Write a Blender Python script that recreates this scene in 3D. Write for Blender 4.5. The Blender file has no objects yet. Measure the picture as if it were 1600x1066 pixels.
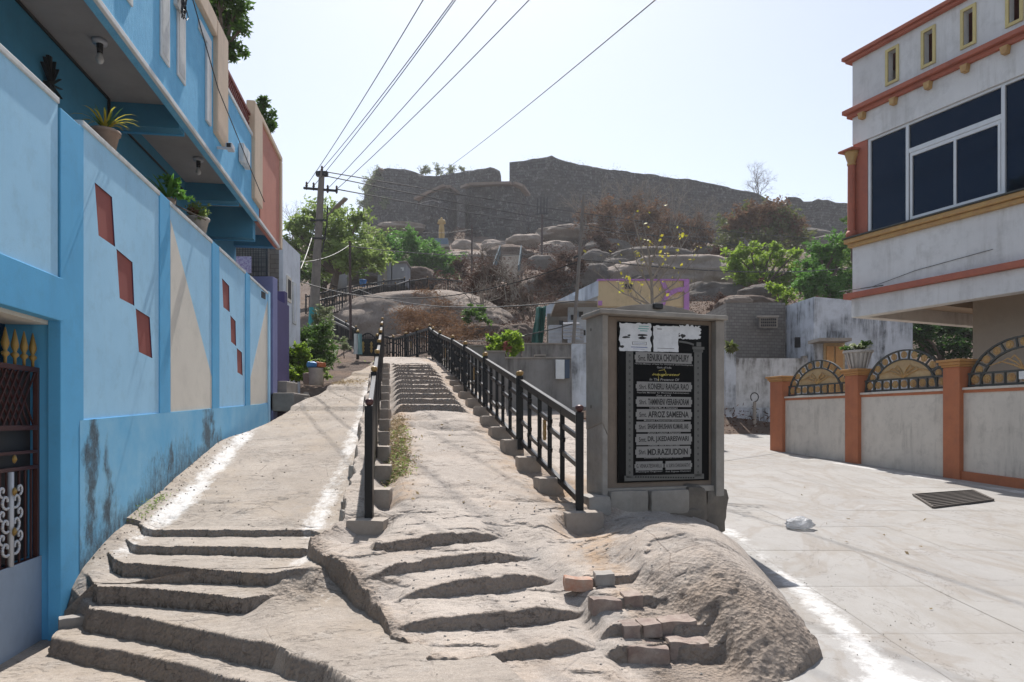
import bpy, bmesh, math, random
import numpy as np
from mathutils import Vector, Matrix, geometry
random.seed(7); RNG = np.random.default_rng(11)
S = bpy.context.scene
COL = S.collection
F = 1100.0; HZ = 657.0; CX = 800.0     # focal length, horizon and centre of the survey photo (1600 px wide)
# ---------------------------------------------------------------- camera, light
cam_d = bpy.data.cameras.new("camera"); cam = bpy.data.objects.new("camera", cam_d); COL.objects.link(cam)
cam.location = (0, 0, 0); cam.rotation_euler = (math.radians(90), 0, 0)
cam_d.sensor_width = 36; cam_d.lens = 36*F/1600; cam_d.shift_y = (HZ-533)/1600.0
cam_d.clip_start = .05; cam_d.clip_end = 6000
S.camera = cam
SUN_EL = math.radians(56); SUN_SX = -.05          # sun ahead of the camera, a little to the left
SUN_AZ = math.atan2(SUN_SX, 1)                      # from +Y towards +X
w = bpy.data.worlds.new("World"); S.world = w; w.use_nodes = True
nt = w.node_tree; nt.nodes.clear()
sky = nt.nodes.new("ShaderNodeTexSky"); sky.sky_type = 'NISHITA'; sky.sun_disc = False
sky.sun_elevation = SUN_EL; sky.sun_rotation = SUN_AZ
sky.air_density = 1.0; sky.dust_density = 1.2; sky.ozone_density = .5; sky.altitude = 200
bg = nt.nodes.new("ShaderNodeBackground"); bg.inputs[1].default_value = .112
wo = nt.nodes.new("ShaderNodeOutputWorld")
hsv = nt.nodes.new('ShaderNodeHueSaturation'); hsv.inputs['Saturation'].default_value = .62
nt.links.new(sky.outputs[0], hsv.inputs['Color']); nt.links.new(hsv.outputs[0], bg.inputs[0]); nt.links.new(bg.outputs[0], wo.inputs[0])
sl = bpy.data.lights.new("sun", 'SUN'); sl.energy = 4.7; sl.angle = math.radians(.55); sl.color = (1, .955, .90)
so = bpy.data.objects.new("sun", sl); COL.objects.link(so)
sd = Vector((SUN_SX, 1, 0)).normalized()*math.cos(SUN_EL) + Vector((0, 0, math.sin(SUN_EL)))
so.rotation_euler = sd.to_track_quat('Z', 'Y').to_euler(); so.location = (0, 0, 30)
S.view_settings.view_transform = 'Standard'; S.view_settings.look = 'None'
S.view_settings.gamma = 1; S.view_settings.use_curve_mapping = False; S.view_settings.exposure = .58
try:
    S.cycles.max_bounces = 6; S.cycles.diffuse_bounces = 4; S.cycles.transparent_max_bounces = 12
except Exception: pass

# ---------------------------------------------------------------- helpers
def P(px, py, Y): return Vector(((px-CX)/F*Y, Y, (HZ-py)/F*Y))
def onz(px, py, z): return P(px, py, F*z/(HZ-py))
def sstep(a, b, x):
    t = np.clip((x-a)/(b-a), 0, 1); return t*t*(3-2*t)
def _h(ix, iy, iz, seed):
    n = (ix*374761393 + iy*668265263 + iz*2147483647 + seed*974634777) & 0xffffffff
    n = ((n ^ (n >> 13))*1274126177) & 0xffffffff
    return ((n ^ (n >> 16)) & 0xffffff)/float(0xffffff)
def vnoise(x, y, z=0., seed=0):
    x = np.asarray(x, float); y = np.asarray(y, float); z = np.zeros_like(x)+z
    ix = np.floor(x).astype(np.int64); iy = np.floor(y).astype(np.int64); iz = np.floor(z).astype(np.int64)
    fx = x-ix; fy = y-iy; fz = z-iz
    fx = fx*fx*(3-2*fx); fy = fy*fy*(3-2*fy); fz = fz*fz*(3-2*fz)
    def L(a, b, t): return a+(b-a)*t
    c = [[[_h(ix+i, iy+j, iz+k, seed) for k in (0, 1)] for j in (0, 1)] for i in (0, 1)]
    return L(L(L(c[0][0][0], c[1][0][0], fx), L(c[0][1][0], c[1][1][0], fx), fy),
             L(L(c[0][0][1], c[1][0][1], fx), L(c[0][1][1], c[1][1][1], fx), fy), fz)*2-1
def fbm(x, y, z=0., o=4, seed=0):
    s = 0; a = 1; t = 0
    for i in range(o):
        s = s+a*vnoise(np.asarray(x)*2**i, np.asarray(y)*2**i, np.asarray(z)*2**i, seed+i*17); t += a; a *= .5
    return s/t
def tps(pts):
    p = np.array(pts, float); n = len(p)
    def U(r2): return .5*r2*np.log(r2+1e-9)
    d2 = ((p[:, None, :2]-p[None, :, :2])**2).sum(-1)
    A = np.zeros((n+3, n+3)); A[:n, :n] = U(d2)+np.eye(n)*1e-3
    A[:n, n] = 1; A[:n, n+1:] = p[:, :2]; A[n, :n] = 1; A[n+1:, :n] = p[:, :2].T
    wv = np.linalg.solve(A, np.concatenate([p[:, 2], np.zeros(3)]))
    def f(X, Y):
        sh = np.shape(X); x = np.ravel(X); y = np.ravel(Y); o = np.full(x.shape, wv[n])+wv[n+1]*x+wv[n+2]*y
        for i in range(n): o += wv[i]*U((x-p[i, 0])**2+(y-p[i, 1])**2)
        return o.reshape(sh)
    return f
_names = {}
def link(o, parent=None):
    COL.objects.link(o)
    if parent is not None:
        o.parent = parent; o.matrix_parent_inverse = Matrix.Translation(-parent.location)
    return o
def tag(o, label=None, cat=None, group=None, kind=None):
    if label: o['label'] = label
    if cat: o['category'] = cat
    if group: o['group'] = group
    if kind: o['kind'] = kind
    return o
def thing(name, loc, label, cat, group=None):
    o = bpy.data.objects.new(name, None); o.location = loc; o.empty_display_size = .1; COL.objects.link(o)
    bpy.context.view_layer.update()
    return tag(o, label, cat, group)
def copy_tree(o, loc, rotz=0, label=None, scale=None):
    c = o.copy(); COL.objects.link(c); c.location = loc; c.rotation_euler = (0, 0, rotz)
    if scale: c.scale = scale
    if label: c['label'] = label
    def rec(a, b):
        for ch in list(a.children):
            d = ch.copy(); COL.objects.link(d); d.parent = b; rec(ch, d)
    rec(o, c)
    return c
def frame(O, u):
    """matrix: local x along u, local y = outward (right-hand of u turned), z up"""
    u = Vector((u[0], u[1], 0)).normalized(); return u
class MB:
    def __init__(s, T=None): s.v = []; s.f = []; s.T = T
    def add(s, vs, fs):
        b = len(s.v)
        for p in vs:
            p = Vector(p); s.v.append(tuple(s.T @ p) if s.T is not None else tuple(p))
        s.f += [tuple(b+i for i in f) for f in fs]; return s
    def box(s, x0, x1, y0, y1, z0, z1):
        vs = [(x, y, z) for z in (z0, z1) for y in (y0, y1) for x in (x0, x1)]
        return s.add(vs, [(0, 2, 3, 1), (4, 5, 7, 6), (0, 1, 5, 4), (2, 6, 7, 3), (0, 4, 6, 2), (1, 3, 7, 5)])
    def hexa(s, b, t):          # bottom quad, top quad (4 points each)
        return s.add(list(b)+list(t), [(3, 2, 1, 0), (4, 5, 6, 7), (0, 1, 5, 4), (1, 2, 6, 5), (2, 3, 7, 6), (3, 0, 4, 7)])
    def bar(s, a, b, w, h=None, up=(0, 0, 1)):
        a = Vector(a); b = Vector(b); h = h or w; d = (b-a).normalized(); up = Vector(up)
        if abs(d.dot(up)) > .99: up = Vector((0, 1, 0))
        x = d.cross(up).normalized()*w/2; z = x.cross(d).normalized()*h/2
        q = [-x-z, x-z, x+z, -x+z]
        return s.add([a+k for k in q]+[b+k for k in q], [(3, 2, 1, 0), (4, 5, 6, 7), (0, 1, 5, 4), (1, 2, 6, 5), (2, 3, 7, 6), (3, 0, 4, 7)])
    def cyl(s, a, b, r0, r1=None, n=8, cap=True):
        a = Vector(a); b = Vector(b); r1 = r0 if r1 is None else r1; d = (b-a)
        if d.length < 1e-6: return s
        d.normalize(); up = Vector((0, 0, 1)) if abs(d.z) < .95 else Vector((1, 0, 0))
        x = d.cross(up).normalized(); y = d.cross(x)
        vs = [c+(x*math.cos(t)+y*math.sin(t))*r for c, r in ((a, r0), (b, r1)) for t in [2*math.pi*i/n for i in range(n)]]
        fs = [(i, (i+1) % n, n+(i+1) % n, n+i) for i in range(n)]
        if cap: fs += [tuple(range(n-1, -1, -1)), tuple(range(n, 2*n))]
        return s.add(vs, fs)
    def tube(s, pts, r, n=6):
        for i in range(len(pts)-1):
            ra = r[i] if isinstance(r, (list, tuple)) else r; rb = r[i+1] if isinstance(r, (list, tuple)) else r
            s.cyl(pts[i], pts[i+1], ra, rb, n)
        return s
    def lathe(s, c, prof, n=14):
        c = Vector(c); vs = []; fs = []
        for r, z in prof: vs += [c+Vector((r*math.cos(2*math.pi*i/n), r*math.sin(2*math.pi*i/n), z)) for i in range(n)]
        for k in range(len(prof)-1):
            fs += [(k*n+i, k*n+(i+1) % n, (k+1)*n+(i+1) % n, (k+1)*n+i) for i in range(n)]
        fs += [tuple(range(n-1, -1, -1)), tuple(range((len(prof)-1)*n, len(prof)*n))]
        return s.add(vs, fs)
    def ext(s, poly, y0, y1):   # polygon in local (x,z), extruded along local y
        n = len(poly)
        tri = geometry.tessellate_polygon([[Vector((p[0], p[1], 0)) for p in poly]])
        vs = [(p[0], y0, p[1]) for p in poly]+[(p[0], y1, p[1]) for p in poly]
        fs = [t for t in tri]+[tuple(n+i for i in reversed(t)) for t in tri]
        fs += [(i, (i+1) % n, n+(i+1) % n, n+i) for i in range(n)]
        return s.add(vs, fs)
    def build(s, name, mat, parent=None, smooth=False, bevel=0, label=None, fix=True):
        me = bpy.data.meshes.new(name); me.from_pydata(s.v, [], s.f)
        if fix:
            bm = bmesh.new(); bm.from_mesh(me); bmesh.ops.recalc_face_normals(bm, faces=bm.faces); bm.to_mesh(me); bm.free()
        me.materials.append(mat)
        if smooth: me.shade_smooth()
        o = bpy.data.objects.new(name, me)
        if bevel:
            m = o.modifiers.new("bevel", 'BEVEL'); m.width = bevel; m.segments = 2; m.limit_method = 'ANGLE'
        if label: o['label'] = label
        return link(o, parent)
def pymesh(name, V, Fq, mat, parent=None, smooth=True, attrs=None):
    me = bpy.data.meshes.new(name); V = np.asarray(V, np.float32); Fq = np.asarray(Fq, np.int32)
    k = Fq.shape[1]
    me.vertices.add(len(V)); me.vertices.foreach_set('co', V.ravel())
    me.loops.add(Fq.size); me.loops.foreach_set('vertex_index', Fq.ravel())
    me.polygons.add(len(Fq)); me.polygons.foreach_set('loop_start', np.arange(0, Fq.size, k, dtype=np.int32))
    me.polygons.foreach_set('loop_total', np.full(len(Fq), k, np.int32))
    me.update(calc_edges=True); me.validate()
    for n, a in (attrs or {}).items():
        at = me.attributes.new(n, 'FLOAT', 'POINT'); at.data.foreach_set('value', np.asarray(a, np.float32).ravel())
    me.materials.append(mat)
    if smooth: me.shade_smooth()
    if smooth == 2: me.set_sharp_from_angle(angle=math.radians(38))
    o = bpy.data.objects.new(name, me); return link(o, parent)
def gridmesh(name, X, Y, Z, mat, parent=None, smooth=True, attrs=None, keep=None):
    ny, nx = X.shape; V = np.stack([X, Y, Z], -1).reshape(-1, 3)
    i = np.arange(ny*nx).reshape(ny, nx)
    Fq = np.stack([i[:-1, :-1], i[:-1, 1:], i[1:, 1:], i[1:, :-1]], -1).reshape(-1, 4)
    if keep is not None: Fq = Fq[keep[:-1, :-1].ravel() & keep[1:, 1:].ravel()]
    return pymesh(name, V, Fq, mat, parent, smooth, attrs)
# ---------------------------------------------------------------- materials
class N:
    def __init__(s, name):
        s.m = bpy.data.materials.new(name); s.m.use_nodes = True; s.t = s.m.node_tree; s.t.nodes.clear()
        s.o = s.new("ShaderNodeOutputMaterial"); s.b = s.new("ShaderNodeBsdfPrincipled"); s.l(s.b.outputs[0], s.o.inputs[0])
        s.co = s.new("ShaderNodeTexCoord").outputs['Object']
    def new(s, t): return s.t.nodes.new(t)
    def l(s, a, b): s.t.links.new(a, b)
    def mapn(s, sc, vec=None):
        m = s.new("ShaderNodeMapping"); m.inputs['Scale'].default_value = sc; s.l(vec or s.co, m.inputs[0]); return m.outputs[0]
    def noise(s, scale, detail=6, rough=.6, vec=None, dist=0):
        n = s.new("ShaderNodeTexNoise"); n.inputs['Scale'].default_value = scale; n.inputs['Detail'].default_value = detail
        n.inputs['Roughness'].default_value = rough; n.inputs['Distortion'].default_value = dist
        s.l(vec or s.co, n.inputs['Vector']); return n.outputs[0]
    def vor(s, scale, feat='F1', vec=None):
        n = s.new("ShaderNodeTexVoronoi"); n.feature = feat; n.inputs['Scale'].default_value = scale; s.l(vec or s.co, n.inputs['Vector']); return n
    def ramp(s, fac, pts):
        r = s.new("ShaderNodeValToRGB"); e = r.color_ramp.elements
        while len(e) < len(pts): e.new(.5)
        for k, (p, c) in zip(e, pts):
            k.position = p; k.color = (c, c, c, 1) if not isinstance(c, (tuple, list)) else (*c, 1)
        s.l(fac, r.inputs[0]); return r.outputs[0]
    def mix(s, fac, a, b, mode='MIX'):
        m = s.new("ShaderNodeMix"); m.data_type = 'RGBA'; m.blend_type = mode
        for sock, v in ((m.inputs[0], fac), (m.inputs[6], a), (m.inputs[7], b)):
            if isinstance(v, bpy.types.NodeSocket): s.l(v, sock)
            elif isinstance(v, (tuple, list)): sock.default_value = (*v, 1)
            else: sock.default_value = v
        return m.outputs[2]
    def math(s, op, a, b=0.):
        m = s.new("ShaderNodeMath"); m.operation = op
        for sock, v in ((m.inputs[0], a), (m.inputs[1], b)):
            if isinstance(v, bpy.types.NodeSocket): s.l(v, sock)
            else: sock.default_value = v
        return m.outputs[0]
    def attr(s, n): a = s.new("ShaderNodeAttribute"); a.attribute_name = n; return a.outputs['Fac']
    def bump(s, h, st=.3, d=.01, prev=None):
        b = s.new("ShaderNodeBump"); b.inputs['Strength'].default_value = st; b.inputs['Distance'].default_value = d; s.l(h, b.inputs['Height'])
        if prev: s.l(prev, b.inputs['Normal'])
        return b.outputs[0]
    def fin(s, col, rough=.8, nrm=None, metal=0, spec=.5):
        if isinstance(col, bpy.types.NodeSocket): s.l(col, s.b.inputs['Base Color'])
        else: s.b.inputs['Base Color'].default_value = (*col, 1)
        if isinstance(rough, bpy.types.NodeSocket): s.l(rough, s.b.inputs['Roughness'])
        else: s.b.inputs['Roughness'].default_value = rough
        s.b.inputs['Metallic'].default_value = metal; s.b.inputs['Specular IOR Level'].default_value = spec
        if nrm: s.l(nrm, s.b.inputs['Normal'])
        return s.m
def paint(name, c, c2=None, sc=1.5, rough=.75, dirt=.25, streak=0., bs=60, bst=.15, dark=(.09, .085, .075), sthr=.6, vert=None):
    n = N(name); c2 = c2 or tuple(k*.8 for k in c)
    col = n.mix(n.ramp(n.noise(sc, 8, .65), [(.35, 0.), (.65, 1.)]), c, c2)
    if dirt: col = n.mix(n.math('MULTIPLY', n.ramp(n.noise(sc*3.1, 10, .75), [(.5, 0.), (.75, 1.)]), dirt), col, tuple(k*.45+.03 for k in c))
    if streak:
        v = n.mapn((1, 1, .12)); q = n.ramp(n.noise(5, 9, .7, v), [(sthr-.1, 0.), (sthr+.1, 1.)])
        q2 = n.ramp(n.noise(1.2, 6, .6), [(.4, 0.), (.6, 1.)])
        col = n.mix(n.math('MULTIPLY', n.math('MULTIPLY', q, q2), streak), col, dark)
    nr = n.bump(n.noise(bs, 8, .7), bst, .01)
    if vert: nr = n.bump(n.noise(vert, 6, .6, n.mapn((1, 1, .16))), .5, .02, nr)
    return n.fin(col, rough, nr)
def flat(name, c, rough=.6, metal=0, spec=.5, bs=0):
    n = N(name); col = n.mix(n.noise(6, 5, .6), c, tuple(k*.78 for k in c))
    return n.fin(col, rough, n.bump(n.noise(bs, 4), .2, .004) if bs else None, metal, spec)
def leafmat(name, a, b, tr=.35, dead=None, rg=.55, spc=.3):
    n = N(name); v = n.attr('var'); col = n.mix(v, a, b)
    big = n.ramp(n.noise(.9, 3), [(.4, 0.), (.62, 1.)]); col = n.mix(n.math('MULTIPLY', big, .35), col, tuple(k*.6 for k in a))
    n.fin(col, rg, None, 0, spc)
    t = n.new("ShaderNodeBsdfTranslucent"); n.l(n.mix(.5, col, tuple(min(1, k*1.6) for k in b)), t.inputs[0])
    m = n.new("ShaderNodeMixShader"); m.inputs[0].default_value = tr
    n.l(n.b.outputs[0], m.inputs[1]); n.l(t.outputs[0], m.inputs[2]); n.l(m.outputs[0], n.o.inputs[0]); M[name] = n.m
    return n.m
M = {}
# granite of the near outcrop (soil / grass / lime come in by painted masks)
def rockmat(name, base=(.53, .47, .42), dark=(.17, .145, .125), soil=(.43, .31, .215)):
    n = N(name)
    c = n.mix(n.ramp(n.noise(1.3, 10, .7), [(.38, 0.), (.62, 1.)]), base, tuple(k*.74 for k in base))
    c = n.mix(n.math('MULTIPLY', n.ramp(n.noise(3.4, 9, .75, None, .6), [(.52, 0.), (.66, 1.)]), .55), c, (.47, .44, .41))
    c = n.mix(n.math('MULTIPLY', n.ramp(n.noise(110, 4, .8), [(.42, 1.), (.56, 0.)]), .55), c, dark)
    c = n.mix(n.math('MULTIPLY', n.ramp(n.noise(190, 2, .5), [(.62, 0.), (.72, 1.)]), .5), c, (.66, .62, .58))
    c = n.mix(n.math('MULTIPLY', n.ramp(n.noise(7, 9, .8), [(.56, 0.), (.72, 1.)]), .5), c, dark)
    c = n.mix(n.math('MULTIPLY', n.ramp(n.noise(42, 7, .8, n.mapn((.7, 1.2, 1))), [(.40, 1.), (.60, 0.)]), .42), c, tuple(k*.5 for k in base))
    c = n.mix(n.math('MULTIPLY', n.ramp(n.noise(15, 8, .75, n.mapn((.6, 1.6, 1))), [(.52, 0.), (.68, 1.)]), .40), c, tuple(k*.55 for k in base))
    ck = n.ramp(n.vor(1.6, 'DISTANCE_TO_EDGE', n.mix(.22, n.co, n.new("ShaderNodeTexNoise").outputs[1])).outputs[0], [(0, 1.), (.012, 0.)])
    c = n.mix(n.math('MULTIPLY', ck, n.ramp(n.noise(1.1, 3), [(.55, 0.), (.62, .55)])), c, (.1, .08, .07))
    br = n.attr('rough')  # mask for rough broken rock and for the painted riser shade
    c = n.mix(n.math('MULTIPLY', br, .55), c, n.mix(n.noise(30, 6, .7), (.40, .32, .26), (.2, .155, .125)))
    so = n.math('MULTIPLY', n.attr('soil'), n.ramp(n.noise(4, 8, .7), [(.4, .1), (.6, 1.)]))
    c = n.mix(so, c, n.mix(n.noise(14, 6, .7), soil, tuple(k*.72 for k in soil)))
    fl = n.ramp(n.noise(1.0, 7, .62, n.mapn((3.2, 11, 6)), .5), [(.487, 0.), (.5, 1.), (.513, 0.)])
    fl = n.math('MULTIPLY', fl, n.ramp(n.noise(1.7, 4), [(.46, 0.), (.56, 1.)]))
    c = n.mix(n.math('MULTIPLY', fl, .75), c, (.11, .09, .08))
    pt = n.ramp(n.noise(26, 4, .6), [(.66, 0.), (.72, 1.)]); c = n.mix(n.math('MULTIPLY', pt, .5), c, (.13, .11, .09))
    li = n.math('ADD', n.attr('lime'), n.math('MULTIPLY', n.math('SUBTRACT', n.noise(8, 12, .85, n.mapn((1.6, .7, 1))), .5), 2.8))
    li = n.math('MULTIPLY', n.ramp(li, [(.5, 0.), (1.05, 1.)]), n.ramp(n.attr('lime'), [(.05, 0.), (.3, 1.)]))
    c = n.mix(n.math('MULTIPLY', li, .62), c, (.76, .76, .76))
    h = n.math('ADD', n.math('MULTIPLY', n.noise(16, 10, .8), .6), n.math('MULTIPLY', n.noise(80, 5, .8), .3))
    nr = n.bump(h, .4, .016)
    nr = n.bump(n.noise(6.5, 10, .75, n.mapn((1, 2.2, 1))), .35, .03, nr)
    nr = n.bump(ck, .35, -.01, nr)
    nr = n.bump(n.math('ADD', fl, pt), .6, -.012, nr)
    nr = n.bump(n.math('MULTIPLY', n.math('ADD', n.noise(26, 10, .8), n.vor(34).outputs[0]), br), .9, .03, nr)
    M[name] = n.fin(c, .92, nr, 0, .15); return M[name]
rockmat('granite'); rockmat('concrete_path', (.45, .395, .345), (.2, .175, .15), (.4, .32, .235))
rockmat('granite_far', (.40, .335, .29), (.14, .12, .105)); rockmat('granite_grey', (.27, .245, .225), (.09, .08, .072))
# ---------------------------------------------------------------- the ground: rock outcrop, stepped path, road, hill
def railL(Y): return -1.44-.175*(Y-7.1)
def railR(Y): return np.interp(Y, [7.3, 9.9, 12.9, 15.5, 18, 21, 25], [.70, .108, -.49, -1.03, -1.52, -2.2, -3.0])
def wallX(Y): return -2.885-.15*Y
def prof(Y, knots):
    z = knots[0][1]+0*Y
    for (ya, za), (yb, zb) in zip(knots[:-1], knots[1:]):
        t = np.clip((ya-Y)/np.maximum(ya-yb, 1e-3), 0, 1); z = z+t*(zb-za)
    return z
LST = [  # left flight: (px, py, z of tread edge, z at the foot of the riser)
 [(150, 822, -1.13, -1.13), (215, 826, -1.13, -1.14), (226, 827, -1.10, -1.175), (485, 828, -1.10, -1.165), (520, 838, -1.13, -1.13)],
 [(150, 842, -1.2, -1.2), (196, 850, -1.2, -1.21), (206, 851, -1.175, -1.255), (472, 856, -1.165, -1.25), (500, 862, -1.2, -1.2)],
 [(120, 868, -1.3, -1.3), (168, 874, -1.29, -1.3), (178, 876, -1.255, -1.375), (306, 888, -1.25, -1.375), (420, 896, -1.25, -1.35), (494, 888, -1.23, -1.25), (540, 885, -1.25, -1.25)],
 [(90, 900, -1.44, -1.44), (136, 910, -1.42, -1.44), (148, 913, -1.375, -1.52), (245, 920, -1.375, -1.52), (385, 934, -1.37, -1.49), (425, 929, -1.38, -1.41), (470, 925, -1.38, -1.38), (560, 930, -1.39, -1.39)],
 [(80, 925, -1.53, -1.70), (116, 936, -1.53, -1.7), (151, 950, -1.52, -1.70), (280, 976, -1.52, -1.685), (350, 989, -1.51, -1.67), (428, 1006, -1.50, -1.66), (455, 1022, -1.5, -1.64), (507, 1037, -1.5, -1.62), (546, 1061, -1.5, -1.58), (600, 1110, -1.5, -1.52)],
 [(20, 975, -1.70, -1.83), (83, 995, -1.70, -1.83), (188, 1015, -1.69, -1.83), (306, 1041, -1.68, -1.83), (371, 1059, -1.67, -1.83), (460, 1095, -1.65, -1.8), (600, 1190, -1.6, -1.75)]]
def steps_to_world(L):
    out = []
    for pl in L:
        W = [(onz(a, b, zt), zt, zb) for a, b, zt, zb in pl]
        out.append(([p.x for p, _, _ in W], [p.y for p, _, _ in W], [t for _, t, _ in W], [b for _, _, b in W]))
    return out
LW = steps_to_world(LST)
def Hpath(X, Y):
    up = lambda q: np.interp(q, [7.1, 14.8, 25, 30], [-1.13, .31, 2.25, 2.8])
    wob = .010*vnoise(X*2.5, Y*0, 0, 5)+.007*vnoise(X*9, Y*0, 0, 8)+.005*vnoise(X*30, Y*0, 0, 18)-.025*sstep(.45, .7, vnoise(X*5, np.floor(Y*2)*.7, 0, 28))
    k = [(7.3+0*X, -1.10+0*X)]
    for i, (xs, ys, zt, zb) in enumerate(LW):
        wd = .012 if i < 4 else .055
        ye = np.interp(X, xs, ys)+wob; t = np.interp(X, xs, zt); b = np.interp(X, xs, zb)
        k.append((ye+.012, t+.0)); k.append((ye+.002, t-.007)); k.append((ye-wd, b))
    z = prof(Y, k)
    z = np.where(Y > 7.25, up(Y), z)
    z = z+sstep(7.1, 7.4, Y)*.025*vnoise(X*1.1, Y*1.1, 0, 3)+.006*fbm(X*5, Y*5, 0, 3, 9)+.004*fbm(X*22, Y*22, 0, 2, 19)
    # low cross risers higher up
    for y0 in (14.3, 17.1, 19.7, 22.3): z = z+.07*sstep(y0-.02, y0+.02, Y)-.07*sstep(y0+.02, y0+2.3, Y)
    # chipped patch at the top of the flight
    z = z-.03*sstep(.25, .6, fbm(X*3, Y*9, 0, 3, 33))*sstep(7.15, 7.4, Y)*(1-sstep(8, 8.8, Y))
    # shoulder up against the wall
    d = X-wallX(Y); z = z+.10*(1-sstep(.0, .38, d))*sstep(5.6, 6.2, Y)
    z = z-.7*sstep(.0, .06, np.interp(Y, [3, 5.3, 5.53, 6.05, 6.2], [-3.6, -3.6, -3.62, -3.8, -4.5])-X)
    # concrete apron rubble where the treads run out
    g = np.exp(-((X+1.72)/.22)**2-((Y-5.65)/.22)**2); z = z+g*(.05*fbm(X*8, Y*8, 0, 4, 44)+.02)
    return z
CST = [  # carved rock steps: (px, py edge, py foot), level of the foot
 (-1.10, [(520, 858, 858), (578, 855, 857), (586, 848, 861), (627, 839, 857), (687, 831, 851), (740, 827, 845), (790, 839, 841), (850, 850, 850)]),
 (-1.20, [(540, 905, 905), (592, 893, 900), (600, 888, 899), (624, 878, 896), (669, 871, 889), (755, 862, 881), (800, 863, 877), (843, 874, 875), (900, 884, 884)]),
 (-1.31, [(560, 943, 943), (614, 935, 936), (657, 919, 934), (710, 906, 932), (800, 896, 921), (837, 899, 916), (875, 910, 911), (930, 920, 920)]),
 (-1.42, [(580, 990, 990), (630, 974, 984), (639, 971, 986), (680, 964, 985), (777, 955, 979), (845, 943, 971), (882, 949, 966), (922, 956, 960), (980, 965, 965)]),
 (-1.49, [(600, 1045, 1045), (655, 1034, 1038), (669, 1027, 1040), (725, 1024, 1037), (800, 1015, 1031), (886, 997, 1022), (931, 1013, 1015), (990, 1030, 1030)])]
CW = []
for zb, pl in CST:
    xs, ys, zt = [], [], []
    for px, pe, pf in pl:
        Y = -F*zb/(pf-HZ); xs.append((px-CX)/F*Y); ys.append(Y); zt.append(-(pe-HZ)/F*Y)
    CW.append((xs, ys, zt, [zb]*len(xs)))
TR = tps([(.1, 9.5, -.47), (.1, 8.5, -.68), (.1, 7.4, -.9), (.4, 7.0, -1.0), (.75, 7.0, -1.17), (.6, 6.9, -1.15), (.75, 7.3, -1.1), (.1, 6.2, -1.07), (.4, 5.9, -1.17), (.3, 5.2, -1.3), (.55, 5.4, -1.27),
 (.55, 4.9, -1.38), (.6, 4.4, -1.5), (.9, 4.75, -1.44), (1.1, 4.4, -1.56), (.85, 5.4, -1.22), (1.0, 6.0, -.96), (1.05, 7.0, -1.04), (1.5, 7.3, -1.02), (1.5, 6.2, -.90),
 (1.45, 5.2, -1.03), (1.5, 4.75, -1.22), (1.6, 4.4, -1.42), (1.9, 7.3, -1.07), (2.0, 6.2, -1.1), (1.9, 5.2, -1.22), (1.95, 4.7, -1.38), (2.28, 8.0, -1.15), (2.3, 7.2, -1.3),
 (2.25, 6.2, -1.42), (2.2, 5.2, -1.52), (2.15, 4.6, -1.6), (1.9, 4.3, -1.62), (1.5, 4.1, -1.66), (1.0, 4.05, -1.64), (.5, 4.0, -1.58), (.2, 3.5, -1.62), (-.6, 3.5, -1.6),
 (1.2, 8.5, -.75), (2.0, 8.5, -1.0), (1.1, 5.1, -1.25), (1.2, 5.7, -.95)])
EDGE = np.array([(3.4, -.1), (4.0, -.38), (4.31, -.53), (4.57, -.67), (4.67, -.8), (5.01, -.95), (5.32, -1.13), (5.73, -1.35), (5.95, -1.6), (6.4, -1.8), (6.8, -1.72), (7.1, -1.70)])
def rockedge(Y): return np.where(Y < 7.1, np.interp(Y, EDGE[:, 0], EDGE[:, 1]), railL(Y)-.26)
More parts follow.
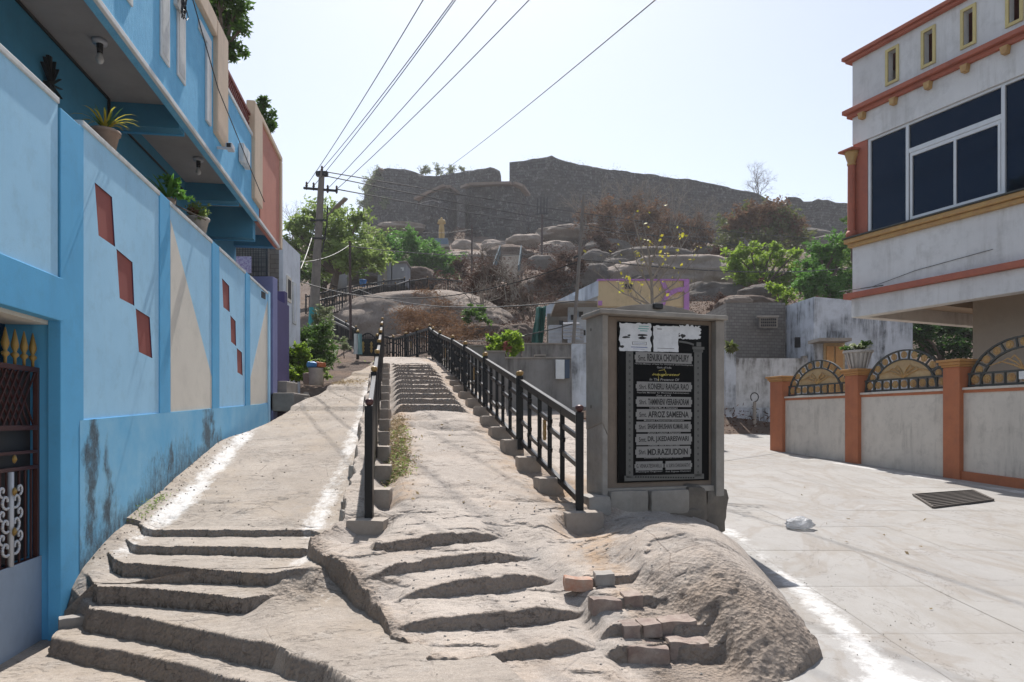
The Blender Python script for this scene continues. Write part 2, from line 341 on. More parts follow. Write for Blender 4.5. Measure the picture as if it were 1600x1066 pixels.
def Hrock(X, Y, fine=True):
    wob = .016*vnoise(X*3.1, Y*.5, 0, 51)+.010*vnoise(X*11, Y*.5, 0, 52)+.008*vnoise(X*32, Y*.5, 0, 53)
    k = [(7.6+0*X, -.88+0*X), (7.0+0*X, -.95+0*X)]
    for i, (xs, ys, zt, zb) in enumerate(CW):
        ye = np.interp(X, xs, ys)+wob*.6; t = np.interp(X, xs, zt); b = np.interp(X, xs, zb); t = np.maximum(t, b)
        k.append((ye+.03, t)); k.append((ye+.012, t-.12*(t-b))); k.append((ye-.012, b))
    k.append((3.6+0*X, -1.56+0*X))
    zc = prof(Y, k)
    # ramp between the railings and the old flight above it
    s = Y+.75*((X-(railL(Y)+railR(Y))/2)/1.0)**2*.55+.03*vnoise(X*1.5, Y*.5, 0, 61)+.012*vnoise(X*7, Y*.5, 0, 66)
    n = (s-12.8)/.66; fl = np.floor(n); fr = n-fl
    st = .18+.128*(fl+sstep(.0, .07, fr)*.85+.15*fr)
    zu = np.interp(Y, [7, 12.4, 12.8], [-.95, .12, .18])
    sw = sstep(.22, .45, X-railL(Y))*sstep(.25, .55, railR(Y)-X); st = st*sw+(.18+.194*(Y-12.8))*(1-sw)
    zu = np.where(n > 0, np.minimum(st, 1.62+.12*(Y-20)), zu)
    zu = np.where(Y > 20.5, np.minimum(zu, 1.68+.12*(Y-20.5)), zu)
    a = sstep(6.9, 7.6, Y); z = zc*(1-a)+zu*a
    xs = np.interp(Y, [3.6, 4.37, 4.9, 5.5, 6.2, 7, 9], [.75, .60, .5, .3, .05, .25, 3]); b = sstep(0, .3, X-xs)
    b = b*(1-sstep(8.2, 9.3, Y))
    z = z*(1-b)+TR(X, Y)*b
    ln = sstep(.0, .12, X-railR(Y)-.22)*sstep(8.0, 9.0, Y)          # lower lane behind the right railing
    z = z*(1-ln)+ln*(np.minimum(z, np.interp(Y, [8, 8.5, 10, 12, 16, 20, 26], [-.7, -.72, -.55, -.3, .2, .9, 1.8])+.02*vnoise(X*2, Y*2, 0, 62)))
    z = z-.20*np.exp(-((X+1.42)/.24)**2)*sstep(6.2, 6.6, Y)*(1-sstep(7.0, 7.25, Y))
    z = z-.09*np.exp(-((X-railR(Y)+.05)/.25)**2)*sstep(7.3, 8, Y)*(1-sstep(16, 18, Y))-.13*np.exp(-((X-railL(Y)-.16)/.14)**2)*sstep(7.1, 7.6, Y)*(1-sstep(16, 18, Y))
    xr_ = np.interp(Y, [4.4, 4.75, 5.1, 5.5], [1.32, 1.25, .98, .85])+.06*fbm(Y*4, X*4, 0, 3, 64); mt = sstep(.50, .64, X-.12*(5-Y))*(1-sstep(0, .16, X-xr_))
    ys = Y-.22*(X-.9)+.05*vnoise(X*7, 0*X, 0, 63)
    tz = prof(ys, [(5.9+0*X, -1.17+0*X)]+[(a+0*X, b+0*X) for a, b in ((5.42, -1.20), (5.40, -1.26), (5.05, -1.28), (5.03, -1.345), (4.70, -1.365), (4.68, -1.44), (4.52, -1.45), (4.50, -1.55), (4.0, -1.575))])
    mt = mt*(1-sstep(5.5, 5.9, Y)); z = z*(1-mt)+tz*mt
    if fine:
        z = z+.013*fbm(X*1.7, Y*1.7, 0, 4, 71)*sstep(.1, .6, np.abs(X)+b)
        rg = roughmask(X, Y)
        rg = rg*(1-.85*mt)
        z = z+rg*(.045*fbm(X*3.5, Y*3.5, 0, 4, 81)-.02*np.abs(fbm(X*9, Y*9, 0, 4, 82))+.022*fbm(X*22, Y*22, 0, 3, 83))+.007*fbm(X*14, Y*14, 0, 3, 91)+.0035*fbm(X*38, Y*38, 0, 2, 92)
        z = z-.018*sstep(.12, .3, fbm(X*2.2, Y*4.5, 0, 4, 93))
        for cx, cy, rx, ry, d in ((-1.25, 11.5, .45, .22, .10), (-.72, 11.3, .35, .2, .12), (1.52, 6.1, .09, .07, .07), (-1.6, 12.1, .5, .2, .07), (.25, 7.55, .4, .06, .05)):
            z = z-d*np.exp(-((X-cx)/rx)**2-((Y-cy)/ry)**2)
    e = rockedge(Y)+.07*fbm(X*0+Y*2.2, Y*0, 0, 4, 95)
    z = z-sstep(-.01, .085, e-X)*.75-sstep(-.05, .5, e-X+.02)*.03
    f = np.interp(Y, [3.4, 4.2, 4.6, 5, 6.2, 7.6, 8.6, 9.5], [1.3, 1.75, 2.12, 2.2, 2.3, 2.42, 2.3, 2.0])+.05*vnoise(Y*3, Y*0, 0, 96)
    z = z-sstep(-.12, .06, X-f)*.9*(1-sstep(9, 10, Y))
    z = z-sstep(.0, .12, 4.12+.1*vnoise(X*4, 0*X, 0, 97)+.12*np.abs(X-1.5)-Y)*.35*sstep(1.35, 1.55, X)
    return z
def roughmask(X, Y):
    m = sstep(.72, .95, X)*(1-sstep(4.9, 5.5, Y+.35*(X-1.2)+.3*fbm(X*2, Y*2, 0, 3, 99)))
    return np.clip(m+sstep(.1, -.08, X-rockedge(Y)-.05)*(1-sstep(6.6, 7.2, Y)), 0, 1)
def roadz(X, Y): return np.interp(Y, [-10, 4.2, 8, 12.5, 17.4, 25.7, 40], [-1.75, -1.57, -1.345, -1.17, -.89, -.36, .3])+0*X
def smask(v, a, b): return sstep(a, b, v)
# left path
yr = np.concatenate([np.arange(3.5, 7.5, .009), np.arange(7.5, 12, .04), np.arange(12, 26.5, .09)])
u = np.linspace(0, 1, 260)
Y = np.repeat(yr[:, None], len(u), 1)
xl = wallX(Y)-.05; xl = np.where(Y < 5.93, wallX(Y)-1.2+.0*Y, xl); xr = np.where(Y < 7.1, rockedge(Y)+.45, railL(Y)+.05)
X = xl+(xr-xl)*u[None, :]
Z = Hpath(X, Y)
riser_shade = np.clip(np.abs(np.gradient(Z, axis=0)/np.gradient(Y, axis=0))/1.2-.4, 0, 1)*(Y < 7.5)  # steep riser faces: rough concrete plus shade put into the colour
dw = X-wallX(Y); dr = railL(Y)-X
lime = np.exp(-((dw-np.interp(Y, [6, 7.5, 9, 11, 15], [.2, .30, .32, .22, .16]))/np.interp(Y, [6, 8, 15], [.12, .17, .13]))**2)*sstep(5.8, 6.6, Y)*1.1
lime = lime+np.exp(-((dr-np.interp(Y, [7, 8, 10, 16], [.6, .55, .42, .3]))/.17)**2)*sstep(6.4, 7.2, Y)*(1-sstep(18, 20, Y))
lime = lime+.8*np.exp(-((X+1.85)/.14)**2-((Y-6.2)/.6)**2)+.6*np.exp(-((X+1.45)/.12)**2-((Y-5.5)/.35)**2)+.7*sstep(14.0, 14.5, Y)*(1-sstep(14.9, 15.3, Y))*(dw < .8)
soil = np.clip(.35*sstep(-.1, .5, fbm(X, Y, 0, 3, 7))+.9*np.exp(-((dr-.1)/.15)**2)*(Y > 7)+sstep(18, 20, Y)*.4, 0, 1)
lime = lime*(.66+.34*sstep(-.3, .3, fbm(X*1.6, Y*1.3, 0, 4, 141)))
rr = np.clip(np.exp(-((X+1.72)/.25)**2-((Y-5.65)/.22)**2), 0, 1)*.6; rr = np.maximum(rr, riser_shade*.9)
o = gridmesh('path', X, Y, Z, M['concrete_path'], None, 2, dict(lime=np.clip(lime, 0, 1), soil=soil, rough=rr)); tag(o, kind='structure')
# rock outcrop
yr = np.concatenate([np.arange(3.5, 7.4, .009), np.arange(7.4, 12, .03), np.arange(12, 20.5, .022), np.arange(20.5, 26, .08)])
u = np.linspace(0, 1, 340)
Y = np.repeat(yr[:, None], len(u), 1)
xl = rockedge(Y)-.3; xr = np.interp(Y, [3, 8.4, 9.5, 12, 26], [2.62, 2.62, 2.0, 1.6, 1.0])
X = xl+(xr-xl)*u[None, :]
Z = Hrock(X, Y)
soil = .25*sstep(-.1, .5, fbm(X, Y, 0, 3, 17))+.8*sstep(.15, .4, X-np.interp(Y, [4, 5, 6, 7, 8.5], [.75, .5, .25, .1, .2]))*(1-sstep(.75, 1.0, X+.1*vnoise(X*3, Y*3)))*(Y < 8.6)
soil = soil+.9*np.exp(-((X-railL(Y)-.35)/.2)**2)*(Y > 7.6)*(Y < 13)+.7*np.exp(-((X-railR(Y)+.15)/.25)**2)*(Y > 7.6)
riser_shade = np.clip(np.abs(np.gradient(Z, axis=0)/np.gradient(Y, axis=0))/1.2-.35, 0, 1)*(X < 1.4)  # carved risers darkened by slope: weathered rock plus shade put into the colour
o = gridmesh('rock_outcrop', X, Y, Z, M['granite'], None, 2, dict(lime=.75*np.exp(-((X-2.32)/.08)**2)*(Y < 8), soil=np.clip(soil, 0, 1), rough=np.maximum(roughmask(X, Y), riser_shade))); tag(o, kind='structure')
# forecourt in front of the gate
gx, gy = np.meshgrid(np.linspace(-9, 0, 70), np.linspace(-6, 6.2, 90))
o = gridmesh('forecourt', gx, gy, -1.835+.008*fbm(gx*3, gy*3)+0*gx, M['concrete_path'], None, True, dict(lime=.5*np.exp(-((gx-wallX(gy)-.2)/.15)**2), soil=.2+0*gx, rough=0*gx), keep=(gx < -.3)); tag(o, kind='structure')
# road: concrete bays with open joints
def roadmat():
    n = N('road_concrete'); g = n.new("ShaderNodeObjectInfo").outputs['Random']
    c = n.mix(n.ramp(n.noise(.8, 9, .7), [(.35, 0.), (.65, 1.)]), (.345, .335, .325), (.285, .275, .265))
    c = n.mix(n.math('MULTIPLY', g, .25), c, (.33, .31, .28))
    c = n.mix(n.math('MULTIPLY', n.ramp(n.noise(2.5, 9, .8, n.mapn((1, .35, 1))), [(.48, 0.), (.68, 1.)]), .6), c, (.25, .225, .195))
    c = n.mix(n.math('MULTIPLY', n.ramp(n.noise(150, 3, .7), [(.55, 0.), (.7, 1.)]), .35), c, (.2, .18, .16))
    tr = n.ramp(n.noise(.55, 5, .6, n.mapn((1.1, .5, 1)), 1.2), [(.47, 0.), (.5, 1.), (.54, 0.)]); c = n.mix(n.math('MULTIPLY', tr, .5), c, (.25, .22, .19))
    cr = n.ramp(n.noise(.9, 8, .6, None, 1.5), [(.497, 0.), (.5, 1.), (.503, 0.)]); c = n.mix(n.math('MULTIPLY', cr, .8), c, (.15, .13, .12))
    sp = n.ramp(n.noise(30, 3, .6), [(.70, 0.), (.74, 1.)]); c = n.mix(n.math('MULTIPLY', sp, .5), c, (.14, .12, .11))
    li = n.math('ADD', n.attr('lime'), n.math('MULTIPLY', n.math('SUBTRACT', n.noise(8, 12, .85), .5), 2.8))
    li = n.math('MULTIPLY', n.ramp(li, [(.5, 0.), (1.05, 1.)]), n.ramp(n.attr('lime'), [(.05, 0.), (.3, 1.)]))
    c = n.mix(n.math('MULTIPLY', li, .6), c, (.76, .76, .76))
    nr = n.bump(n.noise(35, 9, .75), .3, .012)
    M['road'] = n.fin(c, .9, nr, 0, .15)
roadmat()
rd = thing('road', (5, 8, -1.4), None, None); rd['kind'] = 'structure'; 
if 'label' in rd: del rd['label']
def bay(x0, x1, y0, y1, n=14):
    gx, gy = np.meshgrid(np.linspace(x0, x1, n), np.linspace(y0, y1, n)); X = gx-.03*(gy-6)
    dz = random.uniform(-.0015, .0015)
    z = roadz(X, gy)+.012*fbm(X*.7, gy*.7, 0, 3, 3)+dz
    ed = (gx <= x0+1e-6) | (gx >= x1-1e-6) | (gy <= y0+1e-6) | (gy >= y1-1e-6); z = np.where(ed, z-.0025, z)
    lm = np.exp(-((X-np.interp(gy, [4, 5, 6.2, 8, 12], [2.25, 2.4, 2.5, 2.6, 2.4]))/.16)**2)*(gy < 9)+.9*np.exp(-((X-(8.4-.28*(gy-15)-.75))/.25)**2)*(gy > 8.5)*(gy < 18)
    lm = lm+.9*np.exp(-((gy-4.15)/.14)**2)*(X > 1.6)*(X < 2.7)
    lm = lm*(.55+.45*sstep(-.3, .35, fbm(X*1.3, gy*1.1, 0, 4, 142)))*.9
    o = gridmesh('slab', X, gy, z, M['road'], rd, True, dict(lime=np.clip(lm, 0, 1)))
xe = [.2, 1.55, 2.6, 3.65, 4.7, 5.8, 6.9, 8.0, 9.2]
ye = [2.6, 3.86, 5.03, 6.17, 7.46, 8.7, 9.9, 11.1, 12.3, 14.6, 17, 20, 24, 29, 35]
for a, b in zip(xe[:-1], xe[1:]):
    for c, d in zip(ye[:-1], ye[1:]):
        if c < 8 and b < 1.6: continue
        bay(a+.0015, b-.0015, c+.0015, d-.0015, 24 if c < 9 else 14)
gx, gy = np.meshgrid(np.linspace(1.5, 12, 40), np.linspace(-8, 36, 90))
o = gridmesh('road_bed', gx, gy, roadz(gx, gy)-.05, M['concrete_path'], None, True, dict(lime=0*gx, soil=1+0*gx, rough=.5+0*gx)); tag(o, kind='structure')
# terrain
TT = [tuple(P(*q)) for q in ((500, 562, 26), (560, 562, 27), (640, 562, 27), (700, 545, 30), (780, 545, 30), (850, 550, 30), (490, 487, 50), (560, 481, 48), (620, 470, 47), (690, 452, 60), (640, 520, 36),
 (690, 385, 110), (800, 425, 80), (800, 362, 140), (600, 372, 130), (950, 380, 140), (1100, 382, 140), (1300, 372, 150), (1200, 430, 90), (1050, 430, 85), (900, 470, 52), (1200, 478, 48), (1330, 480, 52),
 (1000, 560, 30), (1250, 600, 32), (1500, 600, 32), (1500, 470, 60), (750, 480, 52), (820, 500, 42), (1100, 500, 42), (1000, 470, 55), (860, 400, 95), (1000, 400, 110), (740, 400, 95), (540, 400, 95))]
TT += [(-60, 30, 3), (-60, 60, 8), (-50, 110, 26), (-60, 150, 30), (-12, 22, 1.0), (-14, 40, 4.5), (60, 150, 33), (120, 150, 25), (120, 60, 5), (60, 30, 0), (20, 24, -.5), (0, 170, 42), (-40, 175, 36), (60, 175, 36), (0, 230, 20), (-100, 230, 10), (100, 230, 15), (-120, 100, 12), (160, 100, 5)]
TF = tps(TT)
def Hter(X, Y):
    nb = np.where(X > 1.5, 0, 1); a = sstep(.8, 2.6, X)
    zr = np.interp(Y, [-30, 4, 8, 12.5, 17.4, 26], [-2.1, -1.95, -1.7, -1.5, -1.25, -.6])
    zl = np.interp(Y, [-30, 4, 8, 12, 17, 22, 27], [-2.3, -2.25, -1.75, -.95, .05, 1.2, 2.2])
    b = sstep(-7.5, -3.5, X)*.0
    near = zl*(1-a)+zr*a
    far = TF(X, np.maximum(Y, 22))
    r = np.hypot(X, Y); far = np.where(r > 260, 5+(far-5)*np.exp(-(r-260)/60.), far); far = np.clip(far, -8, 60)
    t = sstep(22, 30, Y)
    z = near*(1-t)+far*t
    return z+t*(.35*fbm(X*.25, Y*.25, 0, 4, 3)+sstep(50, 90, Y)*1.2*fbm(X*.09, Y*.09, 0, 5, 4))
yr = np.concatenate([-30+np.arange(0, 30, 3), np.arange(0, 24, .8), np.arange(24, 60, .3), np.arange(60, 175, .8), np.geomspace(175, 2500, 30)])
u = np.linspace(-1, 1, 330)
Y = np.repeat(yr[:, None], len(u), 1); hw = np.maximum(40, np.abs(Y)*1.15+20); X = u[None, :]*hw*np.abs(u[None, :])**.3
Z = Hter(X, Y)
o = gridmesh('ground', X, Y, Z, M['granite_far'], None, True, dict(lime=0*X, soil=np.clip(.5+.8*fbm(X*.15, Y*.15, 0, 4, 21), 0, 1), rough=np.clip(.3+fbm(X*.3, Y*.3, 0, 4, 22), 0, 1))); tag(o, kind='structure')
# ---------------------------------------------------------------- blue house and its street wall
def pframe(O, u, flip=False):
    u = Vector((u[0], u[1], 0)).normalized(); n = Vector((u.y, -u.x, 0))
    if flip: n = -n
    T = Matrix.Identity(4)
    for i, a in enumerate((u, n, Vector((0, 0, 1)))):
        for r in range(3): T[r][i] = a[r]
    T.translation = Vector((O[0], O[1], 0)); return T
def s_at(T, px, d=0.):          # distance along a frame where the sight line of column px meets its plane
    k = (px-CX)/F; O = T.translation+T.col[1].to_3d()*d; u = T.col[0].to_3d()
    return (k*O.y-O.x)/(u.x-k*u.y)
def sz(T, px, py, d=0.):
    s = s_at(T, px, d); p = T.translation+T.col[0].to_3d()*s+T.col[1].to_3d()*d
    return s, (HZ-py)/F*p.y
BW = pframe((-2.885, 0), (-.15, 1))
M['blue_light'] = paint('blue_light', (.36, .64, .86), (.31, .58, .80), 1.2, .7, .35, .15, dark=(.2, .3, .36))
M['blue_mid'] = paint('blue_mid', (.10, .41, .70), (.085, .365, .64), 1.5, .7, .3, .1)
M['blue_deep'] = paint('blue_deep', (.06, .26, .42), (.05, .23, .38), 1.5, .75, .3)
M['blue_tex'] = paint('blue_tex', (.16, .50, .78), (.12, .42, .70), 6, .7, .2, .0, 90, .4, vert=38)
M['cream'] = paint('cream', (.70, .66, .58), (.64, .60, .53), 1, .75, .3, 0)
M['coping'] = paint('coping', (.62, .64, .64), (.5, .52, .52), 4, .8, .5, .4)
M['rhomb'] = paint('rhomb', (.29, .075, .06), (.25, .065, .055), 2, .7, .2)
M['rhomb_edge'] = flat('rhomb_edge', (.09, .02, .08))
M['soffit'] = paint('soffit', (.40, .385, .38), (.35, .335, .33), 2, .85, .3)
M['frame_cream'] = paint('frame_cream', (.64, .50, .37), (.58, .45, .33), 2, .7, .3, .2)
M['frame_white'] = paint('frame_white', (.68, .70, .71), (.6, .62, .63), 4, .7, .3, .2)
M['terracotta'] = paint('terracotta', (.52, .21, .15), (.46, .18, .13), 2, .7, .3, 0, 80, .3, vert=38)
M['lattice_red'] = flat('lattice_red', (.22, .05, .035))
M['dark'] = flat('dark', (.02, .02, .022), .5)
M['glass_dark'] = flat('glass_dark', (.012, .016, .02), .08, 0, .6)
M['wood_frame'] = flat('wood_frame', (.42, .39, .33))
M['gate_red'] = flat('gate_red', (.085, .032, .03), .45, .2)
M['gold'] = flat('gold', (.36, .23, .06), .5, .2)
M['white_metal'] = flat('white_metal', (.62, .64, .68), .5)
M['sheet'] = paint('sheet', (.34, .42, .52), (.29, .36, .46), 2, .5, .3, .3)
M['black_iron'] = flat('black_iron', (.010, .010, .012), .38, 0, .3, 60)
# lower plinth with mould, gridded so the stains have a shape
def stainmat():
    n = N('blue_plinth'); c = n.mix(n.ramp(n.noise(1.6, 8, .7), [(.35, 0.), (.65, 1.)]), (.12, .41, .67), (.22, .49, .70))
    st = n.attr('stain'); k = n.math('ADD', st, n.math('MULTIPLY', n.math('SUBTRACT', n.noise(13, 12, .9, n.mapn((1, 1, .45))), .5), 1.9))
    k = n.math('MULTIPLY', n.ramp(k, [(.40, 0.), (.80, 1.)]), .93)
    c = n.mix(k, c, n.mix(n.ramp(n.noise(28, 9, .85), [(.42, 0.), (.66, 1.)]), (.018, .022, .026), (.10, .17, .22)))
    M['blue_plinth'] = n.fin(c, .8, n.bump(n.noise(45, 8, .8), .35, .012))
stainmat()
wall = thing('street_wall', BW @ Vector((6, 0, -1.4)), "light blue street wall with dark red diamond panels and cream triangles", 'wall')
CT = 2.68
sx = lambda px, d=0.: s_at(BW, px, d)
def rect_with_holes(mb, outer, holes, d, dh):
    loops = [[Vector((a, b, 0)) for a, b in outer]]+[[Vector((a, b, 0)) for a, b in h] for h in holes]
    tri = geometry.tessellate_polygon(loops); vs = [(p.x, d, p.y) for L in loops for p in L]
    mb.add(vs, tri)
pil = [(93, 131), (250, 266), (332, 343), (384, 391)]
zp = lambda s: 0.0+max(0, (s-6.3))*.041
rh = {1: [[(148, 285), (175, 308), (180, 386), (154, 368)], [(182, 389), (207, 410), (210, 478), (187, 466)], [(212, 482), (234, 496), (238, 560), (217, 550)]],
      3: [[(347, 435), (358, 447), (359, 488), (349, 480)], [(360, 493), (368, 502), (369, 541), (361, 534)], [(370, 544), (378, 551), (379, 587), (371, 582)]]}
edges = [(-160, 93), (131, 250), (266, 332), (343, 384), (391, 419)]
for i, (a, b) in enumerate(edges):
    s0, s1 = sx(a)-.06, sx(b)+.0
    if i == 0: s0 = 2.0
    mb = MB(BW); zb = 1.19 if i == 0 else -.35
    outer = [(s0, zb), (s1, zb), (s1, CT-.05), (s0, CT-.05)]
    holes = [[sz(BW, x, y, -.014) for x, y in r] for r in rh.get(i, [])]
    rect_with_holes(mb, outer, holes, -.014, 0)
    mb.build('panel', M['blue_light'], wall, fix=False)
    for h in holes:
        m2 = MB(BW); m2.add([(p[0], -.026, p[1]) for p in h], [tuple(range(len(h)))]); m2.build('diamond_panel', M['rhomb'], wall, fix=False)
        m3 = MB(BW)
        for k in range(len(h)):
            p, q = h[k], h[(k+1) % len(h)]
            m3.add([(p[0], -.014, p[1]), (q[0], -.014, q[1]), (q[0], -.026, q[1]), (p[0], -.026, p[1])], [(0, 1, 2, 3)])
        m3.build('diamond_edge', M['rhomb_edge'], wall, fix=False)
# solid core and pilasters
MB(BW).box(5.98, sx(419), -.24, -.1, -2.2, CT-.06).build('wall_core', M['blue_mid'], wall)
MB(BW).box(1.9, 5.98, -.24, -.1, 1.2, CT-.06).build('wall_core', M['blue_mid'], wall)
for i, (a, b) in enumerate(pil):
    MB(BW).box(sx(a)+(.02 if i == 0 else 0), sx(b), -.1, 0, -2.2 if i == 0 else -.4, CT-.003 if i else CT-.07).build('pilaster', M['blue_mid'], wall, bevel=.006)
MB(BW).box(s_at(BW, 419)-.0, s_at(BW, 419)+.2, -.24, 0.01, -.4, CT+.02).build('pilaster', M['blue_light'], wall, bevel=.006)
for a, b in edges:
    s0, s1 = max(2, sx(a)-.02), sx(b)
    MB(BW).box(s0, s1, -.27, .004, CT-.05, CT).build('coping', M['coping'], wall, bevel=.008)
# painted cream triangles (thin render coats)
def platepoly(name, pts, d0, d1, mat, parent, T=BW):
    q = [sz(T, x, y, d1) for x, y in pts]; return MB(T).ext(q, d0, d1).build(name, mat, parent)
platepoly('cream_triangle', [(266.5, 343), (333, 597), (333, 646), (267, 651)], -.02, -.011, M['cream'], wall)
platepoly('cream_triangle', [(418.5, 469), (391.5, 590), (391.5, 635), (418.5, 629)], -.02, -.011, M['cream'], wall)
# plinth
sg, zg = np.meshgrid(np.arange(6.28, s_at(BW, 419)+.02, .03), np.linspace(0, 1, 60))
ztop = np.vectorize(zp)(sg); zbt = Hpath(wallX(sg*.989)+.02, sg*.989)-.12; Zg = zbt+(ztop-zbt)*zg
st = np.zeros_like(Zg); ht = Zg-(zbt+.12)
def pxof(s): return CX+F*(-2.885-.1483*s)/(s*.989)
PX = pxof(sg)
for c, wd, hh, am in ((143, 9, 1.4, 1.15), (168, 6, 1.0, 1.0), (173, 5, .6, .8), (122, 5, .5, .5), (268, 6, .55, .95), (243, 12, .35, .7), (325, 6, .75, .95), (333, 5, .8, .9), (300, 14, .3, .7), (205, 16, .25, .65), (385, 6, .4, .6)):
    st = np.maximum(st, am*np.exp(-np.abs((PX-c-4*vnoise(ht*5, sg*0, 0, c)-2*vnoise(ht*17, sg*0, 0, c))/(wd*1.25*(1+.5*vnoise(ht*4, sg*0, 0, c+3))))**2)*sstep(hh+.35, hh-.35, ht)*(1-.25*sstep(.3, 0, ht)))
st = st*(.62+.5*fbm(PX*.12, Zg*5, 0, 4, 8)+.2); st = np.maximum(st, .7*sstep(.45, .0, ht)); st = np.maximum(st, .62*sstep(330, 290, PX)*sstep(1.0, .1, ht)*sstep(190, 240, PX)+.55*sstep(200, 180, PX)*sstep(1.1, .1, ht))
p_ = np.array(BW)
Xw = p_[0, 0]*sg+p_[0, 1]*.003+p_[0, 3]; Yw = p_[1, 0]*sg+p_[1, 1]*.003+p_[1, 3]
o = gridmesh('plinth', Xw, Yw, Zg, M['blue_plinth'], None, True, dict(stain=st)); o.parent = wall; o.matrix_parent_inverse = Matrix.Translation(-wall.location)
MB(BW).ext([(6.28, -.4), (14.9, -.05), (14.9, zp(14.9)), (6.28, 0)], -.1, -.0005).build('plinth_backing', M['blue_mid'], wall)
# beam above the gate and the gate jamb
MB(BW).box(1.9, 5.985, -.099, .002, .83, 1.19).build('lintel_beam', M['blue_mid'], wall, bevel=.006)
MB(BW).box(1.9, 5.985, -.45, -.1, .80, 1.18).build('lintel_beam', M['cream'], wall)
MB(BW).box(5.99, 6.30, -.45, -.1, -2.2, 1.2).build('gate_jamb', M['blue_mid'], wall)
MB(BW).box(6.0, 6.3, -.1, -.001, -2.2, .83).build('gate_jamb', M['blue_mid'], wall)
# small letter slot
platepoly('letter_slot', [(409, 455), (415, 458), (415, 468), (409, 465)], -.02, -.004, M['dark'], wall)
# gate
gt = thing('gate', BW @ Vector((4.5, -.2, -1.83)), "dark red metal gate with lattice, gold spikes and pale grey bottom sheet", 'gate')
ge = s_at(BW, 60, -.2)
def gb(name, s0, s1, z0, z1, d=.02, m='gate_red', dd=0): return MB(BW).box(s0, s1, -.2-d+dd, -.2+d+dd, z0, z1).build(name, M[m], gt, bevel=.003)
gb('gate_frame', ge-.05, ge, -1.84, .44); gb('gate_rail', 3.0, ge-.05, .40, .44); gb('gate_rail', 3.0, ge-.05, -.08, -.04); gb('gate_rail', 3.0, ge-.05, -.27, -.245)
gb('gate_rail', 3.0, ge-.05, -.40, -.37); gb('gate_rail', 3.0, ge-.05, -1.17, -1.13)
gb('bottom_sheet', 3.0, ge-.012, -1.84, -1.13, .006, 'sheet', .03)
gb('interior_shade_sheet', 3.0, ge-.05, -.40, .40, .003, 'dark', -.04); gb('interior_shade_sheet', 3.0, ge-.05, -1.13, -.405, .003, 'dark', -.06)  # dark sheets added behind the bars in place of the shaded interior
lt = MB(BW); zz = -.04
for k in range(40):
    s = 3.0+k*.085
    for sg_ in (1, -1):
        a = (s if sg_ > 0 else s+.3, -.2+.006*sg_, -.04); b = (s+.3 if sg_ > 0 else s, -.2+.006*sg_, .40)
        if max(a[0], b[0]) < ge-.04: lt.bar(a, b, .012, .012)
lt.build('lattice', M['gate_red'], gt)
s = ge-.12
while s > 3.0:
    gb('gate_bar', s-.008, s+.008, -1.13, -.40, .008); s -= .09
s = ge-.09; k = 0
while s > 4.2:
    mb = MB(BW); mb.lathe((s, -.2, .44), [(.012, 0), (.012, .05), (.03, .07), (.03, .085), (.012, .10), (.028, .14), (.03, .16), (.004, .28)], 8); mb.build('spike', M['gold'], gt, True); s -= .135
def scroll(c, r, t0, t1, sgn=1):
    return [Vector((c[0]+sgn*r*(1-.07*i)*math.cos(t0+(t1-t0)*i/10), -.165, c[1]+r*(1-.07*i)*math.sin(t0+(t1-t0)*i/10))) for i in range(11)]
for k in range(3):
    c0 = s_at(BW, 16, -.17)-k*.62
    mb = MB(BW); mb.bar((c0, -.165, -1.13), (c0, -.165, -.40), .03)
    for zc in (-.62, -.80, -.98):
        for sg_ in (1, -1):
            mb.tube(scroll((c0+sg_*.07, zc), .065, -2.2, 3.4, sg_), .011, 5); mb.tube(scroll((c0+sg_*.12, zc+.08), .045, -1.5, 4, sg_), .010, 5)
    mb.build('scrollwork', M['white_metal'], gt, True)
    for zc in (-.55, -.86, -.30):
        m = MB(BW); m.lathe((0, 0, 0), [(.001, -.01), (.035, 0), (.001, .02)], 8); m.v = [tuple(BW @ (Vector((c0, -.14, zc))+Vector((p.x, p.z, p.y)))) for p in [BW.inverted() @ Vector(v) for v in m.v]]
        m.build('rosette', M['gold'], gt, True)
# ------------- the house behind the wall, with its deep balcony
hs = thing('blue_house', BW @ Vector((10, -1, -1)), "blue two-storey house with long balcony, white frames and terracotta end", 'house')
zso = 4.15; dI = -.95
hb = lambda name, s0, s1, d0, d1, z0, z1, m, bev=0, parent=hs, lab=None: MB(BW).box(s0, s1, d0, d1, z0, z1).build(name, M[m], parent, bevel=bev, label=lab)
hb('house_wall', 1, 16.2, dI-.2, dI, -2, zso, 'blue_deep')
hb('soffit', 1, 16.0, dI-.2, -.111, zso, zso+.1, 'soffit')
hb('end_wall', 16.0, 16.2, dI, -.1, 3.9, 6.0, 'blue_deep')
sN = s_at(BW, 341)          # where the tall part of the facade stops
sE = s_at(BW, 405)
ZE = 3.9
hb('balcony_front', 1, sN, -.11, 0, ZE, 5.85, 'blue_tex'); hb('balcony_front', sN, sE, -.11, -.004, ZE, 5.3, 'blue_tex')
hb('edge_moulding', 1, 16.1, -.02, .022, ZE-.012, ZE+.05, 'frame_white', .008)
hb('parapet_cap', sN+.1, sE, -.12, .02, 5.301, 5.36, 'frame_white')
for y, w_ in ((9.3, .2), (12.4, .2), (13.75, .2)):
    s = y/.989; hb('balcony_beam', s, s+w_, dI, -.112, 3.85 if y < 13.7 else 3.56, zso-.001, 'blue_deep', 0)
    hb('beam_trim', s+w_, s+w_+.03, dI, -.112, 3.83 if y < 13.7 else 3.54, 3.9, 'blue_mid', 0)
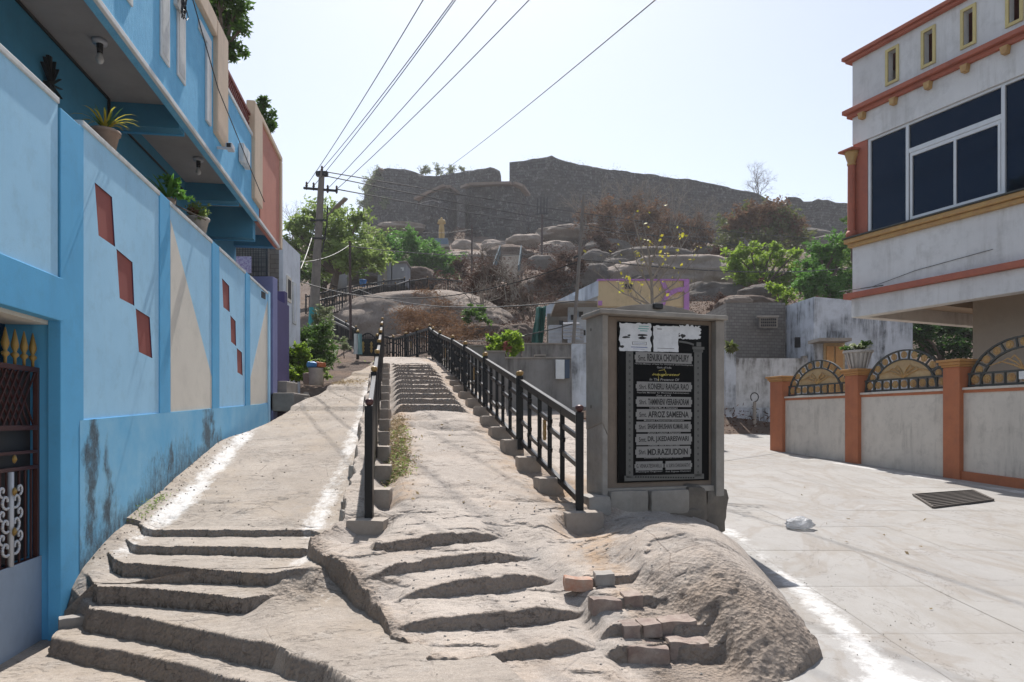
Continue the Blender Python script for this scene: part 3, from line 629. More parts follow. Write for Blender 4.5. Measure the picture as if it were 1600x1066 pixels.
# cream band frames on the facade
hb('frame_band', s_at(BW, 333), s_at(BW, 350), -.1, .07, 4.3, 6.0, 'frame_cream', .02)
hb('frame_band', s_at(BW, 303), s_at(BW, 332.5), -.1, .07, 5.72, 6.0, 'frame_cream', .02)
hb('frame_band', s_at(BW, 402, .1), s_at(BW, 414, .1), -.1, .06, ZE+.25, 5.98, 'frame_cream', .02)
hb('terracotta_panel', s_at(BW, 414, .1)+.01, 16.1, -.1, .01, ZE, 5.9, 'terracotta')
hb('frame_band', s_at(BW, 414, .1)+.01, 16.3, -.1, .05, 5.9, 6.02, 'frame_cream', .02); hb('frame_band', 16.1, 16.3, -.1, .05, ZE, 5.898, 'frame_cream', .02)
hb('frame_band', s_at(BW, 150), s_at(BW, 186), -.05, .06, zso+.43, 4.75, 'frame_cream', .02)
# white raised strips: (px left, px right, bottom z, top z)
for a, b, z0, z1 in ((192, 205, 4.33, 5.8), (249, 263, 4.27, 5.8), (275.5, 288, 4.34, 5.55)):
    s0, s1 = s_at(BW, a), s_at(BW, b)
    hb('raised_strip', s0, s1, 0, .022, z0, z1, 'frame_white', .006); hb('strip_groove', s0+.05, s1-.05, 0.022, .026, z0+.05, z1-.05, 'coping')
s0, s1 = s_at(BW, 309), s_at(BW, 327)
hb('raised_strip', s_at(BW, 320), s1, 0, .035, 4.3, 5.42, 'frame_white', .008); hb('raised_strip', s0, s1, 0, .036, 5.422, 5.55, 'frame_white', .008)
# windows under the balcony
for k in range(5):
    s = 8.2+k*1.25
    fr = hb('window_frame', s, s+1.2, dI, dI+.05, 2.3, 3.35, 'wood_frame'); hb('window_pane', s+.06, s+.57, dI+.045, dI+.056, 2.36, 3.29, 'glass_dark', 0, fr); hb('window_pane', s+.63, s+1.14, dI+.045, dI+.056, 2.36, 3.29, 'glass_dark', 0, fr)
for o_ in [c for c in hs.children if c.name.startswith('window_frame')]:
    for c in o_.children: c.matrix_parent_inverse = Matrix.Identity(4); c.matrix_parent_inverse = (o_.matrix_parent_inverse.inverted() @ o_.matrix_parent_inverse)
# cable duct lines
MB(BW).tube([(1, dI+.02, zso-.02), (9.3, dI+.02, zso-.02)], .018).tube([(9.3, dI+.02, zso-.02), (9.3, dI+.02, 3.7)], .018).tube([(9.5, dI+.02, 3.95), (12.4, dI+.02, 3.95)], .015).build('cable_duct', M['dark'], hs)
hb('sill_rail', 2, 9.5, dI+.3, dI+.36, 2.85, 2.9, 'gate_red')
# red lattice railing on the terrace
lr = thing('lattice_railing', BW @ Vector((12, -.05, 5.36)), "dark red lattice railing along the blue terrace edge", 'railing')
mb = MB(BW)
for k in range(36):
    s = sN+.12+k*.09
    if s+.3 < sE: mb.bar((s, -.05, 5.37), (s+.3, -.05, 5.68), .02).bar((s+.3, -.065, 5.37), (s, -.065, 5.68), .02)
mb.build('lattice', M['lattice_red'], lr); MB(BW).box(sN+.1, sE, -.08, -.02, 5.68, 5.73).build('top_rail', M['lattice_red'], lr)
# bulbs, camera, switch boxes, ornament
def soffit_lamp(px, py, lab, dd):
    s, z = sz(BW, px, py, dd); t = thing('ceiling_lamp', BW @ Vector((s, dd, zso)), lab, 'lamp', 'bare bulb lamps under the balcony')
    MB(BW).lathe((s, dd, zso-.05), [(.075, 0), (.075, .045)], 12).build('rose', M['white_metal'], t, True)
    MB(BW).lathe((s, dd, zso-.15), [(.028, 0), (.035, .1)], 10).build('holder', M['dark'], t, True)
    MB(BW).lathe((s, dd, zso-.27), [(.003, 0), (.03, .015), (.042, .05), (.03, .09), (.02, .12)], 12).build('bulb', M['coping'], t, True)
soffit_lamp(156, 55, "bare bulb lamp under the nearer bay of the balcony", -.45); soffit_lamp(310, 243, "bare bulb lamp under the second balcony bay near the camera", -.4)
s, z = sz(BW, 350, 230, .1)
t = thing('security_camera', BW @ Vector((s, .1, z)), "small white security camera on the cream balcony frame", 'camera')
MB(BW).box(s-.09, s+.09, .14, .24, z-.045, z+.045).build('housing', M['white_metal'], t, bevel=.015); MB(BW).box(s-.1, s-.09, .16, .22, z-.03, z+.03).build('lens', M['dark'], t); MB(BW).box(s-.02, s+.02, .0, .14, z-.03, z+.0).build('bracket', M['white_metal'], t)
for px, dz in ((375, 0), (381, -.02)):
    s, z = sz(BW, px, 241+(px-375), 0)
    o = MB(BW).box(s-.12, s+.1, 0, .09, z-.16+dz, z+.16+dz).build('meter_box', M['frame_white'], None, bevel=.015); tag(o, "white meter box on blue parapet, "+("nearer of the two" if px == 375 else "farther and lower of the two"), 'box', 'white boxes on the parapet')
s, z = sz(BW, 283, 8, .06)
t = thing('cable_bracket', BW @ Vector((s, .0, z)), "tangled wire bracket fixed high on blue balcony front", 'bracket')
mb = MB(BW); mb.bar((s, 0, z+.1), (s, .2, z+.1), .03)
for k in range(7):
    a = random.random()*6; mb.tube([(s+.08*math.cos(a+i*.9), .1+.03*math.sin(i), z+.12*math.sin(a+i*.9)+random.uniform(-.08, .08)) for i in range(7)], .006, 4)
mb.build('coil', M['dark'], t); MB(BW).box(s-.1, s+.1, .0, .04, z-.05, z+.17).build('plate', M['coping'], t)
s, z = sz(BW, 80, 118, dI+.06)
t = thing('wall_ornament', BW @ Vector((s, dI, z)), "dark fan shaped ornament on shaded wall under balcony", 'ornament')
mb = MB(BW)
for k in range(9):
    a = math.radians(-10+k*20); mb.bar((s, dI+.06, z-.1), (s+.22*math.cos(a), dI+.06, z-.1+.3*math.sin(a)), .035, .01)
mb.build('blade', M['dark'], t); MB(BW).box(s-.05, s+.05, dI, dI+.07, z-.18, z-.08).build('hub', M['dark'], t)
# purple neighbour wall
M['purple'] = paint('purple', (.10, .085, .20), (.085, .07, .17), 2, .75, .3); M['lavender'] = paint('lavender', (.25, .26, .46), (.22, .23, .42), 2, .75, .3)
t = thing('purple_wall', (-5.2, 16, 0), "low dark purple wall and lavender pillar past the blue wall", 'wall')
a = P(420, 500, 15.3); MB().box(a.x-.9, P(426.5, 0, 15.3).x, 15.3, 15.6, 0, (HZ-432)/F*15.3).build('pillar', M['lavender'], t, bevel=.01)
MB().box(-6.2, P(445, 0, 16.6).x, 16.6, 16.8, 0, (HZ-455)/F*16.6).build('panel', M['purple'], t, bevel=.01)
MB().box(P(420, 0, 15.3).x-.1, P(426, 0, 15.3).x-.05, 15.61, 16.59, 0, 2.7).build('panel', M['purple'], t)
# concrete entrance steps
t = thing('entrance_step', (-5, 15.3, .5), "short grey concrete steps at the foot of the purple wall", 'steps')
M['conc'] = paint('conc', (.33, .30, .265), (.25, .225, .20), 3, .85, .5, .3, 40, .4)
MB().box(-5.3, P(462, 0, 15.4).x, 15.3, 16.5, .2, .60).build('tread', M['conc'], t, bevel=.02); MB().box(-5.3, P(452, 0, 15.9).x, 15.75, 16.55, .6, .88).build('tread', M['conc'], t, bevel=.02)
MB().box(-4.62, P(484, 0, 15.6).x, 15.6, 16.4, .2, .50).build('tread', M['conc'], t, bevel=.02)
# white neighbour house
M['whitewash'] = paint('whitewash', (.62, .66, .72), (.55, .59, .65), 1.5, .85, .5, .5, 30, .25)
def blockmat(name, c1, c2, mortar, sc):
    n = N(name); b = n.new("ShaderNodeTexBrick"); b.inputs['Scale'].default_value = sc; b.inputs['Color1'].default_value = (*c1, 1); b.inputs['Color2'].default_value = (*c2, 1); b.inputs['Mortar'].default_value = (*mortar, 1)
    b.inputs['Mortar Size'].default_value = .02; b.inputs['Mortar Smooth'].default_value = .3
    sp = n.new("ShaderNodeSeparateXYZ"); n.l(n.co, sp.inputs[0]); cb = n.new("ShaderNodeCombineXYZ"); n.l(n.math('ADD', sp.outputs[0], sp.outputs[1]), cb.inputs[0]); n.l(sp.outputs[2], cb.inputs[1]); n.l(n.mix(.04, cb.outputs[0], n.new("ShaderNodeTexNoise").outputs[1]), b.inputs['Vector'])
    c = n.mix(n.math('MULTIPLY', n.noise(5, 8, .8), .7), b.outputs[0], c2)
    M[name] = n.fin(c, .9, n.bump(b.outputs[1], .6, -.02, n.bump(n.noise(30, 8, .8), .4, .02)))
blockmat('grey_block', (.235, .225, .21), (.165, .155, .145), (.08, .075, .07), 2.2)
t = thing('white_house', (-6.2, 18.5, 1), "small whitewashed house with grey block side beyond purple wall", 'house')
x0 = P(442, 0, 18).x; zt = (HZ-372)/F*18
MB().box(-9.5, x0-.1, 18.0, 19.75, 0, zt).build('side_wall', M['grey_block'], t)
MB().hexa([(x0-.1, 18, 0), (x0, 18, 0), (P(469, 0, 19.8).x, 19.8, 0), (x0-.1, 19.8, 0)], [(x0-.1, 18, zt), (x0, 18, zt), (P(469, 0, 19.8).x, 19.8, zt), (x0-.1, 19.8, zt)]).build('front_wall', M['whitewash'], t)
HF = pframe((x0, 18), (P(469, 0, 19.8).x-x0, 1.8)); HF2 = HF
hs_ = lambda px: s_at(HF, px)
for nm, a, b, y0, y1, m in (('window_frame', 447, 454, 430, 474, 'cream'), ('door', 456.5, 462, 440, 508, 'coping')):
    sA, z1 = sz(HF, a, y0); sB, z0 = sz(HF, b, y1)
    fo = MB(HF).box(sA, sB, -.03, .03, z0, z1).build(nm, M[m], t); MB(HF).box(sA+.08, sB-.08, .03, .035, z0+.08, z1-.08).build('panel', M['dark'] if nm != 'door' else M['whitewash'], fo)
    fo.children[0].matrix_parent_inverse = Matrix.Identity(4)
# mesh screen beneath the balcony end
t = thing('mesh_screen', (-6, 17, 2.5), "black framed wire mesh screen beneath the far balcony end", 'screen')
y = 16.9; xa, xb = P(341, 0, y).x, P(417, 0, y).x; za, zb = (HZ-432)/F*y, (HZ-376)/F*y
mb = MB()
for k in range(19): q = xa+(xb-xa)*k/18; mb.bar((q, y, za-1), (q, y, zb), .012)
for k in range(9): q = za+(zb-za)*k/8; mb.bar((xa, y-.01, q), (xb, y-.01, q), .01)
mb.build('wire_mesh', M['dark'], t); MB().bar((xa, y, zb), (xb, y, zb), .05).bar((xb, y, za-1.5), (xb, y, zb), .05).build('screen_frame', M['dark'], t)
M['purple_cloth'] = paint('purple_cloth', (.25, .18, .36), (.55, .5, .6), 30, .9, .2)
o = MB().box(P(364, 0, 16.8).x, P(393, 0, 16.8).x, 16.78, 16.8, (HZ-427)/F*16.8, (HZ-401)/F*16.8).build('hanging_cloth', M['purple_cloth']); tag(o, "purple patterned cloth hung on the wire mesh screen", 'cloth')
o = MB().box(-8.8, x0-.12, 17.2, 17.35, 0, 4.6).build('block_wall', M['grey_block']); tag(o, "grey block wall behind the wire mesh screen", 'wall')
# ---------------------------------------------------------------- right: compound wall and grey building
M['orange'] = paint('orange', (.44, .15, .065), (.36, .12, .055), 2, .7, .45, .25, dark=(.12, .05, .03))
M['beige'] = paint('beige', (.62, .575, .51), (.54, .50, .445), 1.3, .85, .6, .8, 30, .25, dark=(.22, .20, .175), sthr=.6)
M['cap'] = paint('cap', (.48, .25, .08), (.40, .20, .07), 5, .6, .4)
M['grey_plaster'] = paint('grey_plaster', (.66, .665, .67), (.58, .58, .585), .9, .85, .5, .45, 25, .2, dark=(.30, .29, .27), sthr=.56)
M['red_band'] = paint('red_band', (.40, .125, .075), (.33, .10, .065), 3, .7, .45, .3, dark=(.12, .06, .05))
M['yellow_trim'] = paint('yellow_trim', (.60, .50, .22), (.52, .43, .2), 3, .7, .3)
M['gold_paint'] = paint('gold_paint', (.46, .29, .10), (.38, .21, .08), 8, .5, .4)
M['alu'] = flat('alu', (.62, .64, .66), .35, .2)
M['brown_soffit'] = paint('brown_soffit', (.34, .27, .21), (.29, .23, .18), 1.5, .85, .3)
M['tan_wall'] = paint('tan_wall', (.42, .35, .28), (.37, .31, .25), 1.2, .85, .3)
M['arch_dark'] = flat('arch_dark', (.055, .06, .055), .6)
M['wood_fan'] = paint('wood_fan', (.46, .33, .17), (.38, .25, .12), 9, .5, .3)
def tintglass():
    n = N('tint_glass'); n.fin((.002, .006, .014), .03, n.bump(n.noise(.5, 2), .05, .02), 0, .35); M['tint_glass'] = n.m; n.b.inputs['Specular Tint'].default_value = (.22, .42, .75, 1)
tintglass()
CWL = pframe((7.43, 17.4), (.28, -1))
cs = lambda px, d=0.: s_at(CWL, px, d)
cw = thing('compound_wall', CWL @ Vector((3, 0, -1.1)), "beige compound wall with orange pillars and arched gold grilles", 'wall')
gz = lambda s: float(roadz(0, (CWL @ Vector((s, 0, 0))).y))
pl = [(1203, 1222), (1320, 1340), (1473, 1499)]
ps = [(cs(a, .1), cs(b, .1)) for a, b in pl]
pitch = ps[2][0]-ps[1][0]; ps.append((ps[2][0]+pitch, ps[2][1]+pitch))
for s0, s1 in ps:
    zb = gz(s0)-.15
    p = MB(CWL).box(s0, s1, -.28, .1, zb, 1.02).build('pillar', M['orange'], cw, bevel=.01)
    c = MB(CWL)
    for z0, z1, e in ((1.02, 1.06, .02), (1.06, 1.12, .05), (1.12, 1.165, .085)): c.box(s0-e, s1+e, -.28-e, .1+e, z0+.0005, z1)
    c.build('pillar_cap', M['cap'], cw, bevel=.006)
def flower():
    mb = MB()
    for k in range(8):
        a = k*math.pi/4; c, s_ = math.cos(a), math.sin(a)
        mb.bar((0.012*c, 0, .012*s_), (.048*c, 0, .048*s_), .016, .012, up=(0, 1, 0)); mb.bar((.05*c-.02*s_, 0, .05*s_+.02*c), (.05*c+.02*s_, 0, .05*s_-.02*c), .012, .012, up=(0, 1, 0))
    mb.cyl((0, -.012, 0), (0, .012, 0), .016, .016, 6)
    return mb
fl0 = flower()
def place(mb, T, c, sc=1, rot=0):
    R_ = Matrix.Rotation(rot, 4, 'Y'); m = MB(); m.v = [tuple(T @ (Vector(c)+(R_ @ Vector(v))*sc)) for v in mb.v]; m.f = mb.f; return m
for i in range(3):
    s0, s1 = ps[i][1], ps[i+1][0]; L = s1-s0
    zb0, zb1 = gz(s0)-.2, gz(s1)-.2
    MB(CWL).hexa([(s0, -.15, zb0), (s1, -.15, zb1), (s1, 0, zb1), (s0, 0, zb0)], [(s0, -.15, .52), (s1, -.15, .52), (s1, 0, .52), (s0, 0, .52)]).build('wall_panel', M['beige'], cw)
    MB(CWL).box(s0, s1, -.17, .015, .52, .575).build('red_course', M['orange'], cw); MB(CWL).box(s0, s1, -.2, .04, .576, .62).build('coping', M['beige'], cw, bevel=.008)
    if i == 2: MB(CWL).hexa([(s0, 0.001, zb0), (s1, 0.001, zb1), (s1, .06, zb1), (s0, .06, zb0)], [(s0, 0.001, zb0+.36), (s1, 0.001, zb1+.36), (s1, .06, zb1+.36), (s0, .06, zb0+.36)]).build('plinth', M['orange'], cw)
    g = thing('arched_grille', CWL @ Vector((s0+L/2, -.08, .62)), ["arched gold and dark grille on the farthest wall bay", "arched grille on the wall bay between potted plant pillar and next pillar", "arched grille on the nearest wall bay at the picture's right edge"][i], 'grille', 'arched grilles on the compound wall')
    c = s0+L/2; R1 = L/2-.04; H = .86; sy = H/R1
    def arc(r, n=20, d=-.08): return [Vector((c-r*math.cos(math.pi*k/n), d, .63+r*sy*math.sin(math.pi*k/n))) for k in range(n+1)]
    for r in (R1, R1-.24):
        mb = MB(CWL); q = arc(r, 22); ins = arc(r-.035, 22)
        for k in range(22): mb.add([q[k]+Vector((0, y_, 0)) for y_ in (-.025, .025)]+[q[k+1]+Vector((0, y_, 0)) for y_ in (-.025, .025)]+[ins[k]+Vector((0, y_, 0)) for y_ in (-.025, .025)]+[ins[k+1]+Vector((0, y_, 0)) for y_ in (-.025, .025)], [(0, 1, 3, 2), (4, 6, 7, 5), (0, 4, 5, 1), (2, 3, 7, 6), (1, 5, 7, 3), (0, 2, 6, 4)])
        mb.build('arch_bar', M['arch_dark'], g)
    for z in (.635, .86): MB(CWL).box(c-R1, c+R1, -.105, -.055, z, z+.035).build('grille_rail', M['arch_dark'], g)
    n = 9
    for k in range(n+1):
        s = c-R1+.02+(2*R1-.04)*k/n; MB(CWL).box(s-.012, s+.012, -.1, -.06, .67, .86).build('grille_bar', M['arch_dark'], g)
        if k < n: place(fl0, CWL, (s+(2*R1-.04)/n/2, -.08, .765), 1.35).build('flower_ornament', M['gold_paint'], g)
    n = 11
    for k in range(1, n+1):
        a = math.pi*(k-.5)/n
        if math.sin(a)*R1*sy > .30: place(fl0, CWL, (c-(R1-.135)*math.cos(a), -.08, .63+(R1-.135)*sy*math.sin(a)), 1.25, a).build('flower_ornament', M['gold_paint'], g)
        a = math.pi*k/n
        if k < n and math.sin(a)*R1*sy > .25: MB(CWL).bar((c-(R1-.03)*math.cos(a), -.08, .63+(R1-.03)*sy*math.sin(a)), (c-(R1-.24)*math.cos(a), -.08, .63+(R1-.24)*sy*math.sin(a)), .03, .03).build('grille_bar', M['arch_dark'], g)
    ri = R1-.275
    if i < 2:
        pts = [(c-ri*math.cos(math.pi*k/16), .63+ri*sy*math.sin(math.pi*k/16)) for k in range(17)]; pts = [(a, b) for a, b in pts if b > .895]; pts = [(pts[0][0], .895)]+pts+[(pts[-1][0], .895)]
        MB(CWL).ext(pts, -.09, -.075).build('fan_panel', M['wood_fan'], g)
    mb = MB(CWL)
    for sgn in (-1, 1):
        for k in range(3):
            e = .28+.2*k; mb.tube([(c, -.065, .90), (c+sgn*e*.25, -.06, .98+.04*(2-k)), (c+sgn*e*.6, -.06, 1.06+.05*(2-k)), (c+sgn*e*.95, -.06, 1.0+.03*(2-k))], [.018, .016, .012, .006], 5)
    mb.build('fan_spray', M['gold_paint'], g, True)
# small white number plate on the nearest grille
s, z = sz(CWL, 1597, 580, -.03)
o = MB(CWL).box(s-.06, s+.3, -.045, -.03, .72, .86).build('number_plate', M['frame_white']); tag(o, "small white plate fixed to nearest arched grille", 'plate')
# drain grating
M['grate_iron'] = flat('grate_iron', (.10, .085, .075), .7, 0, .3, 80)
dg = thing('drain_grate', P(1490, 783, 11.2), "black slatted iron drain grate set in the concrete road", 'drain grate')
c4 = [onz(*q, -1.235) for q in ((1427, 777), (1520, 772), (1552, 783), (1458, 792))]
c4 = [Vector((p.x, p.y, float(roadz(p.x, p.y))+.012)) for p in c4]
MB().add(c4, [(0, 1, 2, 3)]).build('pit', flat('pit', (.01, .01, .01)), dg); 
mb = MB(); z3 = Vector((0, 0, .012))
for k in range(4): mb.bar(c4[k]+z3, c4[(k+1) % 4]+z3, .03, .025)
mb.build('grate_frame', M['grate_iron'], dg)
for k in range(1, 9):
    a = c4[0].lerp(c4[3], k/9)+z3; b = c4[1].lerp(c4[2], k/9)+z3; MB().bar(a, b, .035, .02).build('slat', M['grate_iron'], dg)
# grey building
GB = pframe((7.98, 16.5), (.449, -1)); gs = lambda px, d=0.: s_at(GB, px, d)
gb_ = thing('grey_building', GB @ Vector((4, -3, -1)), "grey plastered building with red cornices and dark tinted windows", 'building')
def b3(name, s0, s1, d0, d1, z0, z1, m, bev=0, parent=gb_): return MB(GB).box(s0, s1, d0, d1, z0, z1).build(name, M[m], parent, bevel=bev)
SE = 9.5
zf = lambda px, py, d=0.: sz(GB, px, py, d)[1]
# parapet with slots
slots = [(1388, 1401), (1444, 1458), (1506, 1521), (1577, 1594)]
out = [(0, 7.25), (SE, 7.25), (SE, 8.45), (0, 8.45)]
hol = []
for a, b in slots: s0, s1 = gs(a), gs(b); hol.append([(s0, 7.5), (s1, 7.5), (s1, 8.18), (s0, 8.18)])
mb = MB(GB)
rect_with_holes(mb, out, hol, 0, 0); rect_with_holes(mb, out, hol, -.15, 0)
for h in hol:
    for k in range(4): p, q = h[k], h[(k+1) % 4]; mb.add([(p[0], 0, p[1]), (q[0], 0, q[1]), (q[0], -.15, q[1]), (p[0], -.15, p[1])], [(0, 1, 2, 3)])
mb.box(0, .15, -6, -.15, 7.25, 8.45); mb.build('parapet', M['grey_plaster'], gb_, fix=False)
for h in hol:
    (a, z0), (b, _), (_, z1), _ = h; m = MB(GB); e = .06
    m.box(a-e, a, -.02, .03, z0-e, z1+e).box(b, b+e, -.02, .03, z0-e, z1+e).box(a, b, -.02, .03, z1, z1+e).box(a, b, -.02, .03, z0-e, z0); m.build('slot_frame', M['yellow_trim'], gb_)
b3('roof_cornice', -.18, SE, -6.2, .16, 8.45, 8.53, 'red_band', .01); b3('roof_cornice', -.12, SE, -6.2, .10, 8.38, 8.449, 'red_band', .01)
b3('ledge', -.16, SE, -6.2, .17, 7.17, 7.27, 'red_band', .012); b3('ledge', -.1, SE, -6.2, .08, 7.08, 7.169, 'red_band', .01)
for px in (1345, 1394, 1448, 1506, 1569):
    s = gs(px, .1); m = MB(GB); m.ext([(s-.05, 6.93), (s+.05, 6.93), (s+.075, 7.079), (s-.075, 7.079)], .001, .13); m.build('bracket', M['gold_paint'], gb_, bevel=.01)
zt, zb = 6.45, 4.28
b3('upper_wall', 0, SE, -.2, 0, zt, 7.079, 'grey_plaster'); b3('side_wall', 0, .2, -6, -.2, 2.95, 7.079, 'grey_plaster')
# window zone
ws = gs(1354); zs = 4.3
# the window head and sill follow the measured lines
b3('sill_moulding', -.12, SE, -.25, .16, 4.13, 4.24, 'gold_paint', .02); b3('sill_moulding', -.06, SE, -.2, .10, 4.04, 4.129, 'gold_paint', .015); b3('sill_moulding', -.13, SE, -.25, .19, 4.241, 4.27, 'arch_dark')
b3('window_back', 0, SE, -.9, -.85, 3, 7.0, 'dark')
win = thing('dummy', (0, 0, 0), None, None); bpy.data.objects.remove(win)
wf = MB(GB); d0, d1 = -.12, -.04; w_ = .055
v = [ws, gs(1413), gs(1562), gs(1562)+2.6]
for s in (v[0], v[1], v[2]): wf.box(s, s+w_*1.3, d0, d1, 4.27, zt)
wf.box(v[0], SE, d0, d1-.003, zt-.06, zt-.0); wf.box(v[0], SE, d0, d1-.003, 4.27, 4.335)
WF = wf.build('window_frame', M['alu'], gb_, bevel=.006)
ztr = zf(1419, 241); 
wf = MB(GB); a, b = v[1]+w_*1.3, v[2]
wf.box(a, b, d0, d1-.004, 5.78, 5.88); 
mid = gs(1487)
for s in (a+.02, mid, b-.07): wf.box(s, s+w_, d0+.01, d1-.012, 4.335, 5.78)
wf.box(a+.02, b, d0+.01, d1-.014, 4.335, 4.40); wf.box(a+.02, b, d0+.01, d1-.014, 5.70, 5.779)
o = wf.build('window_frame', M['alu'], gb_, bevel=.005)
def pane(s0, s1, z0, z1, d=-.085): MB(GB).box(s0, s1, d-.006, d, z0, z1).build('pane', M['tint_glass'], gb_)
pane(v[0]+w_, v[1]+.01, 4.32, zt-.05); pane(a-.01, b+.01, 5.87, zt-.05, -.086); pane(a+.03, mid+.02, 4.38, 5.72, -.087); pane(mid+.02, b-.03, 4.38, 5.72, -.084); pane(v[2]+w_, SE, 4.32, zt-.05)
# corner column
sc = .14; m = MB(GB); zc = 4.271
cc = GB @ Vector((.02, .06, 0)); 
m = MB(); m.lathe((cc.x, cc.y, 0), [(.12, 4.271), (.12, 4.36), (.10, 4.42)], 14); m.build('column_base', M['red_band'], gb_, True)
m = MB(); nn = 14
m.lathe((cc.x, cc.y, 0), [(.085, 4.42), (.08, 5.95)], 14); m.build('column_shaft', M['red_band'], gb_, False)
m = MB(); m.lathe((cc.x, cc.y, 0), [(.085, 5.95), (.1, 5.99), (.085, 6.02), (.14, 6.2), (.16, 6.27)], 14); m.build('column_capital', M['gold_paint'], gb_, True)
MB(GB).box(-.2, .2, -.1, .25, 6.271, 6.32).build('column_cap_slab', M['red_band'], gb_, bevel=.01)
b3('corner_pier', 0, ws, -.2, -.02, 4.27, zt, 'red_band')
b3('lower_wall', 0, SE, -.2, 0, 2.97, 4.039, 'grey_plaster')
b3('red_ledge', -.14, SE, -6.2, .15, 2.84, 2.969, 'red_band', .012)
b3('edge_beam', 0, SE, -.25, .04, 2.40, 2.839, 'grey_plaster', .01); b3('edge_beam', 0, .25, -6, -.25, 2.4, 2.839, 'grey_plaster')
b3('ceiling_slab', .25, SE, -6, -.25, 2.7, 2.83, 'brown_soffit'); b3('ceiling_beam', 1.6, 1.85, -6, -.25, 2.45, 2.699, 'brown_soffit'); b3('ceiling_beam', 4.2, 4.45, -6, -.25, 2.45, 2.699, 'brown_soffit')
# porch wall and pier below
sp = gs(1520, -2.2)
b3('porch_pier', s_at(GB, 1520, -1.3), SE, -2.3, -1.3, -1.3, 2.699, 'tan_wall')
b3('back_wall', .3, SE, -6, -5.8, -1.2, .62, 'tan_wall')
b3('patch', 4.1, 4.2, 0, .001, 3.5, 3.7, 'grey_plaster')
# thin pipe on the ledge and a wire
o = MB(GB).tube([(-.25, .12, 3.05), (.9, .12, 3.0)], .012).tube([(.5, .05, 3.02), (1.6, .02, 3.2), (3.2, .02, 3.3)], .006).build('cable', M['arch_dark']); tag(o, "loose cable lying along the red ledge of grey building", 'cable')
# ---------------------------------------------------------------- walls and sheds at the road's far end
def smudge(name, c, dk): M[name] = paint(name, c, tuple(k*.86 for k in c), 1.1, .9, .5, .95, 30, .3, dark=dk, sthr=.5); return M[name]
smudge('blackened_white', (.56, .60, .66), (.07, .075, .08)); smudge('blackened_white_b', (.60, .61, .62), (.12, .11, .10))
def face_wall(name, px0, px1, pt, pb, Y0, Y1, th, mat, parent, zb=None):
    a0, a1 = P(px0, pt if not isinstance(pt, tuple) else pt[0], Y0), P(px1, pt if not isinstance(pt, tuple) else pt[1], Y1)
    b0, b1 = P(px0, pb, Y0), P(px1, pb, Y1)
    if zb is not None: b0.z = b1.z = zb
    k = Vector((0, th, 0))
    return MB().hexa([b0, b1, b1+k, b0+k], [a0, a1, a1+k, a0+k]).build(name, M[mat], parent)
t = thing('block_house', P(1180, 560, 27), "unplastered grey block house with small pierced vent", 'house')
face_wall('block_wall', 1135, 1227, 473, 566, 27, 27.5, 5, 'grey_block', t, -.5)
f = face_wall('vent', 1187, 1215, 496, 512, 26.9, 26.9, .1, 'conc', t); y = 26.88
m = MB()
for k in range(8):
    for j in range(3): p = P(1190+k*3.1, 499+j*4.6, y); m.box(p.x-.03, p.x+.03, y-.01, y+.005, p.z-.05, p.z+.03)
m.build('vent_hole', M['dark'], t); face_wall('vent_lintel', 1183, 1217, 493, 496, 26.85, 26.85, .15, 'conc', t)
t = thing('whitewashed_house', P(1330, 560, 25), "tall whitewashed building with black weather streaks and brown door", 'house')
face_wall('left_wall', 1228, 1272, (478, 464), 640, 27.6, 25.4, .3, 'blackened_white', t, -.5)
face_wall('front_wall', 1272, 1426, (464, 477), 640, 25.4, 25, 4, 'blackened_white', t, -.5)
face_wall('door', 1288, 1320, 533, 640, 25.2, 25.15, .1, 'wood_fan', t, -.5); face_wall('door_panel', 1292, 1303, 541, 640, 25.12, 25.12, .05, 'cap', t, -.5); face_wall('door_panel', 1306, 1317, 541, 640, 25.1, 25.1, .05, 'cap', t, -.5)
face_wall('door_canopy', 1281, 1331, 528, 533, 24.5, 24.5, 1.0, 'conc', t)
face_wall('window_recess', 1243, 1254, 527, 543, 26.7, 26.3, .1, 'dark', t); face_wall('ledge', 1256, 1266, 556, 560, 25.9, 25.9, .3, 'conc', t)
t = thing('white_compound_wall', P(1180, 660, 25), "low dirty white wall below the grey block house", 'wall')
face_wall('upper_panel', 1150, 1262, 560, 637, 25.6, 25.4, .2, 'blackened_white_b', t); face_wall('dark_base', 1134, 1262, 637, 678, 25.5, 25.3, .4, 'blackened_white', t)
face_wall('end_pillar', 1134, 1150, 545, 638, 25.4, 25.4, .5, 'blackened_white', t)
t = thing('water_standpipe', P(1181, 640, 24.9), "grey standpipe with looped top against the low white wall", 'standpipe')
p = P(1179, 672, 24.9); m = MB(); m.cyl(p, p+Vector((0, 0, 1.0)), .07, .06, 8); m.build('post', M['conc'], t)
m = MB(); q = p+Vector((0, 0, 1.0)); m.tube([q+Vector((.14*math.sin(a)-.0, 0, .16-.16*math.cos(a))) for a in np.linspace(0, 5.6, 12)], .02, 5); m.build('hose_loop', M['dark'], t)
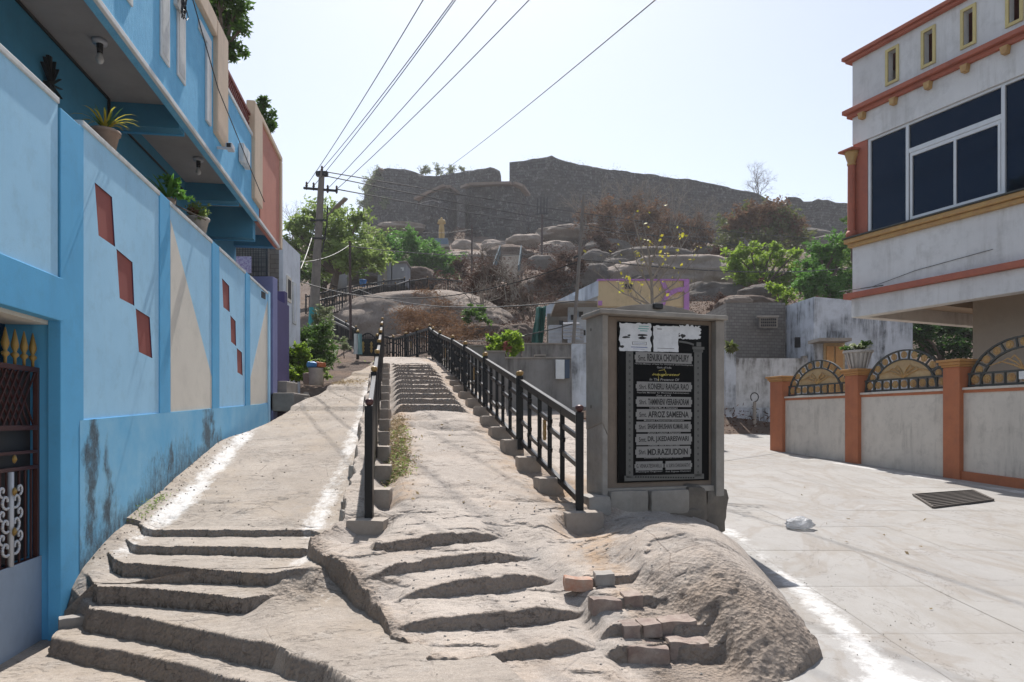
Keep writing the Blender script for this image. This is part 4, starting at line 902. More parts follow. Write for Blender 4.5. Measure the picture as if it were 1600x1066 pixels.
# ---------------------------------------------------------------- memorial stone stand with its black plaque
M['slab_granite'] = paint('slab_granite', (.33, .30, .265), (.24, .215, .19), 3, .85, .4, .35, 70, .4, dark=(.13, .11, .095), sthr=.55)
M['slab_brown'] = paint('slab_brown', (.24, .19, .15), (.18, .14, .11), 2.5, .85, .5, .5, 50, .3, dark=(.12, .10, .08))
M['stone_block'] = paint('stone_block', (.33, .305, .28), (.25, .23, .21), 5, .85, .5, .0, 40, .6)
M['stone_dark'] = paint('stone_dark', (.17, .145, .12), (.11, .095, .08), 5, .9, .5, .0, 30, .8)
M['plaque_black'] = flat('plaque_black', (.005, .005, .006), .35, 0, .07)
M['plaque_grey'] = flat('plaque_grey', (.26, .25, .24), .5); M['plaque_dim'] = flat('plaque_dim', (.11, .107, .10), .5)
M['plaque_text'] = flat('plaque_text', (.34, .33, .32)); M['poster'] = paint('poster', (.66, .67, .69), (.55, .56, .58), 8, .8, .35); M['letter_black'] = flat('letter_black', (.01, .01, .01), .6); M['letter_yellow'] = flat('letter_yellow', (.55, .45, .08), .6)
A0 = P(941, 765, 7.50); A1 = P(1132, 765, 7.98)
ST = pframe((A0.x, A0.y), (A1.x-A0.x, A1.y-A0.y)); W = (Vector((A1.x, A1.y))-Vector((A0.x, A0.y))).length
def q_(px, py, d=0.): return sz(ST, px, py, d)
st = thing('plaque_stand', (1.7, 7.9, -.9), "weathered granite slab stand framing a black inscribed plaque", 'monument')
zl = -.76
def sb(name, s0, s1, d0, d1, z0, z1, m, bev=.008, parent=st, lab=None): return MB(ST).box(s0, s1, d0, d1, z0, z1).build(name, M[m], parent, bevel=bev, label=lab)

ZT = 1.13
MB(ST).hexa([(0, -.42, -.10), (.07, -.42, -.16), (.07, 0, -.16), (0, 0, -.02)], [(0, -.42, ZT), (.07, -.42, ZT), (.07, 0, ZT), (0, 0, ZT)]).build('side_slab', M['slab_granite'], st, bevel=.008)
MB(ST).hexa([(0.004, -.42, -.86), (.07, -.42, -.86), (.07, -.004, -.86), (.004, -.004, -.86)], [(0.004, -.42, -.105), (.07, -.42, -.165), (.07, -.004, -.165), (.004, -.004, -.025)]).build('side_slab', M['stone_block'], st, bevel=.012, label="rougher lower piece of the left slab below a slanting crack")
sb('side_slab', W-.11, W, -.42, .0, -.86, ZT, 'slab_granite')
sb('back_slab', .071, W-.111, -.2, -.09, -.8, ZT, 'slab_brown')
sb('sill', .071, W-.111, -.2, -.035, -.8, -.735, 'slab_granite', .006)
sb('top_slab', -.05, W+.02, -.45, .05, ZT+.001, ZT+.052, 'slab_granite', .012)
hump = [(.12, ZT+.066)]+[(.12+(W-.4)*k/12, ZT+.066+.085*math.sin(math.pi*k/12)**.8) for k in range(1, 12)]+[(W-.28, ZT+.066)]
MB(ST).ext(hump, -.38, -.06).build('cement_hump', M['slab_granite'], st, bevel=.01)
sb('lamp_stub', W*.42, W*.42+.11, -.2, -.02, ZT+.10, ZT+.16, 'dark')
for s_, z_ in ((.0, 1.0), (.0, .15)):
    MB(ST).box(-.004, .0, -.30, -.27, z_-.015, z_+.015).build('iron_bolt', M['stone_dark'], st)
# base stones
def rough_block(name, c, dims, mat, parent=None, rot=0, amp=.02, seed=0, n=5, T=None, tilt=0, rd=1.):
    V = []; Fq = []; 
    bm = bmesh.new(); bmesh.ops.create_cube(bm, size=1); bmesh.ops.subdivide_edges(bm, edges=bm.edges[:], cuts=n, use_grid_fill=True)
    R_ = Matrix.Rotation(rot, 3, 'Z') @ Matrix.Rotation(tilt, 3, 'Y')
    co = np.array([v.co[:] for v in bm.verts]); q = co*np.array(dims)
    nz = np.stack([fbm(q[:, 0]*6+seed*3.1, q[:, 1]*6+seed*5.7, q[:, 2]*6+k*9.3, 3, seed+k) for k in range(3)], -1)
    mx = np.sort(np.abs(co), 1); rnd = 1-rd*(.05*sstep(.42, .5, mx[:, 1])+.04*sstep(.42, .5, mx[:, 0]))
    q = q*rnd[:, None]+nz*amp
    for v, p in zip(bm.verts, q):
        p = R_ @ Vector(p)
        v.co = (T @ (Vector(c)+p)) if T is not None else Vector(c)+p
    me = bpy.data.meshes.new(name); bmesh.ops.recalc_face_normals(bm, faces=bm.faces); bm.to_mesh(me); bm.free(); me.materials.append(mat); me.shade_smooth(); me.set_sharp_from_angle(angle=math.radians(35))
    return link(bpy.data.objects.new(name, me), parent)
rough_block('base_stone', (.31, -.14, -.89), (.47, .36, .27), M['slab_granite'], st, seed=1, amp=.012, T=ST)
rough_block('base_stone', (.81, -.14, -.895), (.49, .36, .27), M['slab_granite'], st, seed=2, amp=.012, T=ST)
rough_block('base_stone', (-.07, -.1, -.92), (.26, .4, .24), M['stone_block'], st, seed=3, amp=.012, T=ST)
rough_block('base_stone', (1.16, -.16, -.93), (.24, .36, .42), M['stone_dark'], st, seed=4, amp=.05, T=ST)
rough_block('base_stone', (W-.08, -.2, -1.02), (.26, .4, .50), M['stone_dark'], st, seed=5, amp=.06, T=ST)
rough_block('base_stone', (.5, -.16, -1.06), (1.6, .38, .16), M['stone_dark'], st, seed=6, amp=.03, n=9, T=ST)
# the black plaque
dP = -.062
pq = lambda cx, cy: q_(900+cx/2.804, 460+cy/2.804, dP)
s0, z1 = pq(184, 122); s1, _ = pq(583, 130); _, z0 = pq(184, 830)
z0b = pq(580, 812)[1]; z1b = pq(583, 133)[1]
pn = sb('plaque', s0, s1, -.089, dP, (z0+z0b)/2, (z1+z1b)/2, 'plaque_black', .004)
zA0, zA1 = (z0+z0b)/2, (z1+z1b)/2
# pixel rows of the slightly receding plaque -> its own level rows
def pr(cx, cy):
    f = (cx-184)/399.; yt = 122+f*9; yb = 830-f*18
    s, _ = pq(cx, cy); return s, zA1+(zA0-zA1)*(cy-yt)/(yb-yt)
def txt(body, cx0, cx1, cy, hpx, mat, d=.0035, off=.0, parent=None, shear=0):
    cu = bpy.data.curves.new('lettering', 'FONT'); cu.body = body; cu.size = 1; cu.align_x = 'CENTER'; cu.align_y = 'CENTER'; cu.offset = off; cu.extrude = 0; cu.resolution_u = 3; cu.shear = shear
    tmp = bpy.data.objects.new('tmp', cu); COL.objects.link(tmp); bpy.context.view_layer.update()
    me = bpy.data.meshes.new_from_object(tmp.evaluated_get(bpy.context.evaluated_depsgraph_get())); bpy.data.objects.remove(tmp)
    co = np.zeros(len(me.vertices)*3, np.float32); me.vertices.foreach_get('co', co); co = co.reshape(-1, 3)
    mn, mx = co.min(0), co.max(0); sA, zA = pr(cx0, cy); sB, zB = pr(cx1, cy); hh = hpx*(zA1-zA0)/700.
    out = []
    for x, y, _ in co:
        u_ = (x-mn[0])/(mx[0]-mn[0]); v_ = (y-(mn[1]+mx[1])/2)/(mx[1]-mn[1])
        out.append(ST @ Vector((sA+(sB-sA)*u_, dP+d, (zA+zB)/2+v_*hh)))
    me.vertices.foreach_set('co', np.array([tuple(v) for v in out], np.float32).ravel()); me.update(); me.materials.append(mat)
    return link(bpy.data.objects.new('lettering', me), st)
def plate(cx0, cx1, cy0, cy1, mat='plaque_grey', name='name_plate', th=.002, chamf=True):
    a, zt_ = pr(cx0, cy0); b, zb_ = pr(cx1, cy1); e = min(.012, (b-a)*.1) if chamf else 0
    h = zt_-zb_; c = h*.28 if chamf else 0
    pts = [(a, zb_+c), (a+e, zb_+c), (a+e, zb_), (b-e, zb_), (b-e, zb_+c), (b, zb_+c), (b, zt_-c), (b-e, zt_-c), (b-e, zt_), (a+e, zt_), (a+e, zt_-c), (a, zt_-c)] if chamf else [(a, zb_), (b, zb_), (b, zt_), (a, zt_)]
    return MB(ST).ext(pts, dP-.001, dP+th).build(name, M[mat], st)
rows = [("Smt. RENUKA CHOWDHURY", 257, 510, 254, 302), ("Shri. KONERU RANGA RAO", 262, 508, 384, 424), ("Shri. TAMMINENI VEERABHADRAM", 262, 508, 450, 491), ("Smt. AFROZ SAMEENA", 262, 508, 505, 546),
 ("Shri. SHASHI BHUSHAN KUMAR, IAS", 260, 506, 560, 600), ("Smt. DR. J.KEDARESWARI", 260, 508, 614, 656), ("Shri. MD.RAZIUDDIN", 260, 504, 669, 710), ("G. VENKATESWARLU", 257, 383, 735, 770), ("A. SURYA CHAKRAVARTHY", 388, 508, 731, 765)]
for b_, x0, x1, y0, y1 in rows:
    plate(x0, x1, y0, y1); e = (x1-x0)*.06
    if b_.startswith('S') and x1-x0 > 200:
        h_, r_ = b_.split('. ', 1); k = x0+e+(x1-x0-2*e)*.15
        txt(h_+'.', x0+e, k, (y0+y1)/2+3, (y1-y0)*.50, M['letter_black'], .003, .012); txt(r_, k+6, x1-e, (y0+y1)/2, (y1-y0)*.68, M['letter_black'], .003, .03)
    else: txt(b_, x0+e, x1-e, (y0+y1)/2, (y1-y0)*.50, M['letter_black'], .003, .01)
for b_, x0, x1, y in (("Hon'ble Minister of State For Women & Child Development", 258, 513, 307), ("Govt. of India", 355, 418, 320), ("In The Presence Of", 322, 452, 373), ("Hon'ble Minister for Municipal Administration", 268, 495, 432), ("Govt. of A.P.", 352, 418, 443),
 ("Hon'ble M.L.A. Khammam", 322, 445, 497), ("Municipal Chairperson Khammam", 298, 472, 553), ("District Collector, Khammam", 315, 458, 607), ("Director, State & Urban Dept.", 318, 455, 662), ("Commissioner, Municipality Khammam", 298, 468, 716),
 ("Municipal Engineer", 262, 380, 778), ("Asst. Engineer Khammam", 392, 502, 775), ("CAUSED BY MUNICIPALITY", 400, 512, 806)):
    txt(b_, x0, x1, y, 11 if 'Presence' in b_ else 9, M['plaque_text'], .0012, .008, shear=.2 if 'Presence' in b_ else 0)
txt("inaugurated", 333, 455, 352, 13, M['letter_yellow'], .0012, .01, shear=.4)
m = MB(ST)
for a_, b_ in (((385, 325), (395, 345)), ((395, 345), (375, 362)), ((362, 335), (385, 330)), ((360, 345), (362, 380))):
    p, q = pr(*a_), pr(*b_); m.bar((p[0], dP+.002, p[1]), (q[0], dP+.002, q[1]), .004, .001, up=(0, 1, 0))
m.build('brush_mark', M['letter_yellow'], st)
# engraved columns, rings, arch
for x0, x1, y0, y1 in ((219, 250, 245, 806), (518, 551, 240, 796)):
    plate(x0, x1, y0, y1, 'plaque_dim', 'carved_column', .002, False)
    for k in range(20):
        y = y0+25+k*27
        if y > y1-12: break
        s_, z_ = pr((x0+x1)/2, y); m = MB(ST)
        a = Vector((s_, dP+.002, z_)); pts = [a+Vector((.011*math.cos(t), 0, .013*math.sin(t))) for t in np.linspace(0, 2*math.pi, 9)]
        m.add([p+Vector((0, .0015, 0)) for p in pts[:-1]]+[a+Vector((.5*(p.x-a.x), .0015, .5*(p.z-a.z))) for p in pts[:-1]], [(i, (i+1) % 8, 8+(i+1) % 8, 8+i) for i in range(8)])
        m.build('carved_ring', M['letter_black'], st, fix=False)
for x0, x1, y0, y1 in ((212, 256, 232, 246), (510, 562, 225, 238), (514, 556, 238, 250), (528, 548, 205, 224), (226, 243, 215, 232), (212, 560, 798, 806)):
    plate(x0, x1, y0, y1, 'plaque_dim', 'carved_band', .002, False)
for k in range(24):
    plate(258+k*11, 265+k*11, 799, 805, 'letter_black', 'carved_bead', .003, False)
pts = [pr(452+k*8, 205+3*(k/4.)**2.0) for k in range(9)]
m = MB(ST)
for p, q in zip(pts[:-1], pts[1:]): m.bar((p[0], dP+.001, p[1]), (q[0], dP+.001, q[1]), .02, .002, up=(0, 1, 0))
m.build('carved_arch', M['plaque_dim'], st)
def torn(x0, x1, y0, y1, seed, jag=9, d=.003):
    r = random.Random(seed); pts = []
    for k in range(14): pts.append((x0+(x1-x0)*k/14, y0+r.uniform(-jag, jag)*.5))
    for k in range(10): pts.append((x1+r.uniform(-jag, jag)*.6, y0+(y1-y0)*k/10))
    for k in range(14): pts.append((x1-(x1-x0)*k/14, y1+r.uniform(-jag, jag)*.2))
    for k in range(10): pts.append((x0+r.uniform(-jag, jag)*.6, y1-(y1-y0)*k/10))
    return MB(ST).ext([pr(*p) for p in pts], dP+d-.0015, dP+d).build('torn_poster', M['poster'], st)
torn(190, 328, 130, 252, 1, 7, .0040); torn(337, 449, 138, 251, 2, 5, .0042); torn(452, 543, 134, 192, 3, 14, .0038)
for x0, x1, y0, y1 in ((196, 238, 186, 196), (222, 240, 178, 188), (186, 212, 226, 240), (262, 320, 176, 186), (268, 310, 186, 199), (455, 480, 168, 190), (330, 337, 130, 250)):
    r = random.Random(x0); m = MB(ST); pts = [((x0+x1)/2+(x1-x0)/2*math.cos(t)*r.uniform(.6, 1.1), (y0+y1)/2+(y1-y0)/2*math.sin(t)*r.uniform(.5, 1.2)) for t in np.linspace(0, 6.0, 11)]
    m.ext([pr(*p) for p in pts], dP+.004, dP+.0052).build('poster_tear', M['letter_black'], st)
M['teal_ink'] = flat('teal_ink', (.1, .35, .32)); M['blue_ink'] = flat('blue_ink', (.08, .12, .3))
for x0, x1, y0, y1, mm in ((275, 318, 140, 144, 'teal_ink'), (272, 318, 150, 155, 'teal_ink'), (280, 312, 160, 164, 'teal_ink'), (246, 308, 210, 212, 'letter_black'), (246, 308, 222, 224, 'letter_black'), (246, 248, 210, 224, 'letter_black'), (306, 308, 210, 224, 'letter_black'),
    (252, 300, 216, 218, 'blue_ink'), (240, 312, 232, 236, 'blue_ink'), (250, 300, 241, 243, 'blue_ink'), (355, 375, 150, 154, 'plaque_dim'), (356, 430, 235, 238, 'plaque_dim')):
    m = MB(ST); a, zt_ = pr(x0, y0); b, zb_ = pr(x1, y1); m.box(a, b, dP+.0042, dP+.0048, zb_, zt_).build('poster_print', M[mm], st)
# ---------------------------------------------------------------- railings
M['block_conc'] = paint('block_conc', (.36, .31, .265), (.28, .24, .205), 5, .9, .5, 0, 45, .45)
def rough_z(x, y): return float(Hrock(np.array([[x]]), np.array([[y]]))[0, 0])
PATT = [(.0, .22, .78), (.22, .42, .60), (.0, .22, .42), (.42, .60, .30), (.42, .80, .72), (.60, .80, .22), (.80, 1.0, .80), (.80, 1.0, .34)]
VERT = [.22, .42, .60, .80]
def railing(t, pts, h=1.0, medal=True, detail=True, gap=.10, double=True):
    for i, (a, b) in enumerate(zip(pts[:-1], pts[1:])):
        a, b = Vector(a), Vector(b); up = Vector((0, 0, 1)); d = (b-a); dh = Vector((d.x, d.y, 0)).normalized()*.05
        a2, b2 = a+dh*.9, b-dh*.9
        zt_, zb_ = h-.08, gap
        MB().bar(a2+up*zt_, b2+up*zt_, .055, .09).build('top_rail', M['black_iron'], t, bevel=.004)
        MB().bar(a2+up*zb_, b2+up*zb_, .05, .065).build('bottom_rail', M['black_iron'], t)
        pt = lambda f, g: a2.lerp(b2, f)+up*(zb_+(zt_-zb_)*g)
        if detail:
            for f in VERT: MB().bar(pt(f, 0), pt(f, 1), .052, .052).build('baluster', M['black_iron'], t)
            for f0, f1, g in PATT:
                e = .025
                MB().bar(pt(max(0, f0-e), g), pt(min(1, f1+e), g), .035, .05).build('crossbar', M['black_iron'], t)
            if medal and i % 2 == 0:
                c = pt(.51, .52); dn = Vector((d.y, -d.x, 0)).normalized()*.012; dd = Vector((d.x, d.y, 0)).normalized(); m = MB()
                prof_ = [(.0, .13), (.045, .115), (.03, .085), (.05, .05), (.032, .0), (.05, -.05), (.03, -.085), (.045, -.115), (0, -.13)]
                ring = [dd*x+up*z for x, z in prof_]+[dd*-x+up*z for x, z in reversed(prof_[1:-1])]
                nn = len(ring); m.add([c-dn+k for k in ring]+[c+dn+k for k in ring]+[c-dn, c+dn], [(k, (k+1) % nn, nn+(k+1) % nn, nn+k) for k in range(nn)]+[((k+1) % nn, k, 2*nn) for k in range(nn)]+[(nn+k, nn+(k+1) % nn, 2*nn+1) for k in range(nn)])
                m.build('medallion', M['gold_dull'], t)
        else:
            n = max(5, int(d.length/.22))
            for k in range(1, n): MB().bar(pt(k/n, 0), pt(k/n, 1), .035, .035).build('baluster', M['black_iron'], t)
    for i, a in enumerate(pts):
        a = Vector(a)
        d = (Vector(pts[min(i+1, len(pts)-1)])-Vector(pts[max(0, i-1)])); d = Vector((d.x, d.y, 0)).normalized()*.05
        offs = [d*0] if (i in (0, len(pts)-1) or not double) else [d*-.9, d*.9]
        for o_ in offs:
            MB().bar(a+o_+Vector((0, 0, -.03)), a+o_+Vector((0, 0, h)), .08, .08).build('post', M['black_iron'], t, bevel=.004)
            MB().lathe(a+o_+Vector((0, 0, h)), [(.02, 0), (.03, .01), (.043, .03), (.043, .06), (.02, .075)], 8).build('knob', M['knob'] if i else M['gate_red'], t, True)
M['gold_dull'] = flat('gold_dull', (.30, .19, .06), .5, .2); M['knob'] = flat('knob', (.36, .22, .07), .5, .1)
rt = thing('railing', (.7, 7.3, -.95), "black iron railing running uphill from beside the plaque stand", 'railing', 'black iron railings')
RP = [(float(railR(y)), y, z) for y, z in ((7.3, -.915), (9.9, -.38), (12.9, .17), (15.5, .66), (18.0, 1.10), (20.6, 1.55), (22.8, 1.95))]+[tuple(P(*q)) for q in ((671, 554, 25), (652, 558, 26.5), (634, 562, 27.5), (615, 567, 28))]
railing(rt, RP)
lt_ = thing('railing', (-1.44, 7.1, -.98), "black iron railing seen end on between the left path and the rock", 'railing', 'black iron railings')
LP = [(float(railL(y)), y, z) for y, z in ((7.1, -.975), (9.5, -.47), (11.9, .0), (14.3, .45), (16.7, .95), (19.1, 1.45), (21.5, 1.95))]
railing(lt_, LP, h=1.12)
# footing blocks under the railings
def block(x, y, zt_, dims, rot, seed, lab, grp):
    o = rough_block('footing_block', (x, y, zt_-dims[2]/2), dims, M['block_conc'], None, rot, .010, seed, 7, rd=.5); tag(o, lab, 'block', grp)
rgrp = 'concrete footing blocks under the right railing'; lgrp = 'concrete footing blocks under the left railing'
block(.70, 7.27, -.93, (.40, .34, .26), .25, 1, "large concrete footing block under the lowest post of the right railing", rgrp)
y = 8.1; k = 2
ords = ['second', 'third', 'fourth', 'fifth', 'sixth', 'seventh', 'eighth', 'ninth', 'tenth', 'eleventh', 'twelfth', 'thirteenth', 'fourteenth']
while y < 19:
    zr = float(np.interp(y, [p[1] for p in RP], [p[2] for p in RP]))
    block(float(railR(y))-.10, y, zr+.10, (.30+random.uniform(-.03, .03), .26, 0.36+random.uniform(0, .06)), .2+random.uniform(-.1, .1), k, "concrete footing block under the right railing, %s one uphill from its lowest post" % ords[k-2], rgrp)
    y += .93; k += 1
block(-1.44, 7.08, -.985, (.38, .30, .24), -.08, 40, "large cracked concrete footing block under the end post of the left railing", lgrp)
y = 7.75; k = 2
while y < 19.5 and k < 16:
    zr = float(np.interp(y, [p[1] for p in LP], [p[2] for p in LP]))
    block(float(railL(y))+.13, y, zr+.09, (.17+random.uniform(-.02, .03), .24, .32+random.uniform(0, .06)), random.uniform(-.1, .1), 40+k, "concrete footing block under the left railing, %s one uphill from its end post" % ords[k-2], lgrp)
    y += .95; k += 1
for i, (x, y_, s_) in enumerate(((-1.78, 7.75, .2), (-1.72, 7.45, .16), (-1.85, 8.35, .18), (-1.98, 9.1, .22))):
    o = rough_block('edge_stone', (x, y_, float(Hpath(np.array([[x]]), np.array([[y_]]))[0, 0])+.06), (s_, s_*1.2, .18), M['stone_block'], None, random.random(), .02, 60+i)
    tag(o, ["flat kerb stone beside the left railing's second footing block", "small stone nearest the cracked footing block", "kerb stone at the path edge a little farther uphill", "largest kerb stone farthest along the path edge"][i], 'stone', 'loose kerb stones by the left railing')
# broken masonry steps low on the outcrop
M['brick_stone'] = paint('brick_stone', (.20, .14, .12), (.33, .27, .23), 11, .85, .6, 0, 30, .7); M['brick_red'] = paint('brick_red', (.40, .18, .11), (.42, .34, .28), 9, .85, .5, 0, 40, .5)
bs = [(.50, 5.41, -1.19, .21, .10, 'brick_red', "worn red brick at the top of the broken masonry steps"), (.70, 5.41, -1.17, .15, .09, 'stone_block', "pale stone lying beside the worn red brick"),
 (.66, 5.04, -1.27, .21, .11, 'brick_stone', "dark broken stone in second row of masonry steps, left piece"), (.86, 5.06, -1.25, .15, .11, 'brick_stone', "dark broken stone in second row of masonry steps, right piece"),
 (.79, 4.69, -1.36, .12, .09, 'brick_stone', "small dark stone at left end of third masonry row"), (.925, 4.70, -1.355, .12, .10, 'brick_stone', "small triangular stone in the middle of third masonry row"), (1.12, 4.70, -1.345, .24, .11, 'brick_stone', "long rough stone at right end of third masonry row"),
 (.87, 4.51, -1.45, .27, .14, 'brick_stone', "big squared stone at left of lowest masonry row"), (1.14, 4.52, -1.435, .26, .15, 'brick_stone', "big squared stone at right of lowest masonry row")]
for i, (x_, yr_, z_, w_, h_, mm, lab) in enumerate(bs):
    y_ = yr_+.22*(x_-.9)+.05; o = rough_block('step_stone', (x_, y_, z_-h_/2), (w_, .15, h_), M[mm], None, .12+random.uniform(-.15, .15), .022, 80+i, 9, tilt=random.uniform(-.06, .06), rd=.5); o.data.set_sharp_from_angle(angle=math.radians(30)); tag(o, lab, 'stone', 'broken masonry step stones')
o = rough_block('loose_stone', tuple(onz(112, 975, -1.68)+Vector((0, 0, .02))), (.20, .12, .09), M['stone_block'], None, .5, .02, 99); tag(o, "small loose stone wedged at the blue pillar's foot", 'stone')
# plastic bag
m = bmesh.new(); bmesh.ops.create_icosphere(m, subdivisions=4, radius=1); co = np.array([v.co[:] for v in m.verts])
dsp = 1+.45*fbm(co[:, 0]*1.6, co[:, 1]*1.6, co[:, 2]*1.6, 4, 12)+.22*np.abs(fbm(co[:, 0]*5, co[:, 1]*6, co[:, 2]*6, 3, 13))
bp = onz(1250, 828, -1.33)
for v, k in zip(m.verts, dsp): v.co = Vector((v.co.x*k*.15, v.co.y*k*.11, max(-.02, v.co.z*k*.085+.03)))+Vector((bp.x, bp.y, float(roadz(bp.x, bp.y))+.03))
me = bpy.data.meshes.new('plastic_bag'); m.to_mesh(me); m.free(); n = N('bag_plastic'); n.fin((.75, .77, .8), .25, n.bump(n.noise(40, 5), .8, .02)); n.b.inputs['Transmission Weight'].default_value = .7; me.materials.append(n.m); me.shade_smooth()
tag(link(bpy.data.objects.new('plastic_bag', me)), "crumpled white plastic bag lying on the concrete road", 'bag')
# ---------------------------------------------------------------- boulders, fort, sheds, poles
def boulder(px, py, Y, wpx, hpx, lab, mat='granite_far', seed=0, name='boulder', sub=5, ry=.8, amp=.16, cat='boulder', flatten=1.0):
    c = P(px, py, Y); rx = wpx/2/F*Y; rz = hpx/F*Y*.62
    bm = bmesh.new(); bmesh.ops.create_icosphere(bm, subdivisions=sub, radius=1); co = np.array([v.co[:] for v in bm.verts])
    n1 = fbm(co[:, 0]*1.1+seed, co[:, 1]*1.1, co[:, 2]*1.1+seed*2, 3, seed); n2 = fbm(co[:, 0]*4, co[:, 1]*4+seed, co[:, 2]*4, 4, seed+5)
    n3 = np.abs(fbm(co[:, 0]*1.9+seed, co[:, 1]*1.9, co[:, 2]*1.9, 3, seed+3)); k = 1+amp*1.6*n1+amp*.3*n2-amp*1.3*n3+amp*.25
    crack = np.exp(-(fbm(co[:, 0]*1.5, co[:, 1]*1.5, co[:, 2]*1.5+seed, 2, seed+9)/.02)**2); k = k-.02*crack
    q = np.sign(co)*np.abs(co)**.88*k[:, None]
    for v, p in zip(bm.verts, q): v.co = (c.x+p[0]*rx, c.y+p[1]*rx*ry, c.z-rz*.35+p[2]*rz)
    me = bpy.data.meshes.new(name); bm.to_mesh(me); bm.free(); me.materials.append(M[mat]); me.shade_smooth()
    for nm, val in (('soil', .12), ('rough', .12), ('lime', 0)):
        at = me.attributes.new(nm, 'FLOAT', 'POINT'); at.data.foreach_set('value', np.full(len(me.vertices), val, np.float32))
    o = link(bpy.data.objects.new(name, me)); tag(o, lab, cat); return o
def farrock(name, b, dk, sc):
    n = N(name); c = n.mix(n.ramp(n.noise(.35*sc, 10, .7), [(.38, 0.), (.62, 1.)]), b, tuple(k*.72 for k in b))
    c = n.mix(n.math('MULTIPLY', n.ramp(n.noise(.9*sc, 10, .8, n.mapn((1, 1, .5))), [(.5, 0.), (.66, 1.)]), .7), c, dk)
    c = n.mix(n.math('MULTIPLY', n.attr('soil'), n.ramp(n.noise(.6*sc, 8, .7), [(.45, 0.), (.6, .8)])), c, (.34, .235, .17))
    c = n.mix(n.math('MULTIPLY', n.noise(9*sc, 4, .8), .35), c, dk)
    M[name] = n.fin(c, .95, n.bump(n.noise(2.2*sc, 12, .75), 1, .35/sc), 0, .1)
farrock('rock_pink', (.46, .39, .34), (.17, .14, .12), 1.0); farrock('rock_grey', (.22, .20, .185), (.10, .09, .08), 1.0); farrock('rock_brown', (.23, .18, .15), (.09, .07, .06), 1.)
bpy.data.objects['ground'].data.materials[0] = M['rock_brown']
B = [(655, 505, 41, 300, 118, "broad pale pinkish granite dome below the upper fence", 'rock_pink'),
 (925, 430, 60, 62, 46, "smooth grey egg shaped boulder above the white awning", 'rock_grey'), (885, 440, 61, 95, 46, "dark boulder under brown creeper left of the egg shaped boulder", 'rock_grey'),
 (1050, 432, 62, 240, 60, "largest flat topped brown boulder behind the cream house", 'rock_pink'), (1118, 468, 52, 120, 78, "dark grey rounded boulder right of the cream house", 'rock_grey'),
 (950, 388, 88, 80, 28, "low dark boulder high on slope under dry brown trees", 'rock_grey'), (1010, 408, 76, 150, 34, "long low grey boulder above the flat topped one", 'rock_grey'),
 (757, 520, 35, 84, 40, "brown boulder directly behind the green bush", 'rock_brown'), (805, 522, 33, 62, 40, "reddish brown boulder beside the green tarpaulin", 'rock_brown'),
 (1165, 478, 40, 95, 34, "creeper covered boulder above the grey block house", 'rock_brown'), (1152, 468, 36, 40, 14, "small pale rock just above grey block house's left end", 'rock_pink'),
 (632, 360, 120, 105, 15, "flat pale rock shelf at foot of the left fort bastion", 'rock_pink'), (870, 390, 100, 62, 32, "pale boulder pair on slope under the fort's middle", 'rock_pink'),
 (835, 448, 60, 38, 26, "bluish grey small boulder beside the hill staircase", 'rock_grey'), (745, 408, 95, 120, 36, "pale pink slab of rock right of the golden statue", 'rock_pink'),
 (650, 430, 60, 62, 30, "brown boulder right of the grey concrete cabins", 'rock_brown'), (560, 428, 62, 90, 20, "dark rock shelf left of the grey concrete cabins", 'rock_grey'),
 (905, 365, 120, 130, 22, "pale rock ledge at foot of the central fort wall", 'rock_pink'), (1240, 372, 118, 120, 26, "grey rock ledge behind the olive brown tree", 'rock_grey'), (1300, 380, 110, 90, 26, "grey rock below the ruined right end of the fort", 'rock_grey'),
 (690, 400, 100, 60, 26, "pale rock carrying the golden statue", 'rock_pink'), (795, 395, 92, 70, 22, "brownish rock beside the top of the hill staircase", 'rock_brown')]
for i, (px, py, Y, wp, hp, lab, mm) in enumerate(B): boulder(px, py, Y, wp, hp, lab, mm, 3+i, sub=6 if i == 0 else 5, amp=.07 if i == 0 else .16)
# fort
def fortmat():
    n = N('fort_stone'); sp = n.new("ShaderNodeSeparateXYZ"); n.l(n.co, sp.inputs[0]); cb = n.new("ShaderNodeCombineXYZ")
    n.l(n.math('ADD', sp.outputs[0], n.math('MULTIPLY', sp.outputs[1], .6)), cb.inputs[0]); n.l(sp.outputs[2], cb.inputs[1])
    nz = n.new("ShaderNodeTexNoise"); nz.inputs['Scale'].default_value = .8; n.l(n.co, nz.inputs['Vector'])
    vec = n.mix(.10, cb.outputs[0], nz.outputs[1], 'ADD')
    b = n.new("ShaderNodeTexBrick"); n.l(vec, b.inputs['Vector']); b.inputs['Scale'].default_value = .72; b.inputs['Mortar Size'].default_value = .045; b.inputs['Mortar Smooth'].default_value = .4; b.inputs['Bias'].default_value = 0
    b.inputs['Color1'].default_value = (.135, .13, .132, 1); b.inputs['Color2'].default_value = (.07, .068, .072, 1); b.inputs['Mortar'].default_value = (.05, .045, .04, 1); b.inputs['Brick Width'].default_value = .75; b.inputs['Row Height'].default_value = .42
    c = n.mix(n.math('MULTIPLY', n.ramp(n.noise(.10, 8, .7), [(.42, 0.), (.6, 1.)]), .55), b.outputs[0], (.10, .088, .08))
    c = n.mix(n.math('MULTIPLY', n.ramp(n.noise(1.7, 8, .8, n.mapn((1, 1, .8))), [(.54, 0.), (.60, 1.)]), .6), c, (.34, .33, .325))
    M['fort_stone'] = n.fin(c, .95, n.bump(b.outputs[1], 1, -.35, n.bump(n.noise(2, 8, .8), 1, .3)), 0, .1)
fortmat()
fort = thing('fort', P(900, 370, 145), "long dark stone fort wall along the hilltop with a gap in its middle", 'fort')
